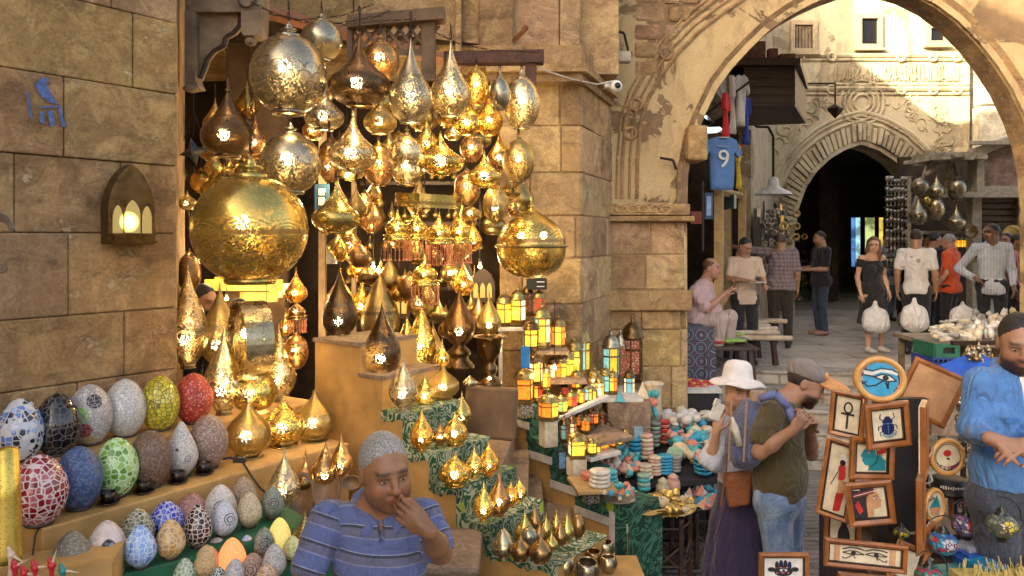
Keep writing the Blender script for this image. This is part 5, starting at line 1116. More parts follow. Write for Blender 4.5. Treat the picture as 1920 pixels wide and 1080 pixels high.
egg(73, 852, 983, 99, 1.27, mat('m7', m_mosaic, [(.22, .006, .012), (.30, .02, .03), (.16, .004, .008), (.42, .12, .13)], (.66, .52, .50), 40, .11), 'dark red mosaic egg lamp with white grout, largest on the lower step', gb)
egg(147, 836, 954, 84, 1.27, mat('m8', m_gravel, (.05, .09, .22), (.10, .16, .32), (.14, .16, .22), 110), 'slate blue gravel egg lamp on the lower step', gb)
egg(218, 820, 930, 79, 1.27, mat('m9', m_mosaic, [(.36, .52, .14), (.22, .42, .06), (.45, .6, .22), (.12, .26, .04)], (.55, .72, .42), 40, .10), 'light green mosaic egg lamp on the lower step', gb)
egg(281, 806, 913, 76, 1.27, mat('m10', m_gravel, (.16, .09, .055), (.24, .15, .10), (.30, .20, .14), 150), 'brown grit egg lamp on the lower step', gb)
egg(340, 790, 894, 60, 1.27, mat('m11', m_gravel, (.58, .54, .5), (.66, .63, .6), (.5, .46, .42), 150, patch=[((.008, -.085, .15), .022, (.03, .02, .03)), ((.06, -.06, .10), .02, (.03, .02, .03)), ((-.05, -.07, .09), .02, (.03, .02, .03))]), 'white pear shaped egg lamp with little dark flowers', gb, EGGP)
egg(391, 776, 876, 71, 1.27, mat('m12', m_gravel, (.30, .20, .16), (.44, .33, .27), (.26, .14, .10), 130), 'pinkish grey gravel egg lamp, rightmost egg on the lower step', gb)
small = [
 (135, 995, 1088, 74, 1.12, 'grey gravel egg lamp at the left end of the green shelf', 'g', ((.20, .18, .12), (.28, .26, .2), (.33, .31, .25))),
 (200, 975, 1066, 72, 1.12, 'pale pink marbled egg lamp behind the flowered dark one', 'm', ([(.62, .48, .42), (.66, .54, .5), (.58, .42, .36)], (.64, .55, .5), 30)),
 (258, 953, 1026, 62, 1.12, 'olive and white mosaic egg lamp behind the sky blue one', 'm', ([(.16, .15, .06), (.22, .22, .12), (.1, .1, .05)], (.55, .52, .42), 48)),
 (312, 939, 1004, 64, 1.12, 'deep blue mosaic egg lamp behind the orange one', 'm', ([(.02, .02, .38), (.04, .05, .5), (.1, .12, .55)], (.5, .5, .65), 46)),
 (360, 924, 990, 62, 1.12, 'dusty pink gravel egg lamp behind the black and white one', 'g', ((.36, .16, .13), (.46, .25, .21), (.5, .3, .26))),
 (413, 908, 984, 60, 1.12, 'plain white egg lamp with a grey flower, tallest in the small rows', 'g', ((.66, .60, .56), (.7, .66, .62), (.64, .6, .56))),
 (456, 893, 960, 52, 1.12, 'beige glitter egg lamp behind the cream speckled one', 'g', ((.36, .26, .17), (.48, .36, .25), (.3, .2, .13))),
 (263, 984, 1064, 58, 1.12, 'sky blue mosaic egg lamp with white grout', 'm', ([(.14, .26, .6), (.2, .34, .68), (.3, .42, .72)], (.55, .66, .8), 44)),
 (320, 973, 1047, 54, 1.12, 'golden orange mosaic egg lamp', 'm', ([(.5, .26, .07), (.6, .36, .12), (.45, .25, .1)], (.66, .5, .3), 44)),
 (371, 945, 1025, 52, 1.12, 'black mosaic egg lamp with white grout', 'm', ([(.03, .012, .01), (.05, .02, .015)], (.62, .56, .5), 46)),
 (420, 938, 1005, 49, 1.12, 'white egg lamp with a dark flower on its right side', 'g', ((.55, .6, .68), (.62, .66, .72), (.66, .68, .7))),
 (467, 922, 988, 47, 1.12, 'cream speckled egg lamp', 'g', ((.58, .48, .3), (.66, .58, .42), (.5, .38, .2))),
 (511, 911, 972, 43, 1.12, 'grey green gravel egg lamp with dark scribble', 'g', ((.22, .25, .2), (.3, .33, .28), (.17, .19, .15))),
 (203, 1011, 1096, 54, 1.08, 'dark egg lamp with red and orange flower panel', 'm', ([(.14, .16, .18), (.22, .25, .28), (.03, .03, .035)], (.04, .04, .04), 60)),
 (388, 1021, 1084, 50, 1.02, 'peach egg lamp with green and red polka dots', 'd', ((.62, .42, .2), (.66, .46, .24), (.6, .4, .18))),
 (435, 1008, 1078, 52, 1.02, 'coral egg lamp glowing orange from inside', 'c', ((.75, .2, .08), (.7, .25, .12), (.75, .3, .15))),
 (463, 1003, 1046, 32, 1.04, 'small lavender egg lamp right of the coral one', 'm', ([(.4, .42, .66), (.45, .5, .7)], (.6, .6, .7), 60)),
 (495, 988, 1046, 40, 1.04, 'grey green egg lamp with scribble behind the pale grey one', 'g', ((.22, .26, .22), (.32, .35, .3), (.15, .17, .14))),
 (524, 970, 1034, 43, 1.04, 'yellow egg lamp glowing softly', 'y', ((.72, .55, .16), (.75, .58, .2), (.7, .5, .15))),
 (514, 1019, 1084, 44, 1.02, 'pale grey egg lamp at the lower right of the small rows', 'g', ((.5, .5, .49), (.6, .6, .58), (.45, .45, .44))),
 (474, 1036, 1092, 46, 1.0, 'dusty pink egg lamp with a hand shaped outline', 'g', ((.42, .28, .2), (.5, .36, .28), (.36, .24, .16))),
 (441, 1047, 1100, 40, 1.0, 'white grey egg lamp cut by the bottom edge, left of the pink one', 'g', ((.55, .52, .5), (.62, .6, .6), (.5, .48, .46))),
 (410, 1062, 1110, 32, .98, 'black and white speckled egg lamp at the bottom edge', 'm', ([(.02, .02, .02), (.03, .05, .04)], (.55, .6, .58), 70)),
 (318, 1056, 1110, 46, .98, 'pale bluish white egg lamp rising from the bottom edge', 'g', ((.58, .62, .66), (.66, .68, .7), (.6, .62, .62))),
 (355, 1058, 1100, 26, 1.0, 'tiny crimson mosaic egg lamp at the bottom edge', 'm', ([(.3, .02, .04), (.45, .1, .12)], (.5, .4, .36), 70)),
 (548, 1004, 1052, 36, 1.04, 'yellow green mosaic egg lamp beside the striped shirt sleeve', 'm', ([(.5, .52, .14), (.6, .6, .25)], (.7, .68, .4), 46)),
 (346, 1046, 1104, 44, 1.0, 'sage green mosaic egg lamp at the bottom edge', 'm', ([(.2, .3, .16), (.3, .4, .25)], (.6, .6, .5), 50)),
 (500, 1056, 1110, 42, .99, 'tan mosaic egg lamp at the bottom edge near the striped sleeve', 'm', ([(.42, .25, .12), (.5, .33, .2)], (.6, .5, .4), 50)),
 (285, 1060, 1118, 46, .98, 'pale lilac egg lamp low at the bottom edge', 'g', ((.5, .45, .55), (.58, .54, .62), (.45, .42, .5))),
 (240, 1068, 1120, 44, .98, 'dark teal mosaic egg lamp low at the bottom edge', 'm', ([(.02, .12, .14), (.05, .2, .2)], (.5, .55, .5), 50)),
 (405, 1008, 1040, 40, 1.06, 'small marbled brown and white egg lamp behind the coral one', 'm', ([(.5, .4, .3), (.1, .06, .04), (.6, .55, .5)], (.5, .45, .4), 24))]
for i, (u, v0, vb, w_, z, lab, ty, c) in enumerate(small):
 k = 'small_egg_%d' % i
 s = YZ(vb, z)/F
 if ty == 'm': m = m_mosaic(k, c[0], c[1], c[2]*1.15, .10)
 elif ty == 'c': m = m_gravel(k, *c, 150, em=((1, .28, .08), .2))
 elif ty == 'y': m = m_gravel(k, *c, 150, em=((1, .75, .2), .10))
 elif ty == 'd': m = m_gravel(k, *c, 150, dotty=True)
 else:
  pt = None
  if 'flower' in lab or 'hand' in lab or 'scribble' in lab: pt = [((.018, -w_/2*s*.85, (vb-v0)*s*.55), .026, (.06, .035, .05))]
  m = m_gravel(k, *c, 150, patch=pt)
 if 'flower panel' in lab: m = m_mosaic(k, *c, patch=[((.015, -.055, .09), .042, (.015, .015, .015)), ((.02, -.062, .115), .014, (.5, .04, .06)), ((.005, -.065, .075), .016, (.6, .12, .04))])
 r = egg(u, v0, vb, w_, z, m, lab, gc, EGGT)
 if 'flower panel' in lab or 'scribble' in lab: r.rotation_euler.z = 0
cup0 = None
for i, (u, vb, lab) in enumerate([(203, 946, 'little dark metal cup on a saucer in front of the light green egg lamp'), (269, 925, 'little dark metal cup on a saucer in front of the brown egg lamp'), (333, 906, 'little dark metal cup on a saucer in front of the white pear shaped lamp'), (383, 889, 'little dark metal cup on a saucer in front of the pinkish grey egg lamp')]):
 Y = YZ(vb, 1.27)
 if cup0 is None:
  cup0 = empty('cup_and_saucer', (PX(u, Y), Y, 1.27)); m = mat('dark_pewter', m_plain, (.07, .055, .045), .3, .9)
  b = MB(); b.lathe([(0, 0), (.022, 0), (.04, .008), (.045, .012), (.043, .014), (.02, .006), (0, .006)], 24); b.build('saucer', m, cup0)
  b = MB(); b.lathe([(0, .008), (.022, .008), (.028, .03), (.032, .055), (.029, .055), (.025, .03), (.018, .012), (0, .012)], 22); b.torus((.038, 0, .032), .014, .003, 12, 5, mat=Matrix.Rotation(R(90), 4, 'X')); b.build('cup', m, cup0)
  tag(cup0, lab, 'cup', 'dark cups on the edge of the lower step')
 else: dup(cup0, (PX(u, Y), Y, 1.27), i*.9, lab)
s = 2.75/F; root = empty('gold_tube_lamp', P(12, 1052, 2.75)); b = MB(); b.lathe([(0, 0), (26*s, 0), (28*s, .02), (26*s, .04), (24*s, 120*s), (20*s, 210*s), (0, 216*s)], 30); b.build('tube', mat('gold_net', m_brass, (.75, .55, .12), (.3, .2, .03), .35, 'dots', 0, 1.6), root); tag(root, 'tall patterned gold tube lamp cut by the left edge of the picture', 'tube lamp')
b = MB(); b.slab([(-2.3, 2.45), (-1.45, 2.9), (-1.5, 3.1), (-2.4, 2.75)], .3, EYE-(1086-VH)/F*2.75); o = b.build('low_counter', M_ochre); recenter(o, (-1.9, 2.7, 0)); tag(o, 'low counter at the bottom left corner under the painted birds', 'counter')
mr_, mt_, mw_ = mat('bird_red', m_plain, (.5, .02, .03), .3), mat('bird_teal', m_plain, (.03, .22, .2), .3), mat('bird_cream', m_plain, (.6, .45, .3), .4)
for i, (u, v, c, a_, lab) in enumerate([(28, 1062, mr_, .5, 'little red capped bird figure, leftmost'), (20, 1040, mw_, 1.5, 'little pale beaked bird figure above the red ones'), (66, 1064, mr_, .9, 'little red bird figure beside a pale beak'), (97, 1060, mr_, -.3, 'little red capped bird figure, rightmost of the red ones'), (118, 1070, mt_, 1.1, 'little teal bird figure with a long raised beak'), (46, 1074, mr_, 1.2, 'little red bird figure low at the bottom edge')]):
 b = MB(); b.ball((0, 0, .0), .014, 10); b.lathe([(.011, 0), (.007, .02), (.002, .03)], 10, mat=Matrix.Rotation(-.4, 4, 'Y')); b.lathe([(.006, .008), (.004, .03), (.0005, .055)], 8, 1, mat=Matrix.Rotation(a_+.6, 4, 'Y')); b.lathe([(.009, 0), (.007, -.03), (.01, -.07)], 8)
 o = b.build('bird_figure', [c, mw_], loc=P(u, v, 2.66)); tag(o, lab+' in the bottom left corner', 'figurine', 'painted bird figures in the bottom left corner')
for (u, v, w_, h_, lab) in [(566, 930, 52, 88, 'brown oval wooden mirror frame leaning behind the dull brass cone lamp'), (612, 912, 56, 96, 'large round brown wooden disc leaning beside the striped shirt'), (660, 905, 38, 28, 'ribbed tan disc peeping over the striped shoulder')]:
 Y = 3.98; s = Y/F; b = MB(); M_ = Matrix.Rotation(R(78), 4, 'X') @ Matrix.Diagonal((1, h_/w_, 1, 1)); b.lathe([(0, 0), (w_*.38*s, 0), (w_*.40*s, .012), (w_*.48*s, .014), (w_*.5*s, 0), (w_*.48*s, -.012), (0, -.012)], 30, 0, M_)
 o = b.build('wooden_disc', mat('disc_wood', m_plain, (.20, .11, .05), .5, 0, .4, 20, .4, 80), loc=P(u, v, Y)); tag(o, lab, 'disc')
b = MB(); b.tube([P(75, 985, 3.2), P(66, 1005, 3.0), P(60, 1050, 2.95), P(62, 1090, 2.95)], .004, 5); o = b.build('cable', M_black); recenter(o, P(75, 985, 3.2)); tag(o, 'thin black cable hanging from the red mosaic egg lamp down the ochre step', 'cable')
b = MB(); b.tube([P(392, 868, 3.95), P(430, 858, 4.0), P(452, 862, 3.98), P(470, 890, 3.9), P(488, 915, 3.85), P(500, 925, 3.85)], .006, 6); b.box(P(450, 862, 3.97), (.06, .03, .025)); o = b.build('cable', M_black); recenter(o, P(430, 858, 4)); tag(o, 'black cable with an inline switch trailing off the lower ochre step', 'cable')
# ================================================================ GLASS LANTERNS
GL = {'y': (1, .56, .04), 'o': (1, .22, .015), 'r': (.75, .05, .03), 'c': (.25, .62, .55), 'g': (.30, .62, .12), 'w': (1, .78, .42), 'b': (.12, .38, .5), 'm': (.22, .07, .04)}
def glass(k, lit):
 key = 'glass_%s_%d' % (k, int(lit*10))
 if key in MATS: return MATS[key]
 c = GL[k]; n = N(key); v = n.noise(16, 4, .6, dist=1.5)
 col = n.mix(n.mr(v, .35, .65), c, tuple(x*.55 for x in c))
 if k == 'm':
  d = n.vor(60, 'F1'); col = n.mix(n.mr(d, .2, .3, 1, 0), (.25, .05, .03), (.8, .6, .4))
 n.p(Base_Color=n.mix(.5, col, (.1, .08, .05)), Roughness=.15, Emission_Color=col, Emission_Strength=lit*.27); n.m.cycles.emission_sampling = 'NONE'; MATS[key] = n.m; return n.m
def lantern(u, v0, vb, w_, Y, cols, label, lit=1.0, sides=6, fin='old', roof=.34, group='glass lanterns on the stepped display', name='glass_lantern', hook=True):
 s = Y/F; R0 = w_/2*s/(1 if sides > 4 else .85); H = (vb-v0)*s; root = empty(name, (PX(u, Y), Y, EYE-(vb-VH)*s), rnd.uniform(0, 1))
 m1 = brass(fin, 'plain', False); hb = .10*H; hp = H*(1-roof)-hb; t = max(.006, R0*.15)
 b = MB(); b.lathe([(0, 0), (R0*1.05, 0), (R0*1.05, hb*.4), (R0*.9, hb*.5), (R0*.9, hb), (0, hb)], sides, smooth=False)
 for k in range(sides):
  a = math.tau*k/sides; p0 = (R0*.92*math.cos(a), R0*.92*math.sin(a), hb*.8); p1 = (p0[0], p0[1], hb+hp); b.cyl(p0, p1, t*.5, n=4)
 [b.lathe([(R0*.90, hb+hp*q), (R0*.98, hb+hp*q), (R0*.98, hb+hp*(q+.06)), (R0*.90, hb+hp*(q+.06))], sides, smooth=False) for q in (.66, .94, 0)]
 b.build('frame', m1, root)
 b = MB(); L = list(cols); ms = [glass(c, lit) for c in L]
 for k in range(sides):
  a, a2 = math.tau*k/sides, math.tau*(k+1)/sides; r = R0*.87
  b.quad((r*math.cos(a), r*math.sin(a), hb), (r*math.cos(a2), r*math.sin(a2), hb), (r*math.cos(a2), r*math.sin(a2), hb+hp), (r*math.cos(a), r*math.sin(a), hb+hp), mi=k % len(L))
 b.build('glass', ms, root)
 z = hb+hp; hr = H-z; b = MB()
 b.lathe([(R0*1.08, z-.002), (R0*1.1, z+hr*.06), (R0*.9, z+hr*.14), (R0*.92, z+hr*.3), (R0*.74, z+hr*.5), (R0*.4, z+hr*.64), (R0*.16, z+hr*.72), (R0*.2, z+hr*.78), (.001, z+hr*.88)], 16)
 if hook: b.torus((0, 0, z+hr*.93), R0*.2, t*.35, 10, 4, mat=Matrix.Rotation(R(90), 4, 'X'))
 b.build('roof', m1, root)
 if lit > .9 and w_ > 24: glow(root, (0, -R0*1.25, hb+hp*.5), .15, .02)
 return tag(root, label, 'lantern', group)
for a in [
 (946, 545, 613, 26, 6.3, 'yy', 'yellow lit glass lantern, left of the pair on the high shelf', 1.5, 4), (972, 536, 609, 26, 6.3, 'yw', 'yellow lit glass lantern, right of the pair on the high shelf', 1.5, 4),
 (990, 528, 592, 20, 6.4, 'mw', 'dark unlit lantern behind the yellow pair', .15, 6), (1011, 540, 592, 24, 6.35, 'rr', 'red beaded box lantern under the little black sign', .5, 6),
 (1017, 566, 652, 31, 6.3, 'wocy', 'tall lantern with cream, orange and pale blue panes', 1.0, 6), (996, 596, 656, 30, 6.15, 'yyg', 'dark roofed lantern with speckled yellow panes', 1.3, 6),
 (1047, 588, 654, 28, 6.4, 'oy', 'lantern with orange and yellow arched panes', 1.2, 6), (1030, 604, 652, 18, 6.5, 'cw', 'slim pale green lantern behind the orange arched one', .5, 6),
 (1091, 606, 704, 32, 6.6, 'cyw', 'tall gold lantern with pale blue and yellow panes', .9, 6), (1077, 630, 706, 25, 6.45, 'yy', 'slim gold lantern with yellow panes beside the tall pale blue one', 1.3, 6),
 (1146, 616, 716, 34, 6.85, 'yc', 'lantern with big silver dome and blue green arch panes', .8, 6), (1164, 612, 718, 26, 7.0, 'mo', 'brown lantern between silver dome and the largest dark dome', .35, 6),
 (1186, 590, 716, 40, 7.0, 'mm', 'largest lantern, with ribbed dark dome and red beaded panes', .3, 6),
 (1004, 656, 722, 30, 6.05, 'yw', 'dark roofed lantern with bright yellow panes by the blue tag', 1.4, 6), (984, 684, 756, 34, 5.95, 'oy', 'square orange and yellow lantern on a black and white box', 1.2, 4),
 (1023, 682, 730, 20, 6.1, 'oy', 'small lantern with orange and yellow panes in the middle tier', 1.2, 6), (1037, 664, 716, 22, 6.3, 'ow', 'orange paned lantern right of the dark roofed yellow one', .9, 6), (1052, 662, 712, 24, 6.3, 'yo', 'pale yellow lantern in the middle of the middle tier', 1.3, 6),
 (1066, 652, 710, 22, 6.35, 'yy', 'yellow lantern under the slim gold one', 1.4, 6), (1115, 686, 746, 24, 6.4, 'wyo', 'open fretted lantern with cream and yellow panes', 1.0, 6), (1136, 684, 740, 20, 6.5, 'cb', 'little lantern with glowing turquoise panes', .9, 6), (1149, 690, 738, 18, 6.5, 'oy', 'little amber lantern right of the turquoise one', 1.0, 6),
 (1180, 688, 744, 22, 6.6, 'wb', 'brown lantern with a cold white glow inside', .9, 6), (1028, 734, 786, 42, 5.75, 'oyo', 'amber hexagonal lantern standing on a carved cream block', 1.1, 6), (1052, 738, 774, 26, 5.95, 'yg', 'yellow and green lantern behind the amber hexagonal one', 1.3, 6),
 (1072, 730, 764, 24, 6.05, 'orw', 'small lantern with orange and red panes at the front of the tier', 1.0, 6), (1088, 722, 758, 20, 6.15, 'yo', 'small yellow lantern, fourth from the front of the top step', 1.3, 6), (1100, 714, 754, 22, 6.2, 'cyw', 'small lantern with pale green and yellow panes', 1.1, 6), (1112, 722, 752, 16, 6.25, 'yy', 'tiny yellow lantern beside the pale green one', 1.4, 6), (1060, 716, 742, 18, 6.3, 'mr', 'tiny dark lantern with a reddish dome', .5, 6),
 (1124, 700, 748, 18, 6.35, 'yw', 'narrow yellow lantern under the fretted one', 1.2, 6), (1080, 690, 730, 20, 6.3, 'yo', 'small yellow and orange lantern under the slim gold one', 1.2, 6), (1010, 700, 752, 20, 6.15, 'ry', 'small red and yellow lantern behind the amber hexagonal one', .9, 6),
]: lantern(*a[:6], a[6], a[7], a[8], fin=('silver' if 'silver dome' in a[6] else 'bronze' if 'dark' in a[6] or 'brown' in a[6] else 'old'))
G5 = 'small lanterns on the lower display tier'
for a in [
 (1081, 806, 858, 34, 5.5, 'yw', 'square lantern with marbled yellow panes on a cream block, largest of the lower tier', 1.3, 4), (1110, 818, 852, 18, 5.7, 'yy', 'small bright yellow lantern right of the marbled square one', 1.5, 6), (1121, 822, 850, 15, 5.8, 'yo', 'small yellow lantern second from the marbled square one', 1.4, 6),
 (1133, 814, 846, 17, 5.9, 'oy', 'small orange lantern with a blazing bulb', 1.6, 6), (1149, 812, 838, 14, 6.0, 'oo', 'tiny orange lantern in the lower tier', 1.2, 6), (1162, 814, 834, 12, 6.1, 'oy', 'tiny flame shaped orange lantern', 1.4, 6), (1172, 800, 826, 13, 6.2, 'oy', 'tiny orange lantern near the stone bowls', 1.2, 6), (1182, 782, 816, 15, 6.35, 'om', 'slim orange brown lantern by the square card', .8, 6),
 (1058, 778, 828, 20, 5.8, 'mc', 'dark lantern with a dull green pane behind the cream block', .2, 6), (1073, 776, 822, 18, 5.9, 'ow', 'dark lantern with pale orange pane in the shaded row', .6, 6), (1086, 770, 800, 16, 6.0, 'mo', 'shaded brown lantern third in the shaded row', .4, 6), (1098, 776, 810, 20, 6.0, 'oo', 'glowing orange lantern in the shaded row under the white shelf edge', .9, 6), (1112, 762, 796, 24, 6.1, 'om', 'domed lantern with orange glow in the shaded row', .7, 6),
 (1128, 764, 800, 18, 6.3, 'mm', 'dark speckled lantern in the shaded row', .15, 6), (1142, 760, 800, 16, 6.35, 'mm', 'black roofed unlit lantern in the shaded row', .12, 6), (1156, 764, 806, 16, 6.4, 'mo', 'brown unlit lantern near the turquoise pyramid', .2, 6), (1170, 760, 806, 18, 6.45, 'mc', 'unlit lantern with slatted panes below the cream pyramid', .15, 6), (1188, 742, 796, 20, 6.5, 'mm', 'tall unlit wire lantern beside the flowered vase', .12, 6), (1208, 745, 790, 22, 6.6, 'mm', 'black ribbed unlit lantern under the cream pyramid', .08, 6),
 (1100, 800, 838, 14, 6.15, 'mm', 'tiny dark lantern behind the small yellow ones', .15, 6), (1140, 786, 816, 13, 6.3, 'mm', 'tiny dark lantern in the lower shaded row', .12, 6), (1121, 790, 822, 14, 6.2, 'mo', 'tiny brown lantern in the lower shaded row', .3, 6), (1157, 790, 818, 12, 6.4, 'mm', 'tiny black lantern in the lower shaded row', .1, 6)]:
 lantern(*a[:6], a[6], a[7], a[8], fin='bronze' if a[7] < .8 else 'old', group=G5)
def board(u0, u1, v, Y, dp, lab, m=None, th=.03, drop=0.0):
 a, c = P(u0, v, Y), P(u1, v, Y); b = MB(); b.box((0, dp/2-.04, -th/2), (c.x-a.x, dp, th), bev=.004)
 if drop:
  for dx in (-.42, .42): b.box(((c.x-a.x)*dx, dp/2, -drop/2-th), (.03, .03, drop))
 o = b.build('shelf_board', m or M_tape, loc=((a.x+c.x)/2, Y, a.z)); tag(o, lab, 'shelf'); return o
board(934, 988, 613, 6.26, .2, 'pale shelf carrying the pair of tall yellow lanterns', drop=.5); board(985, 1066, 657, 6.2, .35, 'shelf of the upper lantern tier behind the dark roofed lantern', M_tread, drop=.3)
board(996, 1100, 712, 6.15, .45, 'shelf of the middle lantern tier', M_tread, drop=.2); board(1098, 1205, 746, 6.35, .6, 'shelf under the turquoise lantern and the largest dark domed lantern', M_tape, drop=.2)
o = board(1018, 1152, 776, 5.85, .06, 'white shelf edge rising behind the amber hexagonal lantern'); o.rotation_euler = (0, R(-15), R(28)); o.location = P(1085, 762, 6.0)
o = board(1096, 1170, 856, 5.5, .5, 'pale sloping board under the small yellow lanterns'); o.rotation_euler = (0, R(-4), R(30)); o.location = P(1130, 850, 5.75)
o = board(1060, 1195, 826, 5.8, .5, 'shaded board carrying the dark unlit lanterns', M_tread); o.rotation_euler = (0, R(-3), R(25))
def block(u, v0, vb, w_, Y, name, m, lab, cat, rz=.4, dp=None):
 s = Y/F; h = (vb-v0)*s; b = MB(); ww = w_*s*.85; b.box((0, 0, h/2), (ww, dp or ww, h), bev=.004); o = b.build(name, m, loc=(PX(u, Y), Y, EYE-(vb-VH)*s), rz=rz); return tag(o, lab, cat)
M_carv = mat('carved_cream', m_runner, (.55, .47, .33), (.62, .56, .42), .5); M_bw = mat('black_white_inlay', m_runner, (.02, .02, .02), (.6, .58, .5), 3.5)
block(1028, 787, 836, 32, 5.75, 'carved_block', M_carv, 'cream block with carved waves under the amber hexagonal lantern', 'block'); block(1081, 858, 892, 34, 5.5, 'carved_block', M_carv, 'cream block with carved waves under the marbled yellow lantern', 'block')
block(984, 757, 782, 31, 5.95, 'inlaid_box', M_bw, 'black and white inlaid box under the orange and yellow lantern', 'box'); block(1108, 925, 942, 30, 5.3, 'inlaid_box', M_bw, 'black and white inlaid box under the wooden board of bowls', 'box')
block(985, 650, 690, 20, 5.9, 'blue_tag', mat('blue_card', m_plain, (.02, .2, .55), .5), 'blue card leaning before the lanterns', 'card', .1, .004)
o = block(1054, 843, 886, 18, 5.55, 'picture_card', M_black, 'tall dark card with a blue picture before the cream block', 'card', .1, .01); b = MB(); b.box((0, -.008, .085), (.045, .004, .11)); b.build('picture', mat('card_blue', m_plain, (.12, .25, .45), .4, var=.6, scale=60), o)
block(1197, 800, 824, 20, 6.2, 'square_card', mat('blue_grey_card', m_plain, (.25, .38, .45), .5, var=.5, scale=50), 'small blue grey card with a ring, beside the stone bowls', 'card', .1, .01)
s_ = empty('small_sign', P(1006, 532, 6.35)); b = MB(); b.box((0, 0, 0), (.16, .12, .09), bev=.005); b.build('box', M_black, s_); b = MB(); b.box((.03, -.063, .018), (.06, .004, .008)); b.box((.03, -.063, -.018), (.06, .004, .008)); b.build('lettering', M_white, s_); tag(s_, 'little black sign box with two pale lines under the banded globe', 'sign')
def pyramid(u, vb, w_, h, Y, c, lab, grp=None, name='stone_pyramid'):
 s = Y/F; r = w_/2*s*1.15; b = MB(); b.lathe([(0, 0), (r, 0), (.0005, h*s)], 4, smooth=False); o = b.build(name, c, loc=(PX(u, Y), Y, EYE-(vb-VH)*s), rz=rnd.uniform(.5, 1)); tag(o, lab, 'pyramid', grp); return o
def m_soap(name, c): return m_plain(name, c, .38, 0, .28, 30, .15, 90)
CS = {'turquoise': (.06, .36, .42), 'coral': (.58, .20, .13), 'cream': (.60, .50, .34), 'sage': (.26, .40, .30), 'sky blue': (.03, .30, .50), 'pink': (.60, .34, .26), 'white': (.62, .58, .52), 'grey': (.26, .25, .23), 'red': (.5, .05, .05)}
MC = {k: mat('stone_'+k.replace(' ', '_'), m_soap, c) for k, c in CS.items()}
pyramid(1205, 745, 30, 30, 6.5, MC['cream'], 'large cream stone pyramid in front of the pier'); pyramid(1162, 752, 24, 18, 6.3, MC['turquoise'], 'turquoise stone pyramid left of the large cream one')
s = 6.5/F; root = empty('flowered_vase', P(1226, 782, 6.5)); b = MB(); b.lathe([(r*s, z*s) for r, z in [(0, 0), (12, 0), (15, 14), (14, 34), (15, 56), (19, 62), (19, 65), (15, 64), (12, 50), (0, 48)]], 26); b.build('body', MC['cream'], root)
b = MB()
for k in range(9):
 a = -1.57+rnd.uniform(-.9, .9); q = Vector((math.cos(a)*15*s, math.sin(a)*15*s, rnd.uniform(8, 50)*s)); b.ball(q, .02, 8, 0 if k % 3 else 1, (1, 1, 1.6))
b.build('flower_relief', [MC['turquoise'], MC['coral']], root); tag(root, 'tall cream vase with turquoise and coral flower relief before the pier', 'vase')
b = MB(); b.box((0, .2, -.16), (.34, .4, .32), bev=.01); o = b.build('stone_plinth', M_tread, loc=P(1180, 754, 6.3)); tag(o, 'squat stone plinth under the turquoise pyramid', 'plinth')
# ================================================================ CARVED STONE GOODS
ttop = zt
b = MB(); f = [(PX(u, YZ(v, zt)), YZ(v, zt), zt(v)) for u, v in [(1108, 890), (1215, 903), (1345, 895), (1345, 800), (1290, 778), (1150, 780), (1120, 820)]]; n_ = len(f)
b.add([(x, y, z-.01) for x, y, z in f]+[(x, y, z-.05) for x, y, z in f], [tuple(range(n_)), tuple(reversed(range(n_, 2*n_)))]+[(i, i+n_, (i+1) % n_+n_, (i+1) % n_) for i in range(n_)])
b.slab([(.85, 6.35), (1.6, 6.35), (1.6, 7.4), (.95, 7.4)], .02, .66); o = b.build('goods_table', mat('dark_cloth', m_plain, (.02, .018, .018), .8)); recenter(o, (1.2, 6.3, 0)); tag(o, 'dark covered sloping table crowded with coloured stone bowls', 'table')
def bowl(u, vb, w_, hh, Y, c, lab, grp, name='stone_bowl', rx=0):
 s = Y/F; r = w_/2*s; h = hh*s; b = MB(); b.lathe([(0, 0), (r*.55, 0), (r*.9, h*.35), (r, h*.8), (r, h), (r*.88, h), (r*.8, h*.5), (0, h*.25)], 18)
 o = b.build(name, MC[c], loc=(PX(u, Y), Y, EYE-(vb-VH)*s)); o.rotation_euler = (rx, 0, 0); tag(o, lab, 'bowl', grp); return o
def disc(u, vb, w_, hh, Y, c, lab, grp, name='stone_dish'):
 s = Y/F; r = w_/2*s; h = hh*s; b = MB(); b.lathe([(0, 0), (r*.8, 0), (r, h*.3), (r, h*.75), (r*.86, h), (0, h*.9)], 18); o = b.build(name, MC[c], loc=(PX(u, Y), Y, EYE-(vb-VH)*s)); tag(o, lab, 'dish', grp); return o
def stack(u, vb, w_, n, hh, z, c, where, kind=disc, Y=None):
 Y = Y or YZ(vb, z)
 for k in range(n):
  cc = c[k % len(c)] if isinstance(c, (list, tuple)) else c
  kind(u+rnd.uniform(-1, 1), vb-k*hh*.98, w_*rnd.uniform(.95, 1.03), hh, Y, cc, '%s stone %s in the stack %s' % (cc, 'bowl' if kind is bowl else 'dish', where), '%s stone pieces stacked %s' % (cc, where))
stack(1125, 912, 40, 4, 8, .73, 'white', 'on the wooden board', Y=5.2); stack(1142, 904, 34, 3, 8, .8, 'turquoise', 'behind the white dishes on the wooden board', Y=5.4); bowl(1103, 903, 28, 18, 5.35, 'coral', 'coral stone pot at the left of the wooden board', None)
b = MB(); b.box((0, .12, -.012), (.26, .34, .024), bev=.004); o = b.build('wooden_board', M_df, loc=P(1118, 916, 5.15)); o.rotation_euler.z = .15; tag(o, 'wooden board carrying white and turquoise stone dishes', 'board')
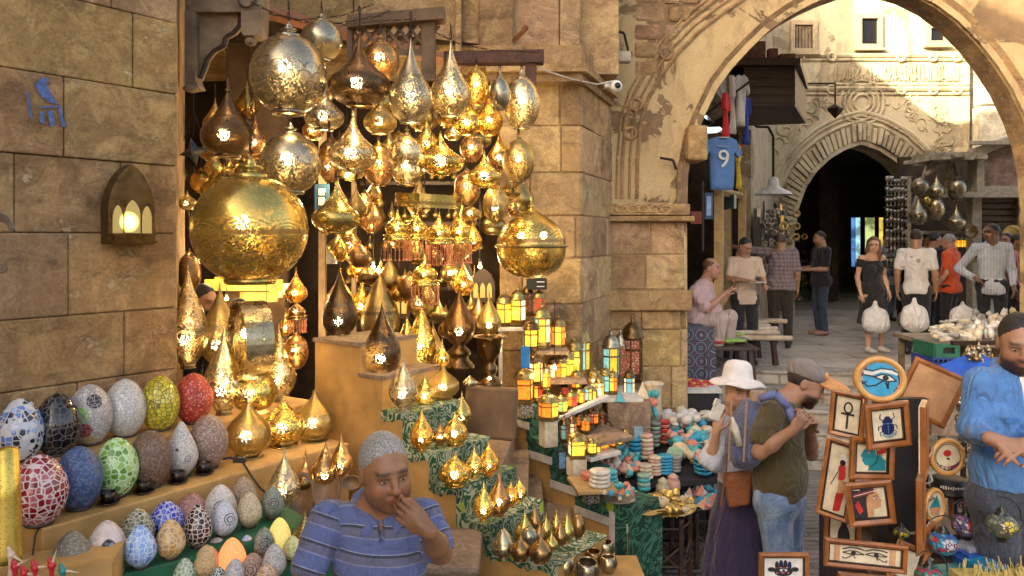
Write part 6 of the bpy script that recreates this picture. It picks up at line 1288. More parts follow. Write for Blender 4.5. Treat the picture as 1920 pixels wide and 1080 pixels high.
stack(1190, 868, 24, 6, 8, ttop, 'sky blue', 'rising in the middle of the table', bowl); stack(1212, 860, 26, 6, 8, ttop, ['cream', 'pink'], 'right of the sky blue bowls'); stack(1228, 838, 22, 6, 8, ttop, ['sage', 'grey'], 'of grey green bowls behind', bowl); stack(1246, 832, 20, 6, 7.5, ttop, ['coral', 'red'], 'of red coral bowls at the back', bowl)
stack(1222, 822, 28, 5, 8, ttop, 'sage', 'of sage bowls near the square card', bowl); stack(1210, 897, 28, 4, 7, ttop, 'cream', 'of flat cream fish dishes'); stack(1228, 890, 26, 6, 6, ttop, ['pink', 'cream'], 'of flat pink dishes'); stack(1247, 888, 28, 6, 6, ttop, 'sky blue', 'of flat sky blue dishes'); stack(1266, 884, 24, 5, 6, ttop, 'grey', 'of flat grey dishes')
stack(1207, 919, 26, 4, 8, zt, ['turquoise', 'sage'], 'beside the mixed plate'); stack(1278, 795, 16, 3, 7, ttop, 'sky blue', 'at the back by the tumbled cream carvings', bowl); stack(1318, 890, 34, 4, 8, zt, 'sky blue', 'on the black tray', bowl); stack(1340, 886, 24, 4, 8, zt, ['pink', 'cream', 'sky blue'], 'on the right of the black tray', bowl)
stack(1168, 866, 20, 3, 9, ttop, 'turquoise', 'of small turquoise pots', bowl); stack(1180, 836, 26, 2, 10, ttop, ['sage'], 'of two sage pots', bowl); stack(1215, 834, 24, 2, 9, ttop, 'coral', 'of two coral pots', bowl)
for k in range(5):   # slanting bottles lying in a row
 u, v = 1268+k*9, 858-k*8; Y = YZ(v, zt)-.05; s = Y/F; b = MB(); b.lathe([(0, 0), (16*s, 0), (17*s, 4*s), (17*s, 12*s), (15*s, 15*s), (0, 15*s)], 8, mat=Matrix.Rotation(R(70), 4, 'X'), smooth=False); c = ['sage', 'cream', 'grey', 'pink', 'turquoise'][k]
 o = b.build('stone_box', MC[c], loc=P(u, v-4, Y), rz=-.5); tag(o, c+' stone box, number %s from the front of the slanting row' % ['one', 'two', 'three', 'four', 'five'][k], 'box', 'stone boxes in a slanting row')
heap_protos = {}
def heap(n, poly, kinds, cols, z, where, size=(7, 12), seed=1, layers=2, noun=None):
 r = random.Random(seed); us = [p[0] for p in poly]; vs_ = [p[1] for p in poly]
 def inside(u, v):
  c = False; j = len(poly)-1
  for i in range(len(poly)):
   if (poly[i][1] > v) != (poly[j][1] > v) and u < (poly[j][0]-poly[i][0])*(v-poly[i][1])/(poly[j][1]-poly[i][1])+poly[i][0]: c = not c
   j = i
  return c
 k = 0
 while k < n:
  u, v = r.uniform(min(us), max(us)), r.uniform(min(vs_), max(vs_))
  if not inside(u, v): continue
  kd = r.choice(kinds); c = r.choice(cols); key = (kd, c)
  if key not in heap_protos:
   b = MB()
   if kd == 'ball': b.ball((0, 0, .5), .5, 12, sc=(1, 1, .85)); nm, ct = 'stone_ball', 'ball'
   elif kd == 'pyramid': b.lathe([(0, 0), (.62, 0), (.001, .95)], 4, smooth=False); nm, ct = 'stone_pyramid', 'pyramid'
   elif kd == 'scarab': b.ball((0, 0, .22), .5, 12, sc=(.8, 1.15, .5)); b.ball((0, -.55, .2), .22, 8); [b.cyl((sx*.3, y, .12), (sx*.62, y-.1, .02), .05, n=5) for sx in (-1, 1) for y in (-.3, 0, .3)]; nm, ct = 'stone_scarab', 'scarab'
   elif kd == 'cat': b.ball((0, .1, .45), .42, 12, sc=(.75, .9, 1.15)); b.ball((0, -.15, 1.0), .25, 10); [b.lathe([(.09, 0), (.0, .2)], 6, mat=Matrix.Translation((sx*.13, -.13, 1.15))) for sx in (-1, 1)]; b.cyl((-.12, -.25, 0), (-.1, -.15, .7), .08, n=6); b.cyl((.12, -.25, 0), (.1, -.15, .7), .08, n=6); nm, ct = 'stone_cat', 'cat figure'
   elif kd == 'cup': b.lathe([(0, 0), (.35, 0), (.42, .3), (.5, .8), (.44, .8), (.36, .3), (0, .15)], 14); nm, ct = 'stone_cup', 'cup'
   elif kd == 'fish': b.ball((0, 0, .15), .5, 12, sc=(1.3, .55, .3)); b.prism([(.5, 0), (.95, .3), (.85, 0), (.95, -.3)], .12, Matrix.Translation((0, .06, .15)) @ Matrix.Rotation(R(90), 4, 'X')); nm, ct = 'stone_fish', 'fish figure'
   elif kd == 'leaf': b.prism([(-.9, 0), (-.3, .35), (.4, .3), (1, .02), (.4, -.22), (-.3, -.25)], .08, Matrix.Rotation(R(60), 4, 'X')); b.cyl((-.9, 0, 0), (-1.2, .1, .1), .06, n=5); nm, ct = 'brass_leaf', 'leaf'
   elif kd == 'jar': b.lathe([(0, 0), (.3, 0), (.5, .25), (.5, .5), (.3, .7), (.34, .8), (.12, .95), (.001, 1.1)], 14); nm, ct = 'stone_jar', 'jar'
   elif kd == 'box': b.box((0, 0, .25), (1.1, .8, .5), bev=.05); nm, ct = 'stone_box', 'box'
   m = MC[c] if c in MC else mat('brass_'+c, m_plain, (.62, .43, .14), .35, .9); o = b.build(nm, m); heap_protos[key] = (o, nm, ct); first = True
  else: first = False
  o, nm, ct = heap_protos[key]
  if not first: o = o.copy(); COL.objects.link(o)
  zz_ = z(v) if callable(z) else z; Y = YZ(v, zz_); dz = r.choice(range(layers))*.035 if layers > 1 else 0; Y2 = (EYE-zz_-dz)*F/(v-VH); sz = r.uniform(*size)*1.25*Y2/F
  o.location = (PX(u, Y2), Y2, zz_+dz); o.scale = (sz,)*3; o.rotation_euler = (r.uniform(-.25, .25), r.uniform(-.25, .25), r.uniform(0, 6))
  cn = c if c != 'brass' else 'shiny'; nn = nm.replace('_', ' ')
  lab = '%s %s %s' % (cn, nn, where); tag(o, lab, ct, '%s %ss %s' % (cn, nn, where)); k += 1
heap(60, [(1110, 868), (1150, 850), (1200, 870), (1190, 895), (1130, 896)], ['ball', 'cat', 'cup', 'jar'], ['cream', 'coral', 'pink', 'turquoise', 'white', 'sage'], ttop, 'heaped at the left end of the dark covered table', (10, 17), 2)
heap(34, [(1135, 840), (1165, 830), (1180, 850), (1140, 858)], ['cup', 'ball', 'jar'], ['turquoise', 'grey', 'sage', 'coral'], ttop, 'behind the small lanterns of the lower tier', (12, 18), 3)
heap(66, [(1250, 800), (1320, 790), (1335, 830), (1290, 850), (1250, 830)], ['cup', 'ball', 'scarab', 'jar'], ['turquoise', 'coral', 'cream', 'pink', 'sky blue', 'sage'], ttop, 'in the middle back of the dark covered table', (12, 18), 4)
heap(40, [(1215, 788), (1280, 778), (1330, 780), (1335, 795), (1270, 800), (1222, 800)], ['fish', 'ball', 'scarab'], ['cream', 'white'], ttop, 'at the far edge of the dark covered table', (13, 22), 5, 3)
heap(22, [(1290, 850), (1335, 850), (1340, 868), (1300, 872)], ['cup', 'jar'], ['cream', 'turquoise', 'pink'], ttop, 'behind the black tray', (12, 16), 6)
def plate(u, vb, w_, Y, m, lab, h=.02):
 s = Y/F; r = w_/2*s; b = MB(); b.lathe([(0, 0), (r*.6, 0), (r, h), (r*1.02, h+.004), (r*.6, .008), (0, .008)], 34); o = b.build('plate', m, loc=P(u, vb, Y)); tag(o, lab, 'plate'); return o
plate(1158, 940, 66, 5.25, mat('enamel_plate', m_plain, (.35, .32, .26), .3, .3), 'round plate heaped with coloured stone balls by the inlaid box'); heap(44, [(1130, 934), (1145, 910), (1175, 905), (1188, 928), (1170, 940), (1140, 941)], ['ball', 'ball', 'pyramid'], ['sky blue', 'cream', 'pink', 'coral', 'turquoise'], .695, 'heaped on the round plate by the inlaid box', (7, 11), 7, 3)
plate(1245, 955, 116, 5.62, mat('brass_tray', m_plain, (.55, .38, .13), .3, .9), 'wide brass tray of shiny leaves on the turned wooden stand'); heap(120, [(1194, 950), (1205, 935), (1240, 928), (1280, 932), (1296, 950), (1270, 966), (1220, 966)], ['leaf', 'leaf', 'leaf', 'scarab', 'cup'], ['brass', 'brass', 'brass', 'cream'], .50, 'heaped on the wide brass tray', (10, 16), 8, 4)
plate(1318, 948, 90, 5.95, mat('dark_tray', m_plain, (.05, .03, .02), .4), 'dark tray full of little stone pyramids beside the long skirt'); heap(48, [(1285, 948), (1290, 925), (1320, 915), (1350, 925), (1352, 945), (1320, 953)], ['pyramid', 'pyramid', 'pyramid', 'scarab'], ['turquoise', 'coral', 'white', 'pink', 'sky blue'], .44, 'heaped on the dark tray beside the long skirt', (10, 18), 9, 3)
for (u, vb, c, lab) in ((1243, 930, 'cream', 'tall cream stone jar standing behind the brass tray'), (1262, 922, 'pink', 'round pink stone jar with lid behind the brass tray')):
 s = 5.9/F; b = MB(); b.lathe([(r*s, z*s) for r, z in [(0, 0), (11, 0), (14, 8), (13, 20), (9, 26), (11, 28), (5, 33), (0, 36)]], 18); o = b.build('stone_jar', MC[c], loc=P(u, vb, 5.9)); tag(o, lab, 'jar')
def turned(p0, p1, b, r=.022):
 p0, p1 = Vector(p0), Vector(p1); L = (p1-p0).length; M = Matrix.Translation(p0) @ (p1-p0).to_track_quat('Z', 'Y').to_matrix().to_4x4(); pr = [(0, 0)]; n_ = 14
 for k in range(n_+1): pr.append((r*(.62+.38*abs(math.sin(k*1.5))), L*k/n_))
 pr.append((0, L)); b.lathe(pr, 10, 0, M)
def stand_table(u, v, Y, rad, h, lab):
 c = P(u, v, Y); root = empty('folding_stand', (c.x, Y, c.z-h))
 for k in range(6):
  a = math.tau*k/6; x, y = rad*math.cos(a), rad*math.sin(a); b = MB(); turned((x, y, 0), (x*.96, y*.96, h), b); b.build('leg', M_darkwood, root)
 b = MB()
 for k in range(6):
  a, a2 = math.tau*k/6, math.tau*(k+1)/6
  for q0, q1 in ((.25, .6), (.6, .25), (.85, .85), (.3, .3)): b.cyl((rad*math.cos(a), rad*math.sin(a), h*q0), (rad*math.cos(a2), rad*math.sin(a2), h*q1), .009, n=6)
 b.build('stretchers', M_darkwood, root); tag(root, lab, 'table stand')
stand_table(1243, 958, 5.64, .19, .47, 'six legged turned dark wood stand under the brass tray'); stand_table(1318, 950, 5.97, .16, .40, 'turned dark wood stand under the dark tray of pyramids')
# woodwork over the shop: bracket, lattice, beams, chains ----------------
root = empty('carved_bracket', P(410, 170, 4.9)); rl = root.location; Yb = 4.9
def W2(pts, Y, b, d=.08, mi=0): q = [(P(u, v, Y).x, P(u, v, Y).z) for u, v in pts]; b.prism(q, d, Matrix.Translation((0, Y, 0)), mi)
b = MB(); W2([(335, -60), (500, -60), (490, 22), (366, 22)], Yb, b, .12); W2([(346, 22), (366, 22), (366, 150), (372, 164), (346, 168)], Yb, b, .12); W2([(452, -40), (492, -40), (488, 60), (484, 66), (456, 66), (452, 60)], Yb-.04, b, .16)
W2([(366, 22), (452, 22), (452, 48), (440, 62), (424, 70), (420, 86), (402, 96), (390, 110), (384, 128), (376, 148), (366, 152)], Yb+.07, b, .05, 1); b.ball(P(470, 78, Yb), .036, 14, 0, (1, 1, .8)); b.ball(P(357, 166, Yb), .038, 14, 0, (1.2, 1, .6))
q = [(452, 24), (450, 48), (438, 62), (424, 70), (420, 86), (402, 96), (390, 110), (384, 128), (376, 148)]; b.tube([P(u, v, Yb+.05) for u, v in q], .016, 6, 2); b.torus(P(462, -2, Yb-.06), .05, .008, 16, 6, mat=Matrix.Rotation(R(90), 4, 'X'), mi=2)
fin(b.build('woodwork', [M_woodgrey, mat('pale_board', m_plain, (.30, .22, .13), .8, 0, .4, 6), M_darkwood]), root); tag(root, 'carved grey wooden bracket with scalloped edge and turned drops at top left', 'bracket')
root = empty('lattice_screen', P(750, 60, 5.4)); Yl = 5.4; b = MB(); W2([(650, 28), (832, 12), (832, 34), (650, 50)], Yl-.06, b, .16); W2([(790, 34), (815, 34), (815, 150), (790, 150)], Yl, b, .1); W2([(712, 44), (724, 44), (724, 100), (712, 100)], Yl, b, .08); W2([(650, 50), (660, 50), (660, 140), (650, 140)], Yl, b, .08); W2([(650, 92), (800, 92), (800, 104), (650, 104)], Yl+.01, b, .06)
for k in range(7):
 u = 652+k*22; W2([(u, 48), (u+7, 48), (u+41, 92), (u+34, 92)], Yl+.02, b, .03); W2([(u+34, 48), (u+41, 48), (u+7, 92), (u, 92)], Yl+.05, b, .03)
fin(b.build('woodwork', M_wood), root); tag(root, 'weathered wooden lattice screen with heavy beam behind the top lamps', 'screen')
root = empty('rusty_beam', P(925, 100, 5.6)); b = MB(); W2([(832, 96), (1020, 92), (1020, 116), (832, 118)], 5.6, b, .12); W2([(985, 116), (1006, 116), (1006, 168), (985, 168)], 5.62, b, .08); W2([(840, 118), (850, 118), (880, 150), (870, 150)], 5.64, b, .04)
fin(b.build('beam', mat('rusty_beam_wood', m_plain, (.085, .035, .02), .75, 0, .5, 12, .4)), root); tag(root, 'dark rusty beam reaching to the stone ledge over the small silver globes', 'beam')
def chain(name, pts, lab, r=.011):
 b = MB(); P3 = [Vector(p) for p in pts]; tot = 0; k = 0
 for i in range(len(P3)-1):
  a, c = P3[i], P3[i+1]; L = (c-a).length; n_ = max(1, int(L/(r*2.9))); q = (c-a).to_track_quat('Z', 'Y').to_matrix().to_4x4()
  for j in range(n_): b.torus(a.lerp(c, (j+.5)/n_), r, r*.26, 8, 4, mat=q @ Matrix.Rotation(R(90)*((k+j) % 2), 4, 'Z') @ Matrix.Rotation(R(90), 4, 'X') @ Matrix.Diagonal((.62, 1.55, 1, 1)))
  k += n_
 o = b.build(name, M_iron); recenter(o, P3[0]); tag(o, lab, 'chain')
chain('chain', [P(470, 4, 4.8), P(520, 28, 4.8), P(575, 42, 4.8), P(640, 44, 4.9), P(710, 30, 5.0), P(730, 20, 5.1)], 'rusty chain slung from the carved bracket to the lattice beam', .014); chain('chain', [P(500, 24, 5), P(560, 38, 5), P(640, 30, 5.05), P(700, 8, 5.1)], 'second thinner chain slung behind the first one')
chain('chain', [P(470, 80, 4.35), P(471, 190, 4.2), P(470, 290, 3.92)], 'chain hanging straight down to the giant gold globe', .013); chain('chain', [P(815, 60, 5.3), P(860, 82, 5.3), P(920, 94, 5.4), P(1010, 98, 5.5)], 'rusty chain along the dark beam'); chain('chain', [P(620, 52, 4.9), P(700, 40, 4.9), P(780, 36, 4.9)], 'short chain on the lattice beam')
b = MB(); b.cyl(P(490, 20, 5.6), P(830, 112, 5.9), .05, n=4); o = b.build('red_brown_beam', mat('red_timber', m_plain, (.26, .10, .045), .7)); recenter(o, P(490, 20, 5.6)); tag(o, 'reddish timber rail running behind the top silver globes', 'beam')
b = MB(); b.cyl(P(964, 76, 6.2), P(985, 54, 5.9), .018, n=8); b.ball(P(985, 52, 5.9), .025, 8); o = b.build('iron_peg', mat('rust', m_plain, (.18, .075, .03), .7)); recenter(o, P(964, 76, 6.2)); tag(o, 'rusty iron peg sticking out of the golden stone wall', 'peg')
root = empty('dome_camera', P(1155, 162, 6.6)); b = MB(); b.ball((0, 0, 0), .052, 18); b.build('housing', M_white, root); b = MB(); b.lathe([(0, 0), (.026, 0), (.022, .014), (0, .018)], 16, mat=Matrix.Translation((.008, -.046, 0)) @ Matrix.Rotation(R(90), 4, 'X')); b.build('lens', M_black, root); b = MB(); b.box((-.06, .05, .01), (.06, .1, .03)); b.build('arm', M_white, root); tag(root, 'white round security camera on the arch pier', 'camera')
b = MB(); b.tube([P(1010, 128, 6.2), P(1070, 148, 6.3), P(1120, 158, 6.5), P(1150, 152, 6.6)], .008, 5); o = b.build('cable', mat('pale_cable', m_plain, (.45, .4, .33), .6)); recenter(o, P(1010, 128, 6.2)); tag(o, 'pale cable running below the stone ledge to the round camera', 'cable')
root = empty('floodlight', P(1165, 108, 7.0)); b = MB(); b.box((0, 0, 0), (.16, .1, .09), bev=.01); b.build('housing', mat('floodlight_grey', m_plain, (.35, .3, .22), .5), root); b = MB(); b.cyl((0, .05, .03), (.02, .5, .09), .012, n=8); b.build('bracket', M_iron, root); tag(root, 'small dusty floodlight over the round camera', 'floodlight')
wlp = on_wall(232, 458, .0); d_ = Vector((WB[0]-WA[0], WB[1]-WA[1], 0)).normalized(); root = empty('wall_lamp', wlp, math.atan2(d_.y, d_.x)); sw = lineY(232, WA, WB)[0]/F; w2 = 46*sw*.98; h2 = 148*sw
def archp(w_, h, z0, k=.55, cx=0, n=9):
 L = [(cx-w_, z0), (cx-w_, z0+h*k)]
 for i in range(1, n): t = i/n; L.append((cx-w_*(1-t**1.6), z0+h*(k+(1-k)*math.sin(t*1.25)/math.sin(1.25))))
 L.append((cx, z0+h)); return L+[(2*cx-x, z) for x, z in reversed(L[:-1])]
b = MB(); b.prism(archp(w2, h2, 0, .45), .07, Matrix.Translation((0, -.08, 0))); b.build('body', mat('wall_lamp_metal', m_plain, (.13, .085, .035), .4, .8, .5, 14, .3, 50), root)
b = MB()
for cx, ww, hh in ((-.62*w2, .2*w2, .40*h2), (.62*w2, .2*w2, .40*h2), (0, .32*w2, .48*h2)): b.prism(archp(ww, hh*.86, h2*.14, .55, cx), .01, Matrix.Translation((0, -.088, 0)))
gn = N('wall_lamp_glass'); dd = gn.n('VectorMath', operation='DISTANCE'); gn.t.links.new(gn.tc.outputs['Object'], dd.inputs[0]); dd.inputs[1].default_value = (-.02, -.09, h2*.28)
gn.p(Base_Color=(.3, .27, .12), Roughness=.4, Emission_Color=(1, .62, .14), Emission_Strength=gn.mr(dd.outputs['Value'], .015, .055, 1.6, .05)); b.build('glass', gn.m, root)
b = MB()
for cx in (-.62*w2, .62*w2):
 for k in range(4): b.cyl((cx-.14*w2+k*.09*w2, -.092, h2*.05), (cx-.14*w2+k*.09*w2, -.092, h2*.11), .003, n=5)
b.box((0, -.09, h2*.03), (w2*2.02, .022, h2*.03)); b.box((0, -.09, h2*.125), (w2*2.02, .022, h2*.02)); b.build('railing', mat('wall_lamp_metal', m_plain, (.13, .085, .035), .4, .8), root)
tag(root, 'pointed arch wall lamp of dark metal with three glowing openings on the stone wall', 'wall lamp')
b = MB()
for k in range(4): b.torus(P(12, 455, 3.55)+Vector((0, -.03-.006*k, 0)), .05+.006*k, .0035, 20, 5, mat=Matrix.Rotation(R(90), 4, 'X') @ Matrix.Diagonal((.8+.1*k, 1.9, 1, 1)), a0=.5, a1=5.2)
o = b.build('wire_coil', mat('grey_wire', m_plain, (.2, .15, .1), .6)); recenter(o, P(12, 455, 3.5)); tag(o, 'loose coil of wire hanging on the stone wall at the left edge', 'wire coil')
yn = N('warm_lit_panel'); yn.p(Base_Color=(.3, .2, .05), Emission_Color=yn.mix(yn.mr(yn.noise(14, 3), .4, .6), (1, .55, .03), (.25, .10, .01)), Emission_Strength=.28); M_yl = yn.m
b = MB();
for k, (u0, u1, v0, v1, mi) in enumerate([(385, 530, 524, 545, 0), (450, 520, 548, 566, 0), (505, 528, 540, 558, 1), (528, 542, 532, 552, 2), (400, 440, 520, 530, 0)]):
 a, c = P(u0, v1, 6.2+k*.02), P(u1, v0, 6.2+k*.02); b.box(((a.x+c.x)/2, 6.2+k*.03, (a.z+c.z)/2), (c.x-a.x, .03, c.z-a.z), mi)
o = b.build('lit_display_case', [M_yl, mat('lit_orange', m_emit, (1, .18, .03), .35), mat('lit_teal', m_emit, (.1, .7, .45), .25)]); recenter(o, P(460, 545, 6.2)); tag(o, 'yellow lit display case deep in the shop under the giant globe', 'display case')
b = MB(); b.box((0, 0, 0), (.09, .09, .14), bev=.02); o = b.build('red_lantern', glass('o', .8), loc=P(678, 480, 6.0)); tag(o, 'small orange red glowing lantern beside the thin white post', 'lantern')
root = empty('socket_panel', P(622, 477, 5.9)); b = MB(); b.box((0, 0, 0), (.075, .02, .14), bev=.004); b.build('plate', M_tape, root); b = MB(); b.box((.01, -.02, -.01), (.03, .03, .05)); b.build('plug', M_white, root); tag(root, 'cream socket plate with plugs on the dark post', 'socket')
root = empty('blue_poster', P(604, 370, 6.0)); b = MB(); b.box((0, 0, 0), (.11, .01, .2)); b.build('sheet', mat('poster_blue', m_plain, (.03, .09, .16), .5), root); b = MB(); b.box((0, -.008, .04), (.05, .004, .05)); b.box((0, -.008, -.03), (.05, .004, .06)); b.build('pictures', M_tape, root); tag(root, 'narrow blue poster behind the copper lamp', 'poster')
M_cb = brass('old', 'plain', False); proto = None; rr = random.Random(9)
for row, (v, us) in enumerate([(338, range(700, 930, 22)), (412, range(700, 940, 20)), (535, range(655, 935, 34)), (595, range(690, 920, 30)), (340, range(345, 380, 20)), (470, range(690, 930, 30)), (395, range(640, 720, 24))]):
 for u in us:
  if proto is None:
   b = MB(); b.lathe([(r*.035, z*.1) for r, z in PROF['onion']], 14); o = proto = b.build('small_brass_lamp', M_cb)
  else: o = proto.copy(); COL.objects.link(o)
  o.location = P(u+rr.uniform(-5, 5), v, 6.75+rr.uniform(-.1, .1)); k = rr.uniform(.8, 1.5); o.scale = (k, k, k*rr.uniform(.8, 1.4)); tag(o, 'small brass lamp on the dim shelves at the back of the shop', 'lamp', 'small brass lamps on the back shelves')
for i, (u, v) in enumerate([(862, 510), (905, 535), (745, 565)]):
 w2_ = .1; b = MB(); b.prism(archp(.1, .28, -.14, .5), .04); bb = b.build('wall_plaque', M_darkwood, loc=P(u, v, 6.5)); tag(bb, ['dark arched plaque with three openings, left on the back wall', 'dark arched plaque nearest the pier', 'dark arched plaque behind the gold leaf lamps'][i], 'plaque'); b = MB()
 for cx in (-.055, 0, .055): b.prism(archp(.02, .12, -.1, .6, cx), .01, Matrix.Translation((0, -.012, 0)))
 b.build('openings', mat('dim_glass', m_plain, (.25, .18, .06), .3, em=(1, .6, .1), es=.12), bb)
for (u, v, e) in ((650, 330, 14), (780, 300, 14), (900, 500, 8), (700, 500, 10), (420, 470, 10), (1040, 690, 3), (500, 610, 6), (425, 560, 3)):  # mostly added bulbs brightening the shop; the last one lights the seller
 l = bpy.data.lights.new('shop_fill_light', 'POINT'); l.energy = e*.42; l.color = (1, .70, .34); l.shadow_soft_size = .04; root = empty('bare_fill_bulb', P(u, v, 5.9)); o = bpy.data.objects.new('shop_fill_light', l); COL.objects.link(o); o.parent = root
 b = MB(); b.ball((0, 0, 0), .014, 12); b.build('glass', M_bulbs, root); b = MB(); b.cyl((0, 0, .02), (0, 0, .06), .012, n=8); b.tube([(0, 0, .06), (0, 0, .5)], .003, 4); b.build('holder', M_black, root); tag(root, 'bare glowing bulb hanging in the depth of the shop, mostly added as fill', 'bulb', 'bare bulbs lighting the shop')
# ================================================================ PICTURE STAND
M_fr = mat('orange_wood_frame', m_plain, (.34, .12, .028), .3, 0, .45, 9, .15, 60, coat=.4); M_frd = mat('brown_frame_lip', m_plain, (.025, .010, .007), .35)
M_cream = mat('cream_ground', m_plain, (.70, .62, .46), .7); M_ink = mat('ink_black', m_plain, (.015, .012, .02), .5); M_teal = mat('teal_enamel', m_plain, (.02, .24, .32), .35); M_redp = mat('red_enamel', m_plain, (.5, .03, .03), .4); M_wht = mat('white_enamel', m_plain, (.75, .74, .72), .4)
M_sky = mat('sky_enamel', m_plain, (.04, .34, .62), .35); M_tanp = mat('tan_enamel', m_plain, (.55, .30, .15), .5); M_navy = mat('navy_enamel', m_plain, (.01, .015, .09), .3); M_pat = mat('purple_band', m_mosaic, [(.25, .03, .1), (.06, .04, .2), (.5, .2, .1), (.5, .4, .3)], (.03, .02, .05), 60)
ART = [M_cream, M_ink, M_teal, M_redp, M_wht, M_sky, M_tanp, M_navy]
def frame(u, v, w_, h_, Y, label, art, yaw=0, roll=0, pitch=0, bar=.25, bg=0, grp=None):
 """art(b, W, H): draws flat inlay in local XZ, y<0 towards the viewer"""
 s = Y/F; Wd, Hd = w_*s/2/max(.25, math.cos(R(yaw))), h_*s/2; t = bar*min(Wd, Hd)*1.0; t = max(t, .010)
 root = empty('framed_picture', P(u, v, Y)); root.rotation_euler = (R(pitch), R(roll), R(yaw))
 b = MB(); d = .022
 o_, i_ = [(-Wd, -Hd), (Wd, -Hd), (Wd, Hd), (-Wd, Hd)], [(-Wd+t, -Hd+t), (Wd-t, -Hd+t), (Wd-t, Hd-t), (-Wd+t, Hd-t)]
 m_ = [(-Wd+t*.4, -Hd+t*.4), (Wd-t*.4, -Hd+t*.4), (Wd-t*.4, Hd-t*.4), (-Wd+t*.4, Hd-t*.4)]
 for k in range(4):
  k2 = (k+1) % 4; V = [(o_[k][0], 0, o_[k][1]), (o_[k2][0], 0, o_[k2][1]), (o_[k2][0], -d*.8, o_[k2][1]), (o_[k][0], -d*.8, o_[k][1]), (m_[k][0], -d, m_[k][1]), (m_[k2][0], -d, m_[k2][1]), (i_[k2][0], -d*.72, i_[k2][1]), (i_[k][0], -d*.72, i_[k][1]), (i_[k2][0], 0, i_[k2][1]), (i_[k][0], 0, i_[k][1])]
  b.add(V, [(0, 1, 2, 3), (3, 2, 5, 4), (4, 5, 6, 7), (7, 6, 8, 9)])
 b.build('frame', M_fr, root)
 b = MB(); t2 = t*1.3
 for (x0, x1, z0, z1) in ((-Wd+t, Wd-t, -Hd+t, -Hd+t2), (-Wd+t, Wd-t, Hd-t2, Hd-t), (-Wd+t, -Wd+t2, -Hd+t2, Hd-t2), (Wd-t2, Wd-t, -Hd+t2, Hd-t2)): b.box(((x0+x1)/2, -.006, (z0+z1)/2), (x1-x0, .012, z1-z0))
 b.build('inner_lip', M_frd, root)
 b = MB(); b.box((0, .002, 0), (2*Wd-.004, .006, 2*Hd-.004), bg); art(b, Wd-t2, Hd-t2, -.003); b.build('picture', ART, root)
 return tag(root, label, 'picture', grp)
def poly(b, pts, mi, y, W_, H_): b.prism([(x*W_, z*H_) for x, z in pts], .0015, Matrix.Translation((0, y, 0)), mi)
def oval(b, cx, cz, rx, rz, mi, y, W_, H_, n=20, a0=0, a1=math.tau): poly(b, [(cx+rx*math.cos(a0+(a1-a0)*k/n), cz+rz*math.sin(a0+(a1-a0)*k/n)) for k in range(n)], mi, y, W_, H_)
def line(b, pts, wd, mi, y, W_, H_):
 for i in range(len(pts)-1):
  a, c = Vector((pts[i][0]*W_, pts[i][1]*H_)), Vector((pts[i+1][0]*W_, pts[i+1][1]*H_)); d = (c-a);
  if d.length < 1e-6: continue
  nn = Vector((-d.y, d.x)).normalized()*wd/2; e = d.normalized()*wd*.3; b.prism([tuple(a-nn-e), tuple(c-nn+e), tuple(c+nn+e), tuple(a+nn-e)], .0015, Matrix.Translation((0, y, 0)), mi)
def arc(cx, cz, rx, rz, a0, a1, n=12): return [(cx+rx*math.cos(R(a0+(a1-a0)*k/n)), cz+rz*math.sin(R(a0+(a1-a0)*k/n))) for k in range(n+1)]
def a_scarab(b, W_, H_, y):
 oval(b, .05, -.25, .42, .44, 7, y-.002, W_, H_); oval(b, .05, .22, .34, .22, 7, y-.0026, W_, H_); oval(b, .05, .42, .2, .14, 7, y-.003, W_, H_); line(b, [(.05, .1), (.05, -.66)], .0015, 5, y-.0045, W_, H_); line(b, [(-.3, .08), (.4, .08)], .0015, 5, y-.0045, W_, H_)
 for sx in (-1, 1):
  line(b, [(.05+sx*.3, .3), (.05+sx*.5, .45), (.05+sx*.42, .75)], .003, 7, y-.001, W_, H_); line(b, [(.05+sx*.4, -.05), (.05+sx*.6, -.1), (.05+sx*.62, -.35)], .003, 7, y-.001, W_, H_); line(b, [(.05+sx*.38, -.4), (.05+sx*.55, -.5), (.05+sx*.48, -.75)], .003, 7, y-.001, W_, H_)
 line(b, arc(.05, -.45, .4, .36, 200, 340), .005, 5, y-.004, W_, H_)
def a_ankh(b, W_, H_, y):
 line(b, arc(0, .38, .32, .3, -80, 260, 20), .006, 1, y-.001, W_, H_); line(b, [(0, .12), (0, -.8)], .008, 1, y-.002, W_, H_); line(b, [(-.5, .02), (.5, .02)], .008, 1, y-.003, W_, H_)
def a_teal(b, W_, H_, y):
 poly(b, [(-.95, 1), (-.3, 1), (-.55, .6), (-.75, .1), (-.6, -.1), (-.6, -.3), (-.45, -.45), (-.45, -.7), (-.95, -.95)], 0, y, W_, H_)
 poly(b, [(-.45, .62), (-.72, .12), (-.58, -.02), (-.6, -.2), (-.42, -.5), (-.1, -.6), (-.2, -.9), (.95, -.9), (.95, .2), (.3, .2), (.25, .55), (-.1, .7)], 2, y-.001, W_, H_); line(b, arc(-.1, .15, .5, .75, -90, 60), .003, 1, y-.003, W_, H_)
 line(b, [(-.4, .42), (-.2, .5), (.05, .44)], .003, 1, y-.003, W_, H_); oval(b, -.2, .38, .12, .06, 4, y-.003, W_, H_, 12); oval(b, -.2, .38, .05, .05, 1, y-.004, W_, H_, 10); poly(b, [(.3, .45), (.95, .9), (.95, .4), (.5, .2)], 3, y-.003, W_, H_); poly(b, [(.62, .1), (.95, .3), (.95, -.2)], 0, y-.003, W_, H_)
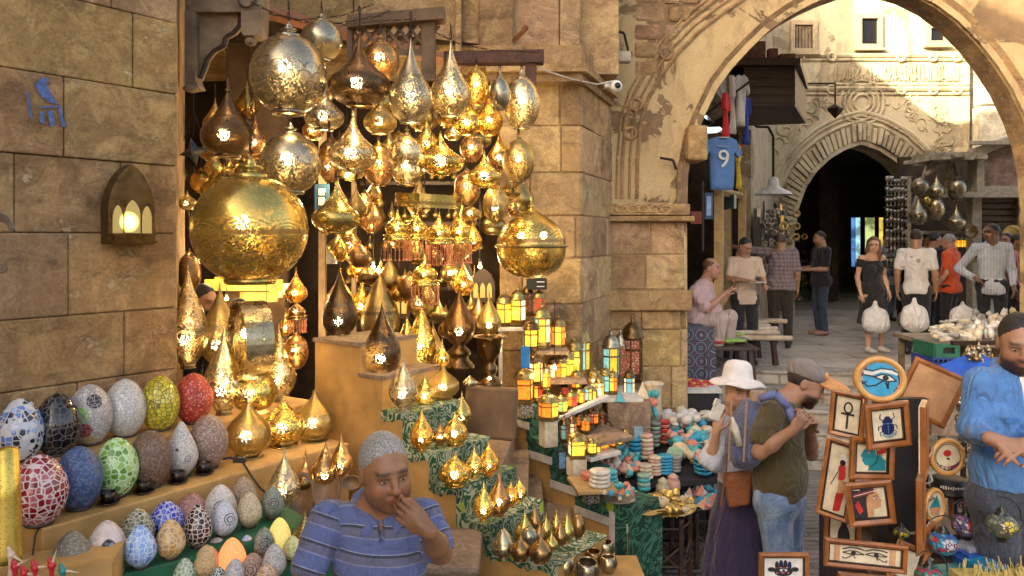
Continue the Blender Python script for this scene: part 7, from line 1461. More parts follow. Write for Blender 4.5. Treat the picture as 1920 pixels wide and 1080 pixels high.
def a_profile(b, W_, H_, y):
 poly(b, [(-1, -1), (-.2, -1), (-.2, .8), (-1, .9)], 1, y, W_, H_); poly(b, [(-.5, .95), (.35, .95), (.3, .3), (-.1, -.1), (-.2, -.9), (-.9, -.9)], 1, y-.001, W_, H_)
 poly(b, [(-.15, .35), (.0, .55), (.55, .62), (.62, .3), (.82, .05), (.68, 0), (.68, -.3), (.45, -.42), (.2, -.45), (.2, -.95), (-.2, -.95), (-.2, 0)], 6, y-.002, W_, H_); oval(b, .42, .28, .14, .05, 4, y-.003, W_, H_, 12); oval(b, .44, .28, .05, .05, 1, y-.004, W_, H_, 10); line(b, [(.25, .4), (.45, .45), (.62, .4)], .002, 1, y-.004, W_, H_)
 for k in range(3): line(b, [(-.95, .62-k*.1), (.5, .9-k*.1)], .0025, 4 if k % 2 else 3, y-.004, W_, H_)
 poly(b, [(-.95, -.1), (-.7, .2), (-.45, -.5), (-.7, -.75)], 3, y-.003, W_, H_)
def a_eyes(b, W_, H_, y):
 for sx in (-1, 1): b.box((sx*.78*W_, y-.001, 0), (.16*W_, .002, 1.9*H_), 6)
 for cx in (-.32, .32):
  line(b, [(cx-.3, .5), (cx-.1, .72), (cx+.1, .72), (cx+.3, .55)], .004, 1, y-.002, W_, H_); line(b, [(cx-.3, .1), (cx-.1, .36), (cx+.08, .36), (cx+.3, .05)], .003, 1, y-.002, W_, H_); line(b, [(cx-.3, .1), (cx-.05, -.06), (cx+.3, .05)], .003, 1, y-.003, W_, H_); oval(b, cx, .13, .07, .2, 1, y-.003, W_, H_, 14)
  line(b, [(cx, -.06), (cx+.05, -.5)], .003, 1, y-.002, W_, H_); sg = 1 if cx > 0 else -1; line(b, [(cx, -.08), (cx+sg*.18, -.55), (cx+sg*.28, -.6), (cx+sg*.3, -.4)], .003, 1, y-.002, W_, H_)
def a_hand(b, W_, H_, y):
 for k, (x, h) in enumerate(((-.32, .3), (-.11, .62), (.11, .62), (.32, .3))): oval(b, x, .1+h*.4, .1, .4, 7 if k % 2 else 1, y-.001-.0004*k, W_, H_, 14)
 oval(b, 0, -.3, .48, .5, 1, y-.003, W_, H_); oval(b, 0, -.2, .2, .12, 4, y-.004, W_, H_, 14); oval(b, 0, -.2, .08, .1, 7, y-.005, W_, H_, 12)
 for sx in (-1, 1): oval(b, sx*.6, -.15, .2, .22, 1, y-.002, W_, H_, 12)
 for k in range(14): oval(b, -.35+.1*(k % 7)+.02*(k//7), -.45+.5*(k//7), .03, .04, 3 if k % 3 else 4, y-.005, W_, H_, 8)
def a_tall(b, W_, H_, y):
 oval(b, .25, .66, .35, .1, 4, y-.001, W_, H_, 14); oval(b, .2, .5, .25, .09, 1, y-.002, W_, H_, 14); poly(b, [(0, .45), (.5, .42), (.6, .1), (.3, -.1), (0, 0)], 3, y-.002, W_, H_); poly(b, [(.1, 0), (.6, 0), (.8, -.3), (.1, -.4)], 6, y-.003, W_, H_); poly(b, [(0, -.4), (.7, -.35), (.5, -.9), (-.1, -.95)], 3, y-.002, W_, H_); line(b, [(-.6, -.2), (-.1, .2), (0, .4)], .003, 1, y-.003, W_, H_)
def a_script(b, W_, H_, y):
 for k in range(6): line(b, [(-.4+k*.16, -.6+k*.05), (-.4+k*.16, .3+.1*(k % 3))], .004, 4, y-.001, W_, H_)
 line(b, [(-.6, -.55), (0, -.7), (.6, -.45), (.5, -.2)], .005, 4, y-.002, W_, H_); line(b, [(.5, -.7), (.5, .8)], .004, 4, y-.001, W_, H_)
def a_pot(b, W_, H_, y):
 poly(b, [(-.5, -.8), (.5, -.8), (.6, .1), (.3, .3), (-.3, .3), (-.6, .1)], 0, y-.001, W_, H_)
 for sx in (-1, 1): line(b, arc(sx*.25, -.05, .16, .24, 0, 300), .004, 1, y-.003, W_, H_); line(b, [(sx*.1, .4), (sx*.5, .75)], .006, 3, y-.002, W_, H_)
 poly(b, [(-.12, -.4), (0, -.6), (.12, -.4), (0, .8)], 3, y-.002, W_, H_)
FG = 'wooden framed pictures on the stand'
M_st = M_black; root = empty('picture_stand', (PX(1650, 3.7), 3.7, 0)); b = MB(); zt_ = P(0, 720, 3.7).z; b.box((0, 0, zt_/2), (.05, .05, zt_)); b.box((0, 0, .05), (.5, .5, .05)); b.box((.15, .05, 1.35), (.18, .04, .62)); b.build('post', M_st, root)
b = MB(); rr = random.Random(4); q = [(.14, -.10, 1.55)]
for k in range(26): q.append((.14+rr.uniform(-.03, .05), -.12+rr.uniform(-.02, .02), 1.55-k*.025))
b.tube(q, .0035, 5); b.build('wire_hooks', mat('pale_wire', m_plain, (.45, .44, .42), .4, .8), root); tag(root, 'black display stand hung with framed pictures in the street', 'display stand')
frame(1662, 796, 86, 84, 3.35, 'framed blue black scarab on cream, tilted, top centre of the picture stand', a_scarab, 6, -5, grp=FG); frame(1590, 777, 50, 86, 3.45, 'narrow framed black ankh on cream, at the upper left of the stand', a_ankh, -38, 5, grp=FG)
frame(1633, 858, 84, 78, 3.42, 'framed turquoise face in profile below the scarab picture', a_teal, 3, 2, grp=FG); frame(1630, 942, 84, 82, 3.38, 'framed tan face in profile with black hair, turned right', a_profile, -6, -7, grp=FG)
frame(1572, 898, 46, 150, 3.5, 'tall narrow framed standing figure, left side of the stand', a_tall, -40, 8, grp=FG); frame(1580, 1000, 56, 90, 3.6, 'framed black robed figure half hidden behind the eyes picture', lambda b, W_, H_, y: (oval(b, .1, -.2, .5, .7, 1, y-.001, W_, H_), oval(b, .1, .45, .25, .25, 1, y-.002, W_, H_)), -30, 2, grp=FG)
frame(1621, 1040, 146, 52, 3.2, 'wide framed pair of painted eyes near the bottom of the stand', a_eyes, -8, 3, bar=.3, grp=FG); frame(1728, 824, 34, 138, 3.3, 'tall narrow framed picture seen edge on, upper right of the stand', a_tall, 58, -3, grp=FG); frame(1722, 958, 40, 140, 3.25, 'tall black framed picture with white strokes, right of the stand', a_script, 58, -4, bg=1, grp=FG)
frame(1468, 1064, 92, 58, 3.0, 'framed jewelled hand on pale blue at the bottom edge', a_hand, 0, 0, bg=4, grp=FG); frame(1700, 1058, 70, 76, 3.4, 'plain cream framed picture behind the wide eyes picture', lambda b, W_, H_, y: None, 20, 24, grp=FG); frame(1625, 1092, 110, 32, 3.1, 'orange wooden frame cut by the bottom edge below the eyes picture', a_tall, -4, 4, grp=FG)
frame(1804, 946, 54, 52, 3.8, 'small framed cream pot on black beside the mosaic lamps', a_pot, 4, -2, bg=1, grp=FG); frame(1740, 1010, 34, 50, 3.5, 'small frame tucked behind the tall black framed picture', lambda b, W_, H_, y: None, 45, -10, grp=FG)
o = frame(1742, 735, 96, 104, 3.9, 'large frame seen from its plain brown back behind the round eye plaque', lambda b, W_, H_, y: b.box((0, -.016, 0), (W_*2.5, .004, H_*2.5), 6), -12, 24, grp=None)
def plaque(u, v, w_, h_, Y, lab, art, yaw=0, roll=0):
 s = Y/F; r = w_*s/2; root = empty('round_plaque', P(u, v, Y)); root.rotation_euler = (0, R(roll), R(yaw)); b = MB(); b.lathe([(r*.74, -.008), (r*.78, .010), (r*.90, .014), (r, .006), (r, -.012), (0, -.012)], 44, 0, Matrix.Rotation(R(90), 4, 'X') @ Matrix.Diagonal((1, h_/w_, 1, 1))); b.build('rim', mat('light_orange_wood', m_plain, (.62, .33, .09), .35, 0, .2, 12, coat=.4), root)
 b = MB(); b.lathe([(0, 0), (r*.80, 0)], 40, 0, Matrix.Translation((0, -.004, 0)) @ Matrix.Rotation(R(90), 4, 'X') @ Matrix.Diagonal((1, h_/w_, 1, 1)), smooth=False); art(b, r*.74, r*.74*h_/w_, -.006); b.build('picture', ART+[M_pat], root); return tag(root, lab, 'plaque')
def a_bigeye(b, W_, H_, y):
 oval(b, 0, 0, 1, 1, 8, y, W_, H_, 40); poly(b, [(x, z) for x, z in arc(0, 0, .98, .98, 215, 325)] + [(x, z) for x, z in arc(0, 0, .98, .98, 35, 145)], 5, y-.001, W_, H_); oval(b, 0, 0, .92, .74, 5, y-.0014, W_, H_, 40)
 poly(b, [(-.9, .12), (-.5, .1), (-.1, .42), (.4, .48), (.75, .42), (.78, .56), (.4, .66), (-.1, .6), (-.5, .34), (-.9, .34)], 4, y-.003, W_, H_); poly(b, [(-.35, .12), (0, .3), (.4, .3), (.72, .12), (.35, .02), (-.05, .02)], 4, y-.003, W_, H_)
 line(b, [(-.9, .08), (-.3, .1), (0, .32), (.4, .34), (.78, .12), (.35, -.02), (-.3, .06)], .005, 1, y-.0045, W_, H_); oval(b, .22, .16, .16, .14, 1, y-.005, W_, H_, 16); line(b, [(-.92, .40), (-.5, .40), (-.1, .66), (.45, .72), (.8, .6)], .004, 1, y-.005, W_, H_)
 line(b, [(.4, -.02), (.45, -.42), (.28, -.1)], .006, 1, y-.005, W_, H_); line(b, [(.15, -.02), (-.2, -.4), (-.6, -.55), (-.8, -.4), (-.7, -.28)], .005, 1, y-.005, W_, H_)
def a_moon(b, W_, H_, y):
 oval(b, -.05, .3, .3, .24, 3, y-.001, W_, H_, 24); poly(b, arc(0, -.05, .92, .92, 200, 340)+[(x, z) for x, z in arc(0, .15, 1.0, .8, 322, 218)], 8, y-.001, W_, H_); line(b, arc(0, 0, .95, .95, 0, 360, 32), .002, 1, y-.002, W_, H_); line(b, [(-.1, -.1), (0, -.05), (.1, -.15)], .006, 1, y-.002, W_, H_)
def a_half(b, W_, H_, y): poly(b, [(-.8, -.1), (.2, .8), (.6, -.1)], 2, y-.001, W_, H_); poly(b, [(-.8, -.1), (.7, -.1), (.4, -.7), (-.5, -.7)], 6, y-.002, W_, H_)
plaque(1650, 711, 96, 86, 3.35, 'large round wooden plaque with a painted eye on blue, top of the stand', a_bigeye, -6, 12); plaque(1776, 857, 68, 70, 3.6, 'round cream plaque with a red disc over a crescent', a_moon, 4); plaque(1752, 948, 50, 66, 3.6, 'round plaque with a teal triangle half hidden by the tall frame', a_half, 20)
root = empty('black_tin', P(1780, 925, 3.75)); b = MB(); b.lathe([(0, 0), (.085, 0), (.09, .015), (.078, .02), (.078, .07), (.06, .078), (0, .08)], 30); b.build('body', M_black, root); b = MB()
for k in range(14):
 a = -2.5+k*.13; q = Vector((.0795*math.cos(a), .0795*math.sin(a), .045)); b.box(q, (.006, .003, rnd.uniform(.006, .016)), 0, a+1.57)
b.build('lettering', M_white, root); tag(root, 'round black tin with tiny white lettering under the red disc plaque', 'tin')
def mosaic_lamp(u, v, w_, Y, lab, cols, fl, handle=True):
 s = Y/F; r = w_/2*s; root = empty('mosaic_lamp', P(u, v, Y)); m = m_mosaic('mos_%d' % u, cols, (.05, .04, .05), 55, .1, .1, patch=fl and [((0, -r, .01), r*.45, fl), ((r*.7, -r*.6, 0), r*.3, fl)])
 b = MB(); b.ball((0, 0, 0), r, 22, sc=(1, 1, .82)); b.build('globe', m, root); b = MB(); b.lathe([(r*.5, r*.66), (r*.42, r*.8), (r*.25, r*.95), (r*.3, r*1.05), (r*.1, r*1.2), (.001, r*1.5)], 18); b.lathe([(0, -r*1.05), (r*.3, -r*1.05), (r*.4, -r*.78)], 14)
 if handle: b.torus((0, 0, r*.6), r*1.3, r*.05, 26, 6, mat=Matrix.Rotation(R(90), 4, 'X'), a0=-.2, a1=2.4)
 b.build('fittings', mat('lamp_pewter', m_plain, (.07, .07, .07), .35, .9), root); tag(root, lab, 'mosaic lamp', None)
mosaic_lamp(1812, 985, 52, 3.55, 'purple and white mosaic globe lamp with a red flower, below the framed pot', [(.3, .12, .35), (.5, .5, .55), (.12, .1, .3)], (.55, .04, .08)); mosaic_lamp(1768, 1018, 54, 3.4, 'blue and red mosaic globe lamp beside the tall black frame', [(.02, .12, .42), (.45, .04, .06), (.04, .3, .5)], (.5, .45, .55))
mosaic_lamp(1878, 985, 56, 3.2, 'dark green mosaic globe lamp with yellow flowers, in front of the jeans', [(.12, .16, .1), (.2, .24, .16), (.08, .1, .07)], (.6, .45, .03)); mosaic_lamp(1690, 1000, 30, 3.7, 'little dark mosaic lamp with yellow chips behind the frames', [(.5, .4, .02), (.1, .1, .08)], None, False); mosaic_lamp(1742, 1082, 52, 3.1, 'red and green mosaic lamp with a hoop handle at the bottom edge', [(.4, .03, .05), (.03, .2, .12)], (.05, .4, .3)); mosaic_lamp(1650, 985, 22, 3.75, 'tiny red green mosaic bauble behind the frames', [(.5, .03, .08), (.03, .3, .12)], None, False)
for k, (u, v, w_, h, c, lab) in enumerate([(1820, 1032, 52, 13, (.32, .36, .45), 'silvery blue lidded box on top of the pile'), (1821, 1046, 50, 12, (.02, .10, .45), 'bright blue box in the middle of the pile'), (1822, 1062, 54, 16, (.03, .14, .5), 'blue box at the bottom of the pile'), (1790, 1080, 60, 14, (.10, .42, .42), 'turquoise box at the bottom edge'), (1848, 1080, 60, 26, (.02, .25, .5), 'large blue box cut by the bottom edge')]):
 block(u, v-h, v, w_, 3.5-.04*k, 'lidded_box', m_plain('box_blue_%d' % k, c, .35, 0, .5, 50), lab+' near the mosaic lamps', 'box', .2)
b = MB(); b.slab([(1.55, 3.35), (2.9, 3.35), (2.9, 4.3), (1.65, 4.3)], .3, EYE-(1096-VH)/F*3.4); b.slab([(1.8, 3.75), (2.2, 3.75), (2.2, 4.4), (1.8, 4.4)], .3, 1.02); o = b.build('goods_counter', M_darkwood); recenter(o, (2, 3.6, 0)); tag(o, 'dark low counter under the mosaic lamps and blue boxes', 'counter')
b = MB(); b.slab([(1.5, 2.2), (4.5, 2.2), (4.5, 4.42), (1.5, 4.42)], 0, .3); tag(b.build('pavement', M_cobble), kind='structure')
b = MB(); rr = random.Random(8)
for k in range(260):
 x, y = rr.uniform(0, .42), rr.uniform(-.02, .16); b.cyl((x, y, 0), (x+rr.uniform(-.02, .02), y+rr.uniform(-.02, .02), rr.uniform(.02, .06)), .0022, n=4)
b.box((.21, .07, -.02), (.46, .22, .04)); o = b.build('straw_tray', mat('straw', m_plain, (.6, .48, .16), .7), loc=P(1835, 1100, 3.15)); tag(o, 'tray of bristling yellow straw at the bottom right edge', 'tray')
# ================================================================ PEOPLE
JD = dict(head=(0, -.015, 1.635), neck=(0, .03, 1.46), l_s=(.18, .025, 1.415), r_s=(-.18, .025, 1.415), l_e=(.235, .05, 1.13), r_e=(-.235, .05, 1.13), l_w=(.24, -.05, .89), r_w=(-.24, -.05, .89),
          pelvis=(0, .015, .95), l_h=(.09, .01, .90), r_h=(-.09, .01, .90), l_k=(.10, -.02, .50), r_k=(-.10, -.02, .50), l_a=(.105, .03, .085), r_a=(-.105, .03, .085))
def lerp(a, b, t): return np.array(a, float)*(1-t)+np.array(b, float)*t
def folds(A, f=1.0, seed=0):
 def g(X, Y, Z):
  q = np.sin((X*9+Z*5+seed)*f+2.2*np.sin((Z*7-X*4+Y*5)*f)); w_ = np.sin((Z*13-X*11+Y*8+seed)*f+1.7*np.sin((X*9+Y*6)*f))
  return -A*(np.maximum(q, 0)**3+.7*np.maximum(w_, 0)**3)
 return g
def person(label, base, yaw=0, H=1.75, J=None, skin=(.42, .23, .14), hair=('short', (.02, .015, .012)), top=None, bottom=None, shoes=(.02, .02, .02), hy=0, hp=0, hr=0, hands=None, vox=.011, fat=0, stub=0, female=False, face_eyes=False, bare_legs=False, hsc=1.0, skinf=None, grp=None, bald=False, recede=0, seated=False, headfirst=None):
 k = H/1.75; j = {n_: np.array(p)*k for n_, p in JD.items()}
 for n_, p in (J or {}).items(): j[n_] = np.array(p, float)
 root = empty('person', base, R(yaw)); tag(root, label, 'person', grp)
 R3 = rotm(R(hy), R(hp), R(hr)); hc = j['head']; hs = k*(.98 if female else 1.0)*hsc
 ax = j['l_s']-j['r_s']; ta = math.atan2(ax[1], ax[0]); TR = rotm(ta)
 ms = mat('skin%.2f' % skin[0], m_skin, skin)
 L = head_prims(hc, hs, R3, female=female, fat=fat)
 L += [cap(hc+R3 @ np.array((0, .035, -.09))*hs, j['neck'], .056*hs, .062*k, .03), cap(j['neck'], lerp(j['neck'], j['pelvis'], .95), .07*k, .09*k, .03), cap(j['r_s'], j['l_s'], .05*k, .05*k, .03)]
 am = .86 if female else 1.0
 for s_ in ('l', 'r'):
  S, E, W_ = j[s_+'_s'], j[s_+'_e'], j[s_+'_w']; L += [cap(S, E, .052*k*am, .040*k*am, .02), cap(E, lerp(E, W_, .35), .041*k*am, .042*k*am, .02), cap(lerp(E, W_, .35), W_, .042*k*am, .026*k*am, .02)]
  hd = (hands or {}).get(s_, {}); dv = hd.get('d', W_-E); pn = hd.get('p', (0, -.3, -1) if abs(dv[2]) < .5*np.linalg.norm(dv) else ((-1 if s_ == 'l' else 1), .2, 0)); L += hand_prims(W_, dv, pn, hd.get('side', 1 if s_ == 'l' else -1), hd.get('c', (.35, .38, .42, .48)), k*.97*(.9 if female else 1), hd.get('spread', .05), tf=hd.get('tf', 0))
  Hp, K, A = j[s_+'_h'], j[s_+'_k'], j[s_+'_a']; lr = 1.0 if bare_legs else .75
  L += [cap(Hp, K, .078*k*lr, .050*k*lr, .02), cap(K, lerp(K, A, .35), .050*k*lr, .054*k*lr, .02), cap(lerp(K, A, .35), A, .054*k*lr, .034*k*lr, .02)]
 tf = head_tint(hc, hs, R3, stub)
 sdf_obj('body', L, vox, ms, root, tint=tf, smooth=1)
 if face_eyes: eyes(root, hc, hs, R3, look=(skinf or (0, 0)))
 if hair and hair[0] != 'none': hair_short('hair', hc, hs, R3, mat('hair%.3f' % hair[1][0], m_plain, hair[1], .55, 0, .65, 190, .7, 220), root, bald=bald, recede=recede, long=(hair[2] if hair[0] == 'long' else 0), vox=max(.005, vox*.7))
 if top:
  T = []; pel, nk = j['pelvis'], j['neck']; bw = top.get('w', 1)*k*(.9 if female else 1); ch = lerp(pel, nk, .66); be = lerp(pel, nk, .28)
  T += [ell(ch, np.array((.168*bw, .112*k+fat*.02, .175*k)), .05, TR), ell(be+TR @ np.array((0, -fat*.045, 0)), np.array((.148*bw+fat*.05, .108*k+fat*.065, .19*k)), .06, TR), cap(nk+np.array((0, 0, -.03*k)), j['l_s'], .058*k, .058*k, .04), cap(nk+np.array((0, 0, -.03*k)), j['r_s'], .058*k, .058*k, .04), ell(lerp(pel, nk, .9), np.array((.13*bw, .085*k, .08*k)), .05, TR)]
  hem = top.get('hem', .86)*k if top.get('abs') is None else top['abs']
  T += [cap(lerp(j['l_h'], pel, .3)+np.array((0, 0, -.02)), lerp(j['r_h'], pel, .3)+np.array((0, 0, -.02)), (.118+fat*.035)*k, (.118+fat*.035)*k, .06), ell(np.array((pel[0], pel[1], hem+.06)), np.array((.165*bw+fat*.04, .13*k+fat*.05, .14*k)), .06, TR)]
  if female: T += [ell(ch+TR @ np.array((sx*.07, -.085, -.03))*k, np.array((.062, .055, .062))*k, .03) for sx in (-1, 1)]
  for s_ in ('l', 'r'):
   S, E, W_ = j[s_+'_s'], j[s_+'_e'], j[s_+'_w']; sl_ = top.get('sleeve', .6)
   if sl_ <= 1: en = lerp(S, E, sl_); T.append(cap(S, en, .063*k, .062*k*top.get('loose', 1), .03, t=1)); d_ = (E-S)/np.linalg.norm(E-S); cuts = (en+d_*.045*k, en+d_*.12*k)
   else: en = lerp(E, W_, sl_-1); T += [cap(S, E, .061*k, .052*k, .03, t=1), cap(E, en, .052*k, .040*k, .02, t=1)]; d_ = (W_-E)/np.linalg.norm(W_-E); cuts = (en+d_*.03*k, en+d_*.1*k)
   T.append(cut(cap(cuts[0], cuts[1], .047*k if sl_ <= 1 else .031*k, .07*k, .004)))
  if not top.get('nocut'): T.append(cut(ell((pel[0], pel[1], hem-.5), (.6, .6, .5), .005)))
  nh = nk+np.array((0, -.012, .035))*k
  T.append(cut(ell(nh, np.array((.078, .085, .075))*k*top.get('neckr', 1), .01)))
  if top.get('off'): T.append(cut(ell(nk+np.array((0, -.02, .02)), np.array((.30, .16, .115)), .01)))
  if top.get('collar'):
   f_ = lambda a_: nk+TR @ np.array((.078*math.cos(a_), .072*math.sin(a_)-.004, .022+.030*math.sin(a_)))*k
   for q in range(12):
    if q in (8, 9): continue
    T.append(cap(f_(q*math.tau/12), f_((q+1)*math.tau/12), .016*k, .016*k, .008, t=2))
   for sx in (-1, 1): T.append(cap(nk+TR @ np.array((sx*.030, -.078, -.01))*k, nk+TR @ np.array((sx*.056, -.092, -.050))*k, .010*k, .013*k, .006, t=2))
   T.append(cut(ell(nk+TR @ np.array((0, -.125, -.045))*k, np.array((.016, .05, .055))*k, .008, TR)))
  if top.get('vneck'): T.append(cut(ell(nk+TR @ np.array((0, -.13, -.07))*k, np.array((.040, .06, .095))*k, .008, TR)))
  stf = None
  if top.get('stripe'):
   def stf(V, T_):
    o = V[:, 2].copy()
    for s_ in ('l', 'r'):
     S, E = j[s_+'_s'], j[s_+'_e']; m_ = T_ == 1; d_ = (E-S)/np.linalg.norm(E-S); o[m_ & ((V[:, 0] > pel[0]) == (s_ == 'l'))] = 2-((V[m_ & ((V[:, 0] > pel[0]) == (s_ == 'l'))]-S) @ d_)
    o[T_ == 2] = .01; return o+.12*(V[:, 0])*(T_ == 0)
  sdf_obj(top.get('name', 'shirt'), T, min(vox, .010), top['m'], root, disp=folds(top.get('fold', .004)*k, 1.3, label.__len__()), smooth=1, st=stf)
 if bottom:
  B = []; pel = j['pelvis']; kd = bottom.get('kind', 'trousers'); lo = bottom.get('loose', 1)
  if kd == 'trousers':
   B += [cap(j['l_h'], j['r_h'], .112*k, .112*k, .04), cap(pel, (j['l_h']+j['r_h'])/2, .115*k, .10*k, .05)]
   for s_ in ('l', 'r'):
    Hp, K, A = j[s_+'_h'], j[s_+'_k'], j[s_+'_a']; e_ = lerp(K, A, .97); B += [cap(Hp, K, .096*k*lo, .070*k*lo, .03), cap(K, e_, .068*k*lo, .052*k*lo, .02), cut(cap(e_+np.array((0, 0, -.05))*k, e_+np.array((0, 0, -.12))*k, .045*k*lo, .06*k, .004))]
  else:
   wz, hz = bottom['top']*k, bottom['hem']*k; r0, r1 = bottom['r']; c_ = np.array((pel[0], pel[1], 0)); sh_ = np.array(bottom.get('shift', (0, 0, 0)))
   B += [cap(c_+np.array((0, 0, wz)), c_+sh_*.5+np.array((0, 0, (wz+hz)/2)), r0*k, (r0+r1)/2*k, .04), cap(c_+sh_*.5+np.array((0, 0, (wz+hz)/2)), c_+sh_+np.array((0, 0, hz)), (r0+r1)/2*k, r1*k, .04), cut(ell(c_+sh_+np.array((0, 0, hz-.45)), (.7, .7, .45), .004))]
  fd = folds(bottom.get('fold', .005), 1.5, 3)
  if kd == 'skirt':
   cx, cy = pel[0], pel[1]; fd = lambda X, Y, Z: -.016*np.abs(np.sin(6*np.arctan2(Y-cy, X-cx)+1.2*np.sin(Z*3)))*np.clip((bottom['top']*k-Z)/.4, 0, 1)
  sdf_obj(bottom.get('name', 'trousers'), B, min(vox, .011), bottom['m'], root, disp=fd, smooth=1)
 if shoes and not seated:
  for s_ in ('l', 'r'):
   A = j[s_+'_a']; dxy = np.array((0, -1, 0.)); m_ = mat('shoe%.2f' % shoes[0], m_plain, shoes, .5)
   sdf_obj('shoe', [ell(A+np.array((0, -.06, -.045))*k, np.array((.045, .135, .04))*k, .02), ell(A+np.array((0, .01, -.02))*k, np.array((.043, .06, .055))*k, .02), cut(ell(A+np.array((0, -.05, -.135))*k, np.array((.2, .3, .055)), .004))], .010, m_, root)
 return root, j, R3, hc, hs
def obj_near(u, v, w_, hh, Y): s = Y/F; return w_*s, hh*s
def pj(u, v, Y, base):  # pixel+depth -> figure coordinates (yaw 0)
 q = P(u, v, Y)-Vector(base); return (q.x, q.y, q.z)
grey = (.33, .32, .30); blk = (.012, .010, .010); brn = (.05, .028, .018); tan = (.40, .22, .125); dark = (.27, .14, .085); fair = (.62, .38, .27)
B0 = (PX(722, 2.92), 2.92, 0); q = lambda u, v, dy=0: pj(u, v, 2.92+dy, B0)
M_polo = m_cloth('striped_polo', (.065, .095, .25), kind='stripe', fold=.4)
person('older man with short grey hair in a blue striped polo shirt, hand at his mouth', B0, 0, 1.75, dict(head=q(721, 874, -.02), neck=q(706, 955, .05), r_s=q(614, 974, -.02), l_s=q(796, 968, .10), r_e=q(572, 1084, -.10), l_e=q(826, 1036, .04), r_w=q(660, 1150, -.16), l_w=q(800, 992, -.17),
 pelvis=q(722, 1230, .02), l_h=(.09, .01, .90), r_h=(-.09, .01, .90)), skin=(.30, .145, .07), hair=('short', grey), top=dict(m=M_polo, sleeve=.78, loose=1.04, collar=True, stripe=True, hem=.82, w=1.04, fold=.006), bottom=dict(m=mat('dark_trousers', m_cloth, (.03, .03, .04))), hy=27, hp=6, hr=-4,
 hands=dict(l=dict(d=(-.80, .10, .52), p=(-.1, 1, -.1), side=-1, c=(.42, .46, .5, .55), spread=.03, tf=1)), vox=.0052, fat=.12, stub=.35, face_eyes=True, skinf=(.05, .0), recede=-.012, hsc=1.10)
B1 = (PX(1462, 4.6), 4.6, 0); q = lambda u, v, dy=0: pj(u, v, 4.6+dy, B1)
M_olive = mat('olive_polo', m_cloth, (.085, .065, .024)); M_jean = mat('light_jeans', m_cloth, (.08, .16, .34), (.30, .40, .54), 'denim')
r1, j1, R1, hc1, hs1 = person('bearded man in olive polo shirt, grey cap with orange peak and light jeans', B1, 0, 1.76, dict(head=q(1512, 716, 0), neck=q(1470, 756, 0), r_s=q(1446, 778, -.15), l_s=q(1470, 782, .17), r_e=q(1424, 848, -.20), l_e=q(1520, 850, .22), r_w=q(1487, 806, -.28), l_w=q(1520, 800, .02),
 pelvis=q(1462, 925, 0), r_h=q(1452, 940, -.08), l_h=q(1472, 940, .09), r_k=q(1462, 1068, -.10), l_k=q(1482, 1062, .10)), skin=(.38, .20, .12), hair=('short', blk), top=dict(m=M_olive, sleeve=.62, loose=1.15, hem=.9, abs=q(0, 918)[2], collar=True, w=1.0, fold=.009), bottom=dict(m=M_jean, loose=1.05), hy=76, hp=24, hr=8,
 hands=dict(r=dict(d=(.55, -.1, .80), p=(-.2, .9, .2), side=-1, c=(.9, .95, 1, 1)), l=dict(d=(.0, -.6, .55), p=(-.8, 0, -.3), side=1, c=(.8, .9, .9, .9))), vox=.0075, fat=.25, stub=1.0, face_eyes=False)
def sub(name, prims, vx, m, par, disp=None): return sdf_obj(name, prims, vx, m, par, disp=disp, smooth=1)
hq = lambda p: hc1+R1 @ np.array(p)*hs1
o_ = sub('cap', [ell(hq((0, .02, .045)), (.092, .112, .083), .01, R1), cut(ell(hq((0, .0, -.075)), (.2, .2, .10), .004, R1)), cap(hq((0, .12, .07)), hq((.0, .135, .06)), .008, .008, .003), cap(hq((0, .02, .125)), hq((0, .02, .13)), .008, .008, .003)], .006, mat('cap_grey', m_cloth, (.20, .175, .16)), r1)
sub('cap_peak', [ell(hq((0, -.125, .046)), (.080, .110, .015), .01, R1 @ rotm(0, R(-4), R(-24))), cut(ell(hq((0, .02, .0)), (.06, .08, .09), .004, R1)), ell(hq((-.02, -.078, .072)), (.020, .02, .02), .002, R1)], .005, mat('cap_orange', m_cloth, (.62, .28, .08)), r1)
q4 = lambda u, v, dy=0: P(u, v, 4.6+dy)
root = empty('backpack', P(1402, 872, 4.62)); rl = np.array(root.location)
def wv(u, v, dy): return np.array(P(u, v, 4.6+dy))-rl
M_bp = mat('blue_canvas', m_cloth, (.09, .115, .24), fold=.5)
sub('bag', [ell(wv(1400, 822, 0), (.080, .17, .17), .03), ell(wv(1412, 776, 0), (.075, .15, .085), .05), ell(wv(1390, 840, 0), (.075, .17, .11), .03)], .009, M_bp, root, folds(.008, 2, 1)); sub('pocket', [ell(wv(1382, 845, -.02), (.045, .13, .085), .02)], .009, mat('blue_canvas2', m_cloth, (.07, .11, .30), fold=.5), root)
b = MB(); pts = [wv(1425, 748, -.17), wv(1455, 738, -.21), wv(1478, 765, -.22), wv(1490, 795, -.26)]; [b.cyl(pts[i], pts[i+1], .022, n=8) for i in range(3)]; b.build('strap', mat('strap_blue', m_plain, (.14, .17, .38), .8), root)
b = MB(); [b.cyl(wv(u, 752, dy), wv(u-6, 866, dy), .006, n=6) for u, dy in ((1372, -.16), (1400, -.19))]; b.box(wv(1420, 742, -.12), (.07, .05, .05)); b.build('piping', mat('tan_trim', m_plain, (.38, .25, .16), .7), root)
b = MB(); b.lathe([(0, 0), (.022, 0), (.022, .11), (.010, .14), (.010, .16), (0, .16)], 12, mat=Matrix.Translation(wv(1386, 835, -.17)) @ Matrix.Rotation(-.25, 4, 'Y')); b.build('bottle', mat('bottle_white', m_plain, (.6, .58, .5), .3), root); tag(root, 'blue canvas backpack on the back of the man in olive shirt', 'backpack')
B2 = (PX(1392, 4.95), 4.95, 0); q = lambda u, v, dy=0: pj(u, v, 4.95+dy, B2)
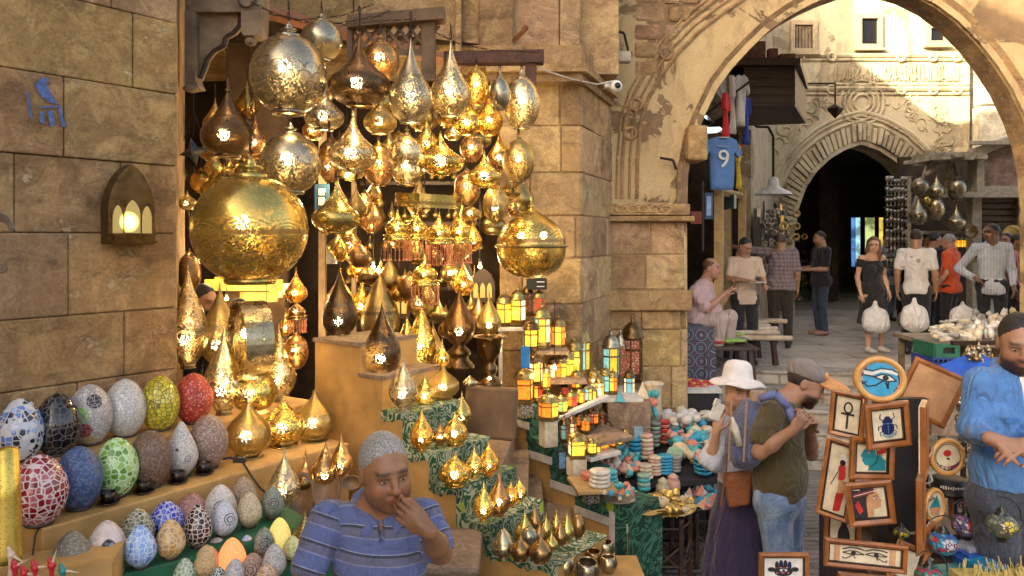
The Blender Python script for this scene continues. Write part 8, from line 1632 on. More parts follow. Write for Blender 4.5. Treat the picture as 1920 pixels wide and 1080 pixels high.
r2, j2, R2, hc2, hs2 = person('woman in a white sun hat, pale blue blouse and long dark purple skirt, looking down', B2, 0, 1.66, dict(head=q(1385, 727, -.06), neck=q(1393, 782, .03), r_s=q(1362, 803, -.02), l_s=q(1425, 800, .08), r_e=q(1332, 868, -.06), l_e=q(1440, 870, .05), r_w=q(1344, 808, -.14), l_w=q(1430, 900, -.05), pelvis=q(1392, 915, 0)),
 skin=(.52, .29, .19), hair=('long', (.22, .10, .045), .0), top=dict(m=mat('pale_blouse', m_cloth, (.50, .53, .64)), sleeve=.92, loose=1.35, name='blouse', abs=q(0, 898)[2], fold=.008), bottom=dict(kind='skirt', name='skirt', m=mat('purple_skirt', m_cloth, (.026, .018, .065)), top=.98, hem=.38, r=(.135, .22), shift=(-.03, 0, 0)), female=True, hy=8, hp=10, hr=5,
 hands=dict(r=dict(d=(.12, -.1, 1), p=(.4, .8, 0), side=-1, c=(.5, .6, .8, .9))), vox=.0075, face_eyes=False)
hq = lambda p: hc2+R2 @ np.array(p)*hs2
MH = Matrix.Translation(hq((0, .035, .035))) @ Matrix([list(r_) for r_ in R2]).to_4x4() @ Matrix.Rotation(R(-14), 4, 'X'); b = MB(); b.lathe([(0, .128), (.035, .127), (.066, .118), (.084, .095), (.091, .05), (.096, .018), (.118, .010), (.145, .002), (.168, -.014), (.175, -.024), (.170, -.027), (.140, -.008), (.100, .004), (.090, 0)], 40, 0, MH, sx=.96, sy=1.08)
b.v = [(x, y, z+.007*math.sin(5*math.atan2(y-hc2[1], x-hc2[0]))*min(1, max(0, (math.hypot(x-hc2[0], y-hc2[1])-.1)/.06))) for x, y, z in b.v]; b.build('sun_hat', mat('hat_white', m_plain, (.68, .65, .64), .8, 0, .1), r2)
sub('necklace', [cap(hq((-.05, -.04, -.16)), hq((0, -.085, -.20)), .003, .003, .002), cap(hq((.05, -.04, -.16)), hq((0, -.085, -.20)), .003, .003, .002)], .0035, M_cream, r2)
root = empty('woven_bag', P(1384, 950, 4.72)); rl = np.array(root.location); wv = lambda u, v, dy: np.array(P(u, v, 4.7+dy))-rl
b = MB(); c0 = wv(1383, 922, 0); b.prism([(-.085, .085), (.09, .105), (.07, -.075), (-.05, -.105)], .10, Matrix.Translation(c0) @ Matrix.Rotation(-.2, 4, 'Z')); b.build('body', mat('woven_leather', m_cloth, (.30, .10, .03), (.22, .065, .02), 'weave'), root, bev=.015); b = MB(); [b.cyl(wv(1358, 900, -.05), wv(1352, 950, -.06), .007, n=5), b.tube([wv(1360, 898, 0), wv(1364, 850, .0), wv(1385, 800, .08)], .006, 6)]; b.build('strap', mat('strap_brown', m_plain, (.16, .05, .025), .6), root); tag(root, 'brown woven leather bag hanging at the side of the woman in the sun hat', 'bag')
b = MB(); b.box((0, 0, 0), (.07, .02, .11), bev=.012); b.box((-.02, 0, .05), (.05, .02, .05), 0, .6, bev=.008); o = b.build('paper_bag', mat('white_paper', m_plain, (.66, .63, .58), .7), loc=P(1344, 772, 4.8)); o.rotation_euler = (0, .4, 0); tag(o, 'crumpled white paper held in the raised hand of the woman in the sun hat', 'paper')
B3 = (PX(1893, 3.45), 3.45, .3); q = lambda u, v, dy=0: pj(u, v, 3.45+dy, B3)
M_den = mat('denim_shirt', m_cloth, (.045, .18, .50), (.09, .26, .60), 'denim', fold=.45)
r3, j3, R3_, hc3, hs3 = person('man in a bright blue denim shirt at the right edge, hands joined in front', B3, 0, 1.78, dict(head=q(1912, 636, -.02), neck=q(1900, 702, .03), r_s=q(1838, 718, 0), l_s=q(1968, 722, .04), r_e=q(1822, 806, -.02), l_e=q(1978, 800, 0), r_w=q(1862, 824, -.2), l_w=q(1928, 832, -.22), pelvis=q(1893, 920, 0), l_h=q(1930, 935, 0), r_h=q(1866, 935, 0), l_k=q(1935, 1085, -.02), r_k=q(1872, 1085, -.03)),
 skin=(.36, .195, .12), hair=('short', blk), top=dict(m=M_den, vneck=True, sleeve=1.75, name='denim_shirt', collar=True, abs=q(0, 902)[2], fold=.005, w=.94, neckr=1.1), bottom=dict(m=mat('dark_jeans', m_cloth, (.016, .022, .04), (.03, .04, .07), 'denim')), hy=-22, hp=14, stub=.95,
 hands=dict(r=dict(d=(1, -.35, -.25), p=(0, .5, -.8), side=-1, c=(.45, .5, .55, .6)), l=dict(d=(-1, -.3, -.12), p=(0, .5, -.8), side=1, c=(.45, .5, .55, .6))), vox=.0065, face_eyes=True, skinf=(-.1, -.2))
b = MB(); z0 = j3['neck'];
for kk in range(9): b.ball((z0[0]+.01, z0[1]-.142-.004*kk*(kk < 4), z0[2]-.09-kk*.045), .0055, 8)
b.box((z0[0]-.085, z0[1]-.132, z0[2]-.17), (.075, .006, .02), 1, .25); b.build('buttons', [M_white, mat('denim_flap', m_plain, (.05, .17, .45), .8)], r3)
sub('undershirt', [ell(z0+np.array((.004, -.068, -.06)), (.060, .045, .085), .01)], .008, M_white, r3)
def far(label, u, vf, H, yaw, top, bottom, Y=None, **kw):
 Y = Y or (EYE-PZ)*F/(vf-VH); return person(label, (PX(u, Y), Y, PZ), yaw, H, top=top, bottom=bottom, **kw)
C = lambda nm, c, *a: mat('cloth_'+nm, m_cloth, c, *a)
far('man in a black T-shirt and dark jeans standing in profile before the tunnel', 1538, 628, 1.78, -82, dict(m=C('black', (.013, .014, .018)), sleeve=.75, hem=.84), dict(m=C('indigo', (.04, .06, .11)), loose=.98), J=dict(l_e=(.21, -.02, 1.13), l_w=(.10, -.30, 1.12), r_e=(-.21, -.02, 1.13), r_w=(-.08, -.30, 1.14)), hp=8, fat=.5, skin=tan, shoes=(.35, .2, .15))
far('young woman with long brown hair in a black dress carrying a white plastic bag', 1637, 662, 1.68, 14, dict(m=C('black', (.013, .014, .018)), sleeve=.35, hem=.9, off=True, name='dress_top'), dict(kind='skirt', name='dress_skirt', m=C('black', (.013, .014, .018)), top=1.03, hem=.47, r=(.125, .20)), hair=('long', (.16, .075, .035), .14), skin=(.60, .36, .25), female=True, bare_legs=True, shoes=(.6, .56, .52), hy=-35, hp=12, J=dict(l_a=(.17, .05, .085), l_k=(.12, -.06, .48), l_w=(.2, -.08, .86), r_w=(-.22, -.02, .86), r_a=(-.08, .0, .085)), vox=.009)
far('man in a white T-shirt with grey scarf and black trousers carrying a white plastic bag', 1718, 665, 1.78, 150, dict(m=C('white', (.66, .64, .66)), sleeve=.7, hem=.86), dict(m=C('black', (.013, .014, .018))), skin=tan, hair=('short', brn), hp=5)
far('grey haired man in an orange polo shirt carrying a white bag', 1780, 648, 1.72, -140, dict(m=C('orange', (.75, .10, .02)), sleeve=.7, hem=.84, collar=True), dict(m=C('charcoal', (.03, .028, .03))), skin=(.55, .28, .19), hair=('short', (.40, .38, .36)), fat=.4, hp=10, J=dict(l_w=(.22, -.10, .92)))
far('tall man in a light blue striped shirt with his hand on his hip', 1860, 662, 1.86, -25, dict(m=C('lightblue', (.50, .56, .68), (.66, .68, .74), 'vstripe'), sleeve=1.8, hem=.80, name='shirt', collar=True, fold=.010), dict(m=C('black', (.013, .014, .018))), skin=dark, hair=('short', blk), hy=-50, J=dict(r_e=(-.42, .10, 1.20), r_w=(-.20, -.08, 1.06)), vox=.010)
far('man in a white T-shirt mostly hidden behind the striped shirt', 1888, 640, 1.74, -60, dict(m=C('white', (.66, .64, .66)), sleeve=.7), dict(m=C('black', (.013, .014, .018))), skin=tan)
far('man with a black cap and red patterned vest at the far right edge', 1908, 655, 1.72, 40, dict(m=C('redvest', (.5, .05, .05), (.7, .7, .68), 'vstripe'), sleeve=.5), dict(m=C('charcoal', (.03, .028, .03))), skin=dark)
far('man with moustache in a pale blue tunic walking behind the young woman', 1664, 602, 1.76, 25, dict(m=C('paleblue', (.42, .52, .58)), sleeve=.8, hem=.72), dict(m=C('bluejean', (.08, .13, .22))), skin=tan, hp=6)
far('woman all in black walking away inside the tunnel', 1699, 588, 1.62, 180, dict(m=C('black', (.013, .014, .018)), sleeve=1.8), dict(kind='skirt', name='skirt', m=C('black', (.013, .014, .018)), top=1.0, hem=.12, r=(.13, .22)), skin=dark, hair=('long', blk, .1), female=True)
far('man in black between the grey scarf and the orange polo shirt', 1752, 632, 1.76, 100, dict(m=C('black', (.013, .014, .018)), sleeve=1.7), dict(m=C('black', (.013, .014, .018))), skin=tan)
far('man in a pink shirt half hidden behind the grey scarf', 1740, 620, 1.76, 20, dict(m=C('pink', (.62, .42, .42)), sleeve=.7), dict(m=C('charcoal', (.03, .028, .03))), skin=tan, hair=('short', blk))
far('man in a plaid shirt and dark trousers seen from behind, reaching up to the door', 1464, 652, 1.74, 165, dict(m=C('plaid', (.30, .23, .24), (.10, .08, .12), 'plaid'), sleeve=.8, hem=.9, w=1.1), dict(m=C('brown', (.035, .028, .02)), loose=1.15), skin=tan, hair=('short', (.12, .08, .06)), bald=True, fat=.7, J=dict(r_s=(-.19, .02, 1.42), l_s=(.2, .0, 1.44), l_e=(.46, -.12, 1.47), l_w=(.69, -.25, 1.52)), vox=.010)
far('boy in a cream and red football shirt holding a plate', 1397, 668, 1.66, 5, dict(m=C('cream', (.62, .47, .36)), sleeve=.75, hem=.84), dict(m=C('black', (.013, .014, .018))), Y=10.4, skin=tan, hp=30, hy=20, J=dict(r_e=(-.22, -.02, 1.12), r_w=(-.05, -.28, 1.10), l_e=(.23, -.02, 1.10), l_w=(.14, -.28, 1.04)))
Ys = 9.6; bs = (PX(1322, Ys), Ys, PZ); q = lambda u, v, dy=0: pj(u, v, Ys+dy, bs)
person('heavy balding man in pink shirt and pale trousers sitting left of the arch', bs, 0, 1.75, dict(head=q(1334, 500, 0), neck=q(1322, 528, .04), r_s=q(1302, 545, -.12), l_s=q(1330, 545, .16), r_e=q(1325, 580, -.2), l_e=q(1350, 572, .1), r_w=q(1358, 552, -.22), l_w=q(1368, 545, 0), pelvis=q(1314, 600, .02), r_h=q(1312, 604, -.10), l_h=q(1318, 604, .10), r_k=q(1352, 598, -.22), l_k=q(1370, 594, -.05), r_a=q(1345, 655, -.2), l_a=q(1365, 655, 0)),
 skin=(.50, .26, .17), hair=('short', (.16, .09, .06)), bald=True, top=dict(m=C('rose', (.62, .42, .40)), sleeve=.85, loose=1.2, abs=q(0, 603)[2], w=1.1, fold=.010), bottom=dict(m=C('paletrousers', (.50, .39, .34)), loose=1.15), hy=60, hp=5, fat=1.0, seated=True)
Yi = 5.5; bs = (PX(384, Yi), Yi, .9); q = lambda u, v, dy=0: pj(u, v, Yi+dy, bs)
person('dark haired man with a moustache in profile inside the shop', bs, 0, 1.62, dict(head=q(384, 560, 0), neck=q(378, 600, .03), l_s=q(420, 625, .1), r_s=q(340, 625, .0)), skin=(.42, .22, .12), hair=('short', blk), top=dict(m=C('black', (.013, .014, .018)), sleeve=1.8), bottom=dict(m=C('black', (.013, .014, .018))), hy=62, hp=14, stub=.8, vox=.009)
M_plas = mat('white_plastic', m_cloth, (.72, .71, .70), fold=.5, rough=.35)
for (u, v0, v1, w_, Y, lab) in ((1634, 566, 622, 50, 11.35, 'bulging white plastic bag in the hand of the young woman in black'), (1706, 560, 620, 50, 11.1, 'bulging white plastic bag carried by the man with the grey scarf'), (1796, 566, 612, 46, 11.6, 'white plastic bag carried by the man in the orange polo shirt')):
 s = Y/F; hh = (v1-v0)*s; L = [ell((0, 0, hh*.36), (w_*s*.5, .12, hh*.38), .03), ell((-w_*s*.16, 0, hh*.55), (w_*s*.30, .10, hh*.28), .03), ell((w_*s*.16, 0, hh*.52), (w_*s*.32, .10, hh*.30), .03), ell((w_*s*.12, 0, hh*.25), (w_*s*.40, .12, hh*.26), .03), cap((-.0, 0, hh*.75), (-.0, 0, hh*1.0), .05, .022, .05)]
 o = sdf_obj('plastic_bag', L, .011, M_plas, None, disp=folds(.005, 1.3, u), smooth=2); o.location = (PX(u, Y), Y-.12, EYE-(v1-VH)*s); tag(o, lab, 'bag', None)
b = MB(); b.lathe([(0, 0), (.10, 0), (.14, .012), (.145, .018), (.1, .008), (0, .008)], 24); o = b.build('plate', M_tape, loc=P(1416, 531, 10.1)); tag(o, 'pale plate held by the boy in the football shirt', 'plate')
L = [cap((-.10, -.02, .0), (.10, -.02, .0), .035, .035, .02), cap((.10, 0, 0), (.13, .05, -.16), .035, .02, .02), cap((-.10, 0, 0), (-.05, -.09, -.05), .03, .03, .02), cap((0, .05, .01), (.1, .06, -.03), .03, .03, .02)]
o = sdf_obj('scarf', L, .011, mat('grey_scarf', m_cloth, (.22, .23, .25), (.4, .4, .42), 'plaid'), None, disp=folds(.01, 4, 1)); o.location = P(1722, 482, (EYE-PZ)*F/(665-VH)-.03); tag(o, 'grey chequered scarf round the neck of the man in the white T-shirt', 'scarf')
# ================================================================ GOODS ALONG THE STREET
def text(s_, size, m, parent, loc, rot=(R(90), 0, 0)):
 cu = bpy.data.curves.new('lettering', 'FONT'); cu.body = s_; cu.size = size; cu.extrude = .002; cu.align_x = 'CENTER'; cu.align_y = 'CENTER'; t = bpy.data.objects.new('tmp', cu); COL.objects.link(t)
 me = bpy.data.meshes.new_from_object(t.evaluated_get(bpy.context.evaluated_depsgraph_get())); bpy.data.objects.remove(t); me.materials.clear(); me.materials.append(m); o = bpy.data.objects.new('lettering', me); COL.objects.link(o); o.parent = parent; o.location = loc; o.rotation_euler = rot; return o
def jersey(u, v, w_, h_, Y, c, lab, trim=None, num=None, yaw=0, slim=1):
 s = Y/F; W_, H_ = w_*s/2, h_*s/2; root = empty('football_shirt', P(u, v, Y), R(yaw)); n = 14
 pts = [(-.55, -1), (.55, -1), (.58, 0), (.60, .45), (.85, .20), (1.0, .38), (.72, .88), (.30, 1), (0, .93), (-.30, 1), (-.72, .88), (-1.0, .38), (-.85, .20), (-.60, .45), (-.58, 0)]
 bm = bmesh.new(); f = bm.faces.new([bm.verts.new((x*W_, 0, z*H_)) for x, z in pts]); r_ = bmesh.ops.extrude_face_region(bm, geom=[f]); [setattr(q_, 'co', q_.co+Vector((0, .05, 0))) for q_ in r_['geom'] if isinstance(q_, bmesh.types.BMVert)]; bmesh.ops.triangulate(bm, faces=bm.faces[:]); bmesh.ops.subdivide_edges(bm, edges=bm.edges[:], cuts=3, use_grid_fill=True)
 for q_ in bm.verts: q_.co.y += .018*math.sin(q_.co.x*38+q_.co.z*6)*(1-.6*(q_.co.z/H_))
 me = bpy.data.meshes.new('cloth'); bm.to_mesh(me); bm.free(); me.materials.append(mat('jersey_'+lab[:9], m_plain, c, .8, 0, .15, 8, .3, 20)); [setattr(p_, 'use_smooth', True) for p_ in me.polygons]; o = bpy.data.objects.new('cloth', me); COL.objects.link(o); o.parent = root
 if trim:
  b = MB(); b.box((0, -.02, .955*H_), (.5*W_, .04, .03*H_)); b.build('trim', trim, root)
 if num: text(num, H_*.95, M_white, root, (0, -.035, .12*H_)); b = MB(); [b.box((-.28*W_+.09*k*W_, -.035, .62*H_), (.05*W_, .004, .07*H_)) for k in range(7)]; b.build('name_lettering', mat('pale_blue_print', m_plain, (.3, .42, .62), .7), root)
 return tag(root, lab, 'football shirt')
jersey(1355, 306, 76, 100, 9.0, (.10, .22, .48), 'pale blue football shirt with a white number 9 hanging under the arch', M_white, '9', 6); jersey(1364, 216, 30, 84, 9.3, (.62, .03, .03), 'red football shirt hanging above the pale blue one', None, None, 55); jersey(1376, 196, 22, 110, 9.6, (.60, .55, .52), 'white and pink shirt between the red and white shirts', None, None, 60); jersey(1391, 188, 34, 96, 9.9, (.66, .64, .62), 'plain white football shirt hanging from the oriel', None, None, 20)
jersey(1402, 226, 24, 90, 10.2, (.03, .06, .34), 'dark blue football shirt with white patch beside the wall', None, None, 40); jersey(1387, 312, 18, 84, 9.7, (.62, .42, .03), 'red and yellow football shirt behind the pale blue one', mat('red_trim', m_plain, (.6, .03, .03), .8), None, 50)
b = MB(); b.box(P(1329, 386, 9.1), (.09, .03, .30), 0, mat=None); b.box(P(1329, 386, 9.08), (.05, .02, .22), 1); o = b.build('scarf_pack', [mat('navy_cloth', m_plain, (.04, .09, .2), .7), mat('pale_blue_print', m_plain, (.3, .42, .62), .7)]); recenter(o, P(1329, 386, 9.1)); tag(o, 'small blue printed scarf hanging below the pale blue football shirt', 'scarf')
root = empty('exit_sign', P(1306, 408, 9.6)); b = MB(); b.box((0, 0, 0), (.14, .02, .15)); b.build('panel', mat('dark_red_sign', m_plain, (.30, .035, .015), .5), root); text('EXIT', .055, mat('faded_red', m_plain, (.5, .2, .12), .5), root, (0, -.012, .03)); tag(root, 'dark red EXIT sign in the dark shop entrance', 'sign')
b = MB(); b.tube([P(1318, 340, 8.9), P(1318, 470, 8.9)], .012); b.tube([P(1322, 215, 9.6), P(1410, 150, 9.9)], .015); o = b.build('hanging_rail', M_iron); recenter(o, P(1318, 340, 8.9)); tag(o, 'thin iron rail carrying the football shirts', 'rail')
M_sil = mat('trinket_silver', m_plain, (.38, .35, .30), .35, .7, .6, 60); root = empty('trinket_rack', lp(1440, 600, .1), math.atan2(dl.y, dl.x)); rl = root.location; rr = random.Random(3); b = MB()
for (u0, u1, v0, v1) in ((1398, 1414, 390, 520), (1418, 1440, 392, 470), (1442, 1462, 392, 465)): a, c_ = lp(u0, v0, .12), lp(u1, v1, .12); b.quad((a.x, a.y, c_.z), (c_.x, c_.y, c_.z), (c_.x, c_.y, a.z), (a.x, a.y, a.z))
o = b.build('panels', M_darkwood); recenter(o, rl); o.parent = root; o.location = (0, 0, 0); o.rotation_euler.z = -root.rotation_euler.z; b = MB(); nn = Vector((dl.y, -dl.x, 0))
for k in range(330):
 if k < 170: u, v = rr.uniform(1396, 1464), rr.uniform(385, 520)
 else: v = rr.uniform(470, 612); u = rr.uniform(1478+(v-470)*.02, 1512)+rr.uniform(-8, 6)
 p_ = lp(u, v, .16+rr.random()*.25); k_ = rr.random(); ci = rr.choice((0, 0, 0, 1, 2));
 if k_ < .4: b.torus(p_, rr.uniform(.03, .06), .012, 12, 5, ci, mat=Matrix.Rotation(rr.uniform(-.6, .6), 4, 'Z') @ Matrix.Rotation(R(90), 4, 'X'))
 elif k_ < .7: b.box(p_, (rr.uniform(.02, .06), .02, rr.uniform(.06, .22)), ci, rr.uniform(-1, 1))
 else: b.ball(p_, rr.uniform(.025, .05), 8, ci, (1, 1, rr.uniform(.6, 1.6)))
o = b.build('trinkets', [M_sil, mat('trinket_brass', m_plain, (.40, .27, .10), .35, .8), mat('trinket_black', m_plain, (.03, .03, .035), .4)]); recenter(o, rl); o.parent = root; o.location = (0, 0, 0); o.rotation_euler.z = -root.rotation_euler.z; o['kind'] = 'stuff'; tag(root, 'wall rack crammed with silvery trinkets, frames and beads left of the tunnel', 'souvenir rack')
for (u, v) in ((1446, 402), (1446, 425), (1445, 445), (1411, 425), (1468, 444)):
 b = MB(); b.lathe([(.035, 0), (.05, .012), (.075, .012), (.085, 0)], 24, mat=Matrix.Rotation(R(90), 4, 'X')); o = b.build('round_mirror', mat('trinket_brass', m_plain, (.40, .27, .10), .35, .8), loc=lp(u, v, .5)); tag(o, 'round inlaid ring frame hanging among the silvery trinkets', 'frame', 'round ring frames on the trinket rack')
root = empty('enamel_lamp', P(1450, 358, 12.5)); b = MB(); b.lathe([(.30, -.06), (.26, -.02), (.10, .06), (.07, .20), (.03, .22), (0, .22)], 24); b.build('shade', M_white, root); b = MB(); b.tube([(0, 0, .2), (0, 0, .85), (-.08, 0, 1.0), (-.25, 0, 1.0), (-.7, 0, 1.35)], .02); b.build('arm', M_iron, root); tag(root, 'white enamel lamp on a curved iron arm beside the carved arch', 'street lamp')
root = empty('hanging_lantern', P(1566, 210, 14)); b = MB(); b.lathe([(0, -.12), (.13, .02), (.15, .06), (.05, .12), (0, .14)], 4, smooth=False); b.build('body', M_iron, root); b = MB(); b.tube([(0, 0, .12), (0, 0, .5), (-.55, 0, .5)], .015); b.build('bracket', M_iron, root); tag(root, 'dark iron lantern hanging from a thin bracket before the carved wall', 'lantern')
root = empty('bullet_camera', P(1488, 217, 12)); b = MB(); b.cyl((-.14, 0, -.05), (.1, 0, .05), .045, n=10); b.build('housing', mat('camera_grey', m_plain, (.12, .10, .08), .5), root); b = MB(); b.cyl((.08, 0, .04), (.14, .1, .12), .02, n=8); b.build('arm', M_iron, root); tag(root, 'small grey bullet camera under the timber oriel', 'camera')
def ttable(u0, u1, vb, z, dp, m, lab):
 Y = YZ(vb, z); x0, x1 = PX(u0, Y), PX(u1, Y); root = empty('low_table', ((x0+x1)/2, Y+dp/2, PZ)); b = MB(); b.box((0, 0, z-PZ-.02), (x1-x0, dp, .04), bev=.01); b.build('table_top', m, root)
 for sx in (-1, 1):
  for sy in (-1, 1): b = MB(); b.cyl((sx*((x1-x0)/2-.06), sy*(dp/2-.06), 0), (sx*((x1-x0)/2-.09), sy*(dp/2-.08), z-PZ-.04), .045, .035, n=4); b.build('leg', mat('plastic_brown', m_plain, (.06, .03, .025), .4), root)
 return tag(root, lab, 'table')
ttable(1326, 1424, 652, 1.16, .7, mat('plastic_brown', m_plain, (.06, .03, .025), .4), 'low brown table under the folded coloured scarves'); ttable(1382, 1466, 634, 1.14, .8, mat('plastic_brown', m_plain, (.06, .03, .025), .4), 'low brown table under the pale rolled papyrus')
rr = random.Random(12)
for k in range(16):
 v = rr.uniform(600, 634); u = rr.uniform(1372, 1450); Y = YZ(v+8, 1.16); b = MB(); b.cyl((-.22, 0, 0), (.24, rr.uniform(-.05, .05), 0), .032, n=9); o = b.build('papyrus_roll', mat('papyrus%d' % (k % 3), m_plain, [(.56, .46, .33), (.48, .38, .27), (.6, .52, .42)][k % 3], .8), loc=P(u, v, Y), rz=rr.uniform(-.2, .2)); tag(o, 'pale papyrus roll lying on the low table behind the woman in the sun hat', 'papyrus roll', 'papyrus rolls on the low table')
cc = {'red': (.5, .06, .06), 'purple': (.10, .07, .3), 'green': (.3, .5, .1), 'yellow': (.62, .5, .12), 'white': (.62, .58, .54), 'pink': (.6, .3, .27)}
for k in range(26):
 v = rr.uniform(618, 648); u = rr.uniform(1318+(v-618)*.3, 1390); c = rr.choice(list(cc)); Y = YZ(v+4, 1.18); b = MB(); b.box((0, 0, 0), (rr.uniform(.14, .26), .12, .035), 0, rr.uniform(-.6, .6), bev=.014); o = b.build('folded_scarf', mat('scarf_'+c, m_plain, cc[c], .8), loc=P(u, v, Y)); tag(o, c+' folded scarf in the pile beside the arch pier', 'scarf', c+' folded scarves beside the arch pier')
def m_suz(name):
 n = N(name); v = n.vor(7, 'F1', rnd_=.1); r_ = n.math('FRACT', n.math('MULTIPLY', v, 3.2)); col = n.ramp(r_, [(0, (.03, .08, .13)), (.35, (.30, .28, .24)), (.5, (.04, .06, .12)), (.8, (.15, .05, .04))], 'CONSTANT'); n.p(Base_Color=col, Roughness=.9); return n.m
b = MB(); Yc = 8.75; x0, x1 = PX(1289, Yc), PX(1338, Yc); b.slab([(x0, Yc), (x1, Yc), (x1, Yc+.9), (x0, Yc+.9)], PZ+.0, 1.42); b.slab([(x1-.1, Yc-.03), (x1+.02, Yc-.03), (x1+.02, Yc+.5), (x1-.1, Yc+.5)], PZ-.02, 1.2); o = b.build('patterned_cloth', mat('ring_pattern_cloth', m_suz)); recenter(o, (x0, Yc, PZ)); tag(o, 'seat box draped in blue ring patterned cloth at the foot of the arch', 'covered seat')
Yb2 = 8.0; root = empty('bead_stall', (PX(1318, Yb2), Yb2, .02)); zt2 = P(0, 732, Yb2).z; b = MB(); b.box((0, .2, zt2-.02), (.36, .5, .04)); b.build('top', M_tape, root); b = MB(); b.box((0, .2, zt2/2-.02), (.32, .44, zt2-.06)); b.build('base', M_black, root); tag(root, 'little black stall with a white top between the pier and the sun hat', 'stall')
for k in range(24):
 b = MB(); b.ball((0, 0, 0), .022, 8, 0, (1.5, 1, .8)); o = b.build('bead_string', mat('bead_red' if k % 3 else 'bead_gold', m_plain, (.5, .03, .03) if k % 3 else (.55, .25, .05), .3)); o.location = P(1293+(k % 8)*7, 712+(k//8)*6+(k % 8)*.8, Yb2+.28-.1*(k//8)); tag(o, ('red' if k % 3 else 'orange gold')+' beads laid out on the little black stall', 'beads', 'bead bundles on the little black stall')
for (u, v0, v1, w_, kd, fn, lab) in [(1725, 334, 366, 32, 'ball', 'silver', 'silver globe lamp, upper left under the timber canopy'), (1756, 330, 372, 28, 'onion', 'pale', 'pale silver drop lamp, upper middle under the timber canopy'), (1795, 334, 376, 33, 'ball', 'silver', 'darker silver globe lamp, upper right under the timber canopy'), (1722, 368, 420, 32, 'onion', 'silver', 'silver teardrop lamp, lower left under the timber canopy'), (1755, 371, 412, 30, 'ball', 'pale', 'pale silver egg globe, lower middle under the timber canopy'), (1793, 384, 432, 34, 'ufo', 'pale', 'pale spired lamp, lower right under the timber canopy'), (1736, 366, 386, 18, 'ball', 'gold', 'small gold globe between the silver lamps of the canopy')]: lamp(H_, u, v0, v1, w_, 13.8, kd, fn, lab, 'plain', 0, 3, 8, 'silver lamps under the timber canopy', seg=20)
rr = random.Random(2); cup = None
for r_ in range(9):
 v = 350+r_*19
 b = MB(); b.box((0, 0, 0), (.42, .14, .02)); o = b.build('shelf_board', M_wood, loc=P(1680, v, 15.2)); tag(o, 'thin shelf of silver cups, shelf %s from the top beside the tunnel' % 'one two three four five six seven eight nine'.split()[r_], 'shelf')
 for k in range(6):
  if cup is None: b = MB(); b.lathe([(0, 0), (.03, 0), (.012, .03), (.012, .05), (.035, .08), (.03, .13), (.02, .13)], 10); cup = o = b.build('silver_cup', M_sil)
  else: o = cup.copy(); COL.objects.link(o)
  o.location = P(1664+k*7, v-1, 15.15); o.scale = (1.25, 1.25, rr.uniform(1, 1.5)); tag(o, 'small silver cup on the thin shelves beside the tunnel', 'cup', 'silver cups on the thin shelves')
for (u, v, w_, c, lab) in [(1820, 434, 27, (.30, .22, .12), 'dark brass plate, left of the row on the wooden shutter'), (1856, 438, 32, (.55, .42, .18), 'shiny brass plate, middle of the row on the wooden shutter'), (1897, 442, 40, (.66, .50, .20), 'largest bright gold plate, right of the row on the wooden shutter'), (1822, 480, 28, (.35, .28, .16), 'dull brass plate hanging below the row of plates'), (1850, 468, 22, (.4, .36, .28), 'small pewter plate behind the striped shirt')]:
 r_ = w_/2*13.7/F; b = MB(); b.lathe([(0, .01), (r_*.35, .012), (r_*.4, .03), (r_*.8, .015), (r_*.98, .03), (r_, .02), (0, -.005)], 32, mat=Matrix.Rotation(R(90), 4, 'X')); o = b.build('brass_plate', mat('plate%.2f' % c[0], m_brass, c, (.1, .06, .02), .3, 'scroll', 0, 1), loc=P(u, v, 13.7)); tag(o, lab, 'plate')
for k, u in enumerate((1786, 1795, 1803, 1812)): lantern(u, 442, 466, 8, 14.2, 'yo', 'tiny glowing yellow lantern in the shop behind the orange polo shirt', 1.3, group='tiny yellow lanterns in the far shop')
Yr = 7.9; root = empty('market_table', (PX(1850, Yr), Yr, .0)); zr = P(0, 640, Yr).z; b = MB(); b.box((0, .3, zr-.02), (1.15, .9, .04)); b.build('table_top', M_woodgrey, root); [MB().box((sx*.5, .3+sy*.4, (zr-.04)/2), (.05, .05, zr-.05)).build('leg', M_woodgrey, root) for sx in (-1, 1) for sy in (-1, 1)]; tag(root, 'market table crowded with pale carvings and cats at the right', 'table')
heap(60, [(1745, 625), (1790, 598), (1830, 612), (1826, 638), (1760, 640)], ['box', 'fish', 'scarab', 'box'], ['cream', 'cream', 'grey', 'white'], zr, 'heaped on the market table at the right', (9, 15), 21, 3)
heap(26, [(1835, 600), (1905, 600), (1905, 638), (1830, 640)], ['cat'], ['white', 'white', 'grey', 'cream'], zr, 'crowded on the market table at the right', (15, 21), 22, 2)
def crate(u, v0, vb, w_, Y, m, lab, lattice=False):
 s = Y/F; h, ww = (vb-v0)*s, w_*s; root = empty('plastic_crate', P(u, vb, Y)); b = MB(); b.box((0, .2, h*.5), (ww-.03, .36, h*.9))
 b.build('inside', M_black, root); b = MB();
 if lattice:
  for k in range(7): b.box((-ww/2+ww*k/6, 0, h/2), (.014, .02, h));
  for k in range(5): b.box((0, -.003, h*k/4), (ww, .02, .014))
  for k in range(24): b.torus((-ww/2+ww*(k % 6+.5)/6, -.01, h*(k//6+.5)/4), .022, .006, 8, 4, mat=Matrix.Rotation(R(90), 4, 'X'))
 else: b.box((0, 0, h*.86), (ww, .03, h*.28)); b.box((0, 0, h*.14), (ww, .03, h*.28)); [b.box((sx*ww*.36, 0, h*.5), (ww*.28, .03, h*.45)) for sx in (-1, 1)]
 b.box((-ww/2, .2, h/2), (.02, .4, h)); b.build('shell', m, root); return tag(root, lab, 'crate')
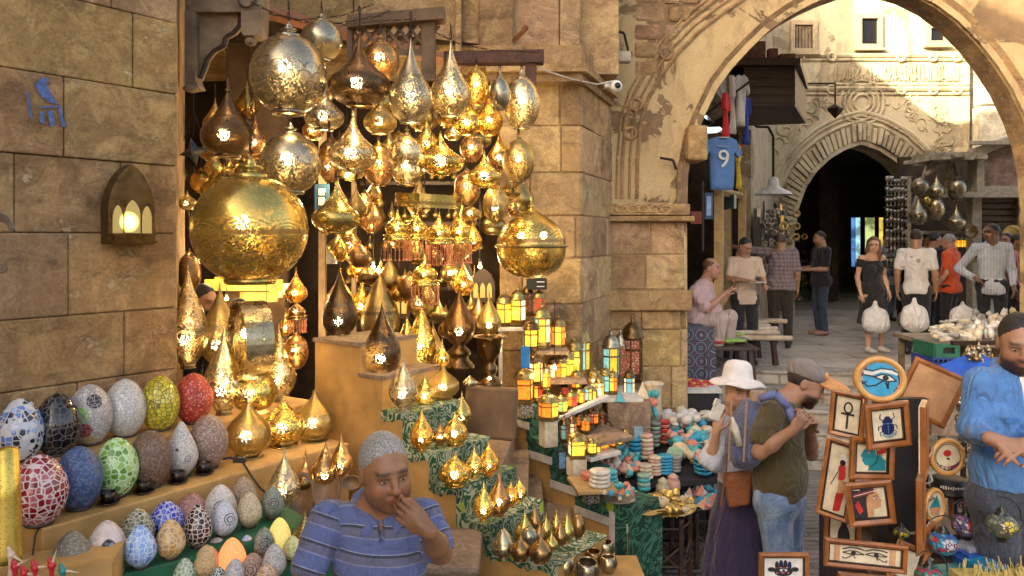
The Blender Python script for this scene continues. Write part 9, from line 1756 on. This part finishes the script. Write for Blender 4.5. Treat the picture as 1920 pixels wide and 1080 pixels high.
crate(1778, 644, 670, 50, 7.7, mat('crate_green', m_plain, (.02, .13, .07), .4), 'green plastic crate with a grip hole, stacked on the blue one'); crate(1776, 671, 718, 54, 7.7, mat('crate_blue', m_plain, (.02, .05, .22), .4), 'dark blue lattice crate under the green one', True)
b = MB(); b.box((0, .2, 0), (.34, .44, .5)); o = b.build('stone_block', M_tread, loc=P(1778, 718, 7.7)); o.location.z -= .252; tag(o, 'stone block carrying the two plastic crates on the steps', 'block')
rr = random.Random(6); beads = None
for k in range(70):
 u = 1808+rr.uniform(-9, 16)+(8 if k < 30 else 0); v = rr.uniform(648, 690) if k < 25 else rr.uniform(690, 870);
 if k < 25: u = rr.uniform(1808, 1880)
 Y = 5.6; c = rr.choice(('silver', 'silver', 'copper'));
 key = ('bd', c)
 if key not in heap_protos: b = MB(); b.ball((0, 0, 0), .03, 10); b.lathe([(.01, .028), (.006, .05), (0, .055)], 8); b.ball((0, 0, -.04), .014, 8); o = heap_protos[key] = b.build('bauble', brass(c, 'plain', False))
 else: o = heap_protos[key].copy(); COL.objects.link(o)
 o.location = P(u, v, Y+rr.uniform(-.15, .15)); q_ = rr.uniform(.6, 1.3); o.scale = (q_,)*3; tag(o, c+' bauble hanging in the clusters beside the denim shirt', 'bauble', c+' baubles beside the denim shirt')
b = MB(); b.tube([P(1808, 640, 5.7), P(1812, 870, 5.7)], .006); b.tube([P(1824, 640, 5.6), P(1822, 870, 5.6)], .006); b.box(P(1850, 643, 5.7), (.5, .03, .03)); b.cyl((PX(1806, 5.75), 5.75, 0), (PX(1806, 5.75), 5.75, 1.67), .02); o = b.build('bauble_rail', M_iron); recenter(o, (PX(1806, 5.75), 5.75, 0)); tag(o, 'thin iron rail holding strings of silver and copper baubles', 'rail')
b = MB(); b.box((0, 0, 0), (.3, .25, .02), 0, .2); b.box((.03, -.13, .02), (.12, .01, .02), 1, .4); o = b.build('blue_cloth', [mat('cobalt_cloth', m_plain, (.01, .09, .5), .7), M_redp], loc=P(1822, 688, 5.45)); o.rotation_euler = (.35, -.25, 0); tag(o, 'crumpled cobalt blue cloth over the baubles', 'cloth')
for k, (u, vf, c) in enumerate(((1702, 612, (.5, .45, .35)), (1712, 645, (.12, .12, .11)))):
 Y = (EYE-PZ)*F/(vf-VH); b = MB(); b.lathe([(0, 0), (.16, 0), (.2, .12), (.15, .24), (.06, .3), (0, .3)], 16); o = b.build('metal_pot', m_plain('pot%d' % k, c, .4, .7), loc=(PX(u, Y), Y, PZ)); tag(o, ['pale metal pot on the paving behind the white bag', 'dark metal pot on the paving beside the scarf man'][k], 'pot')
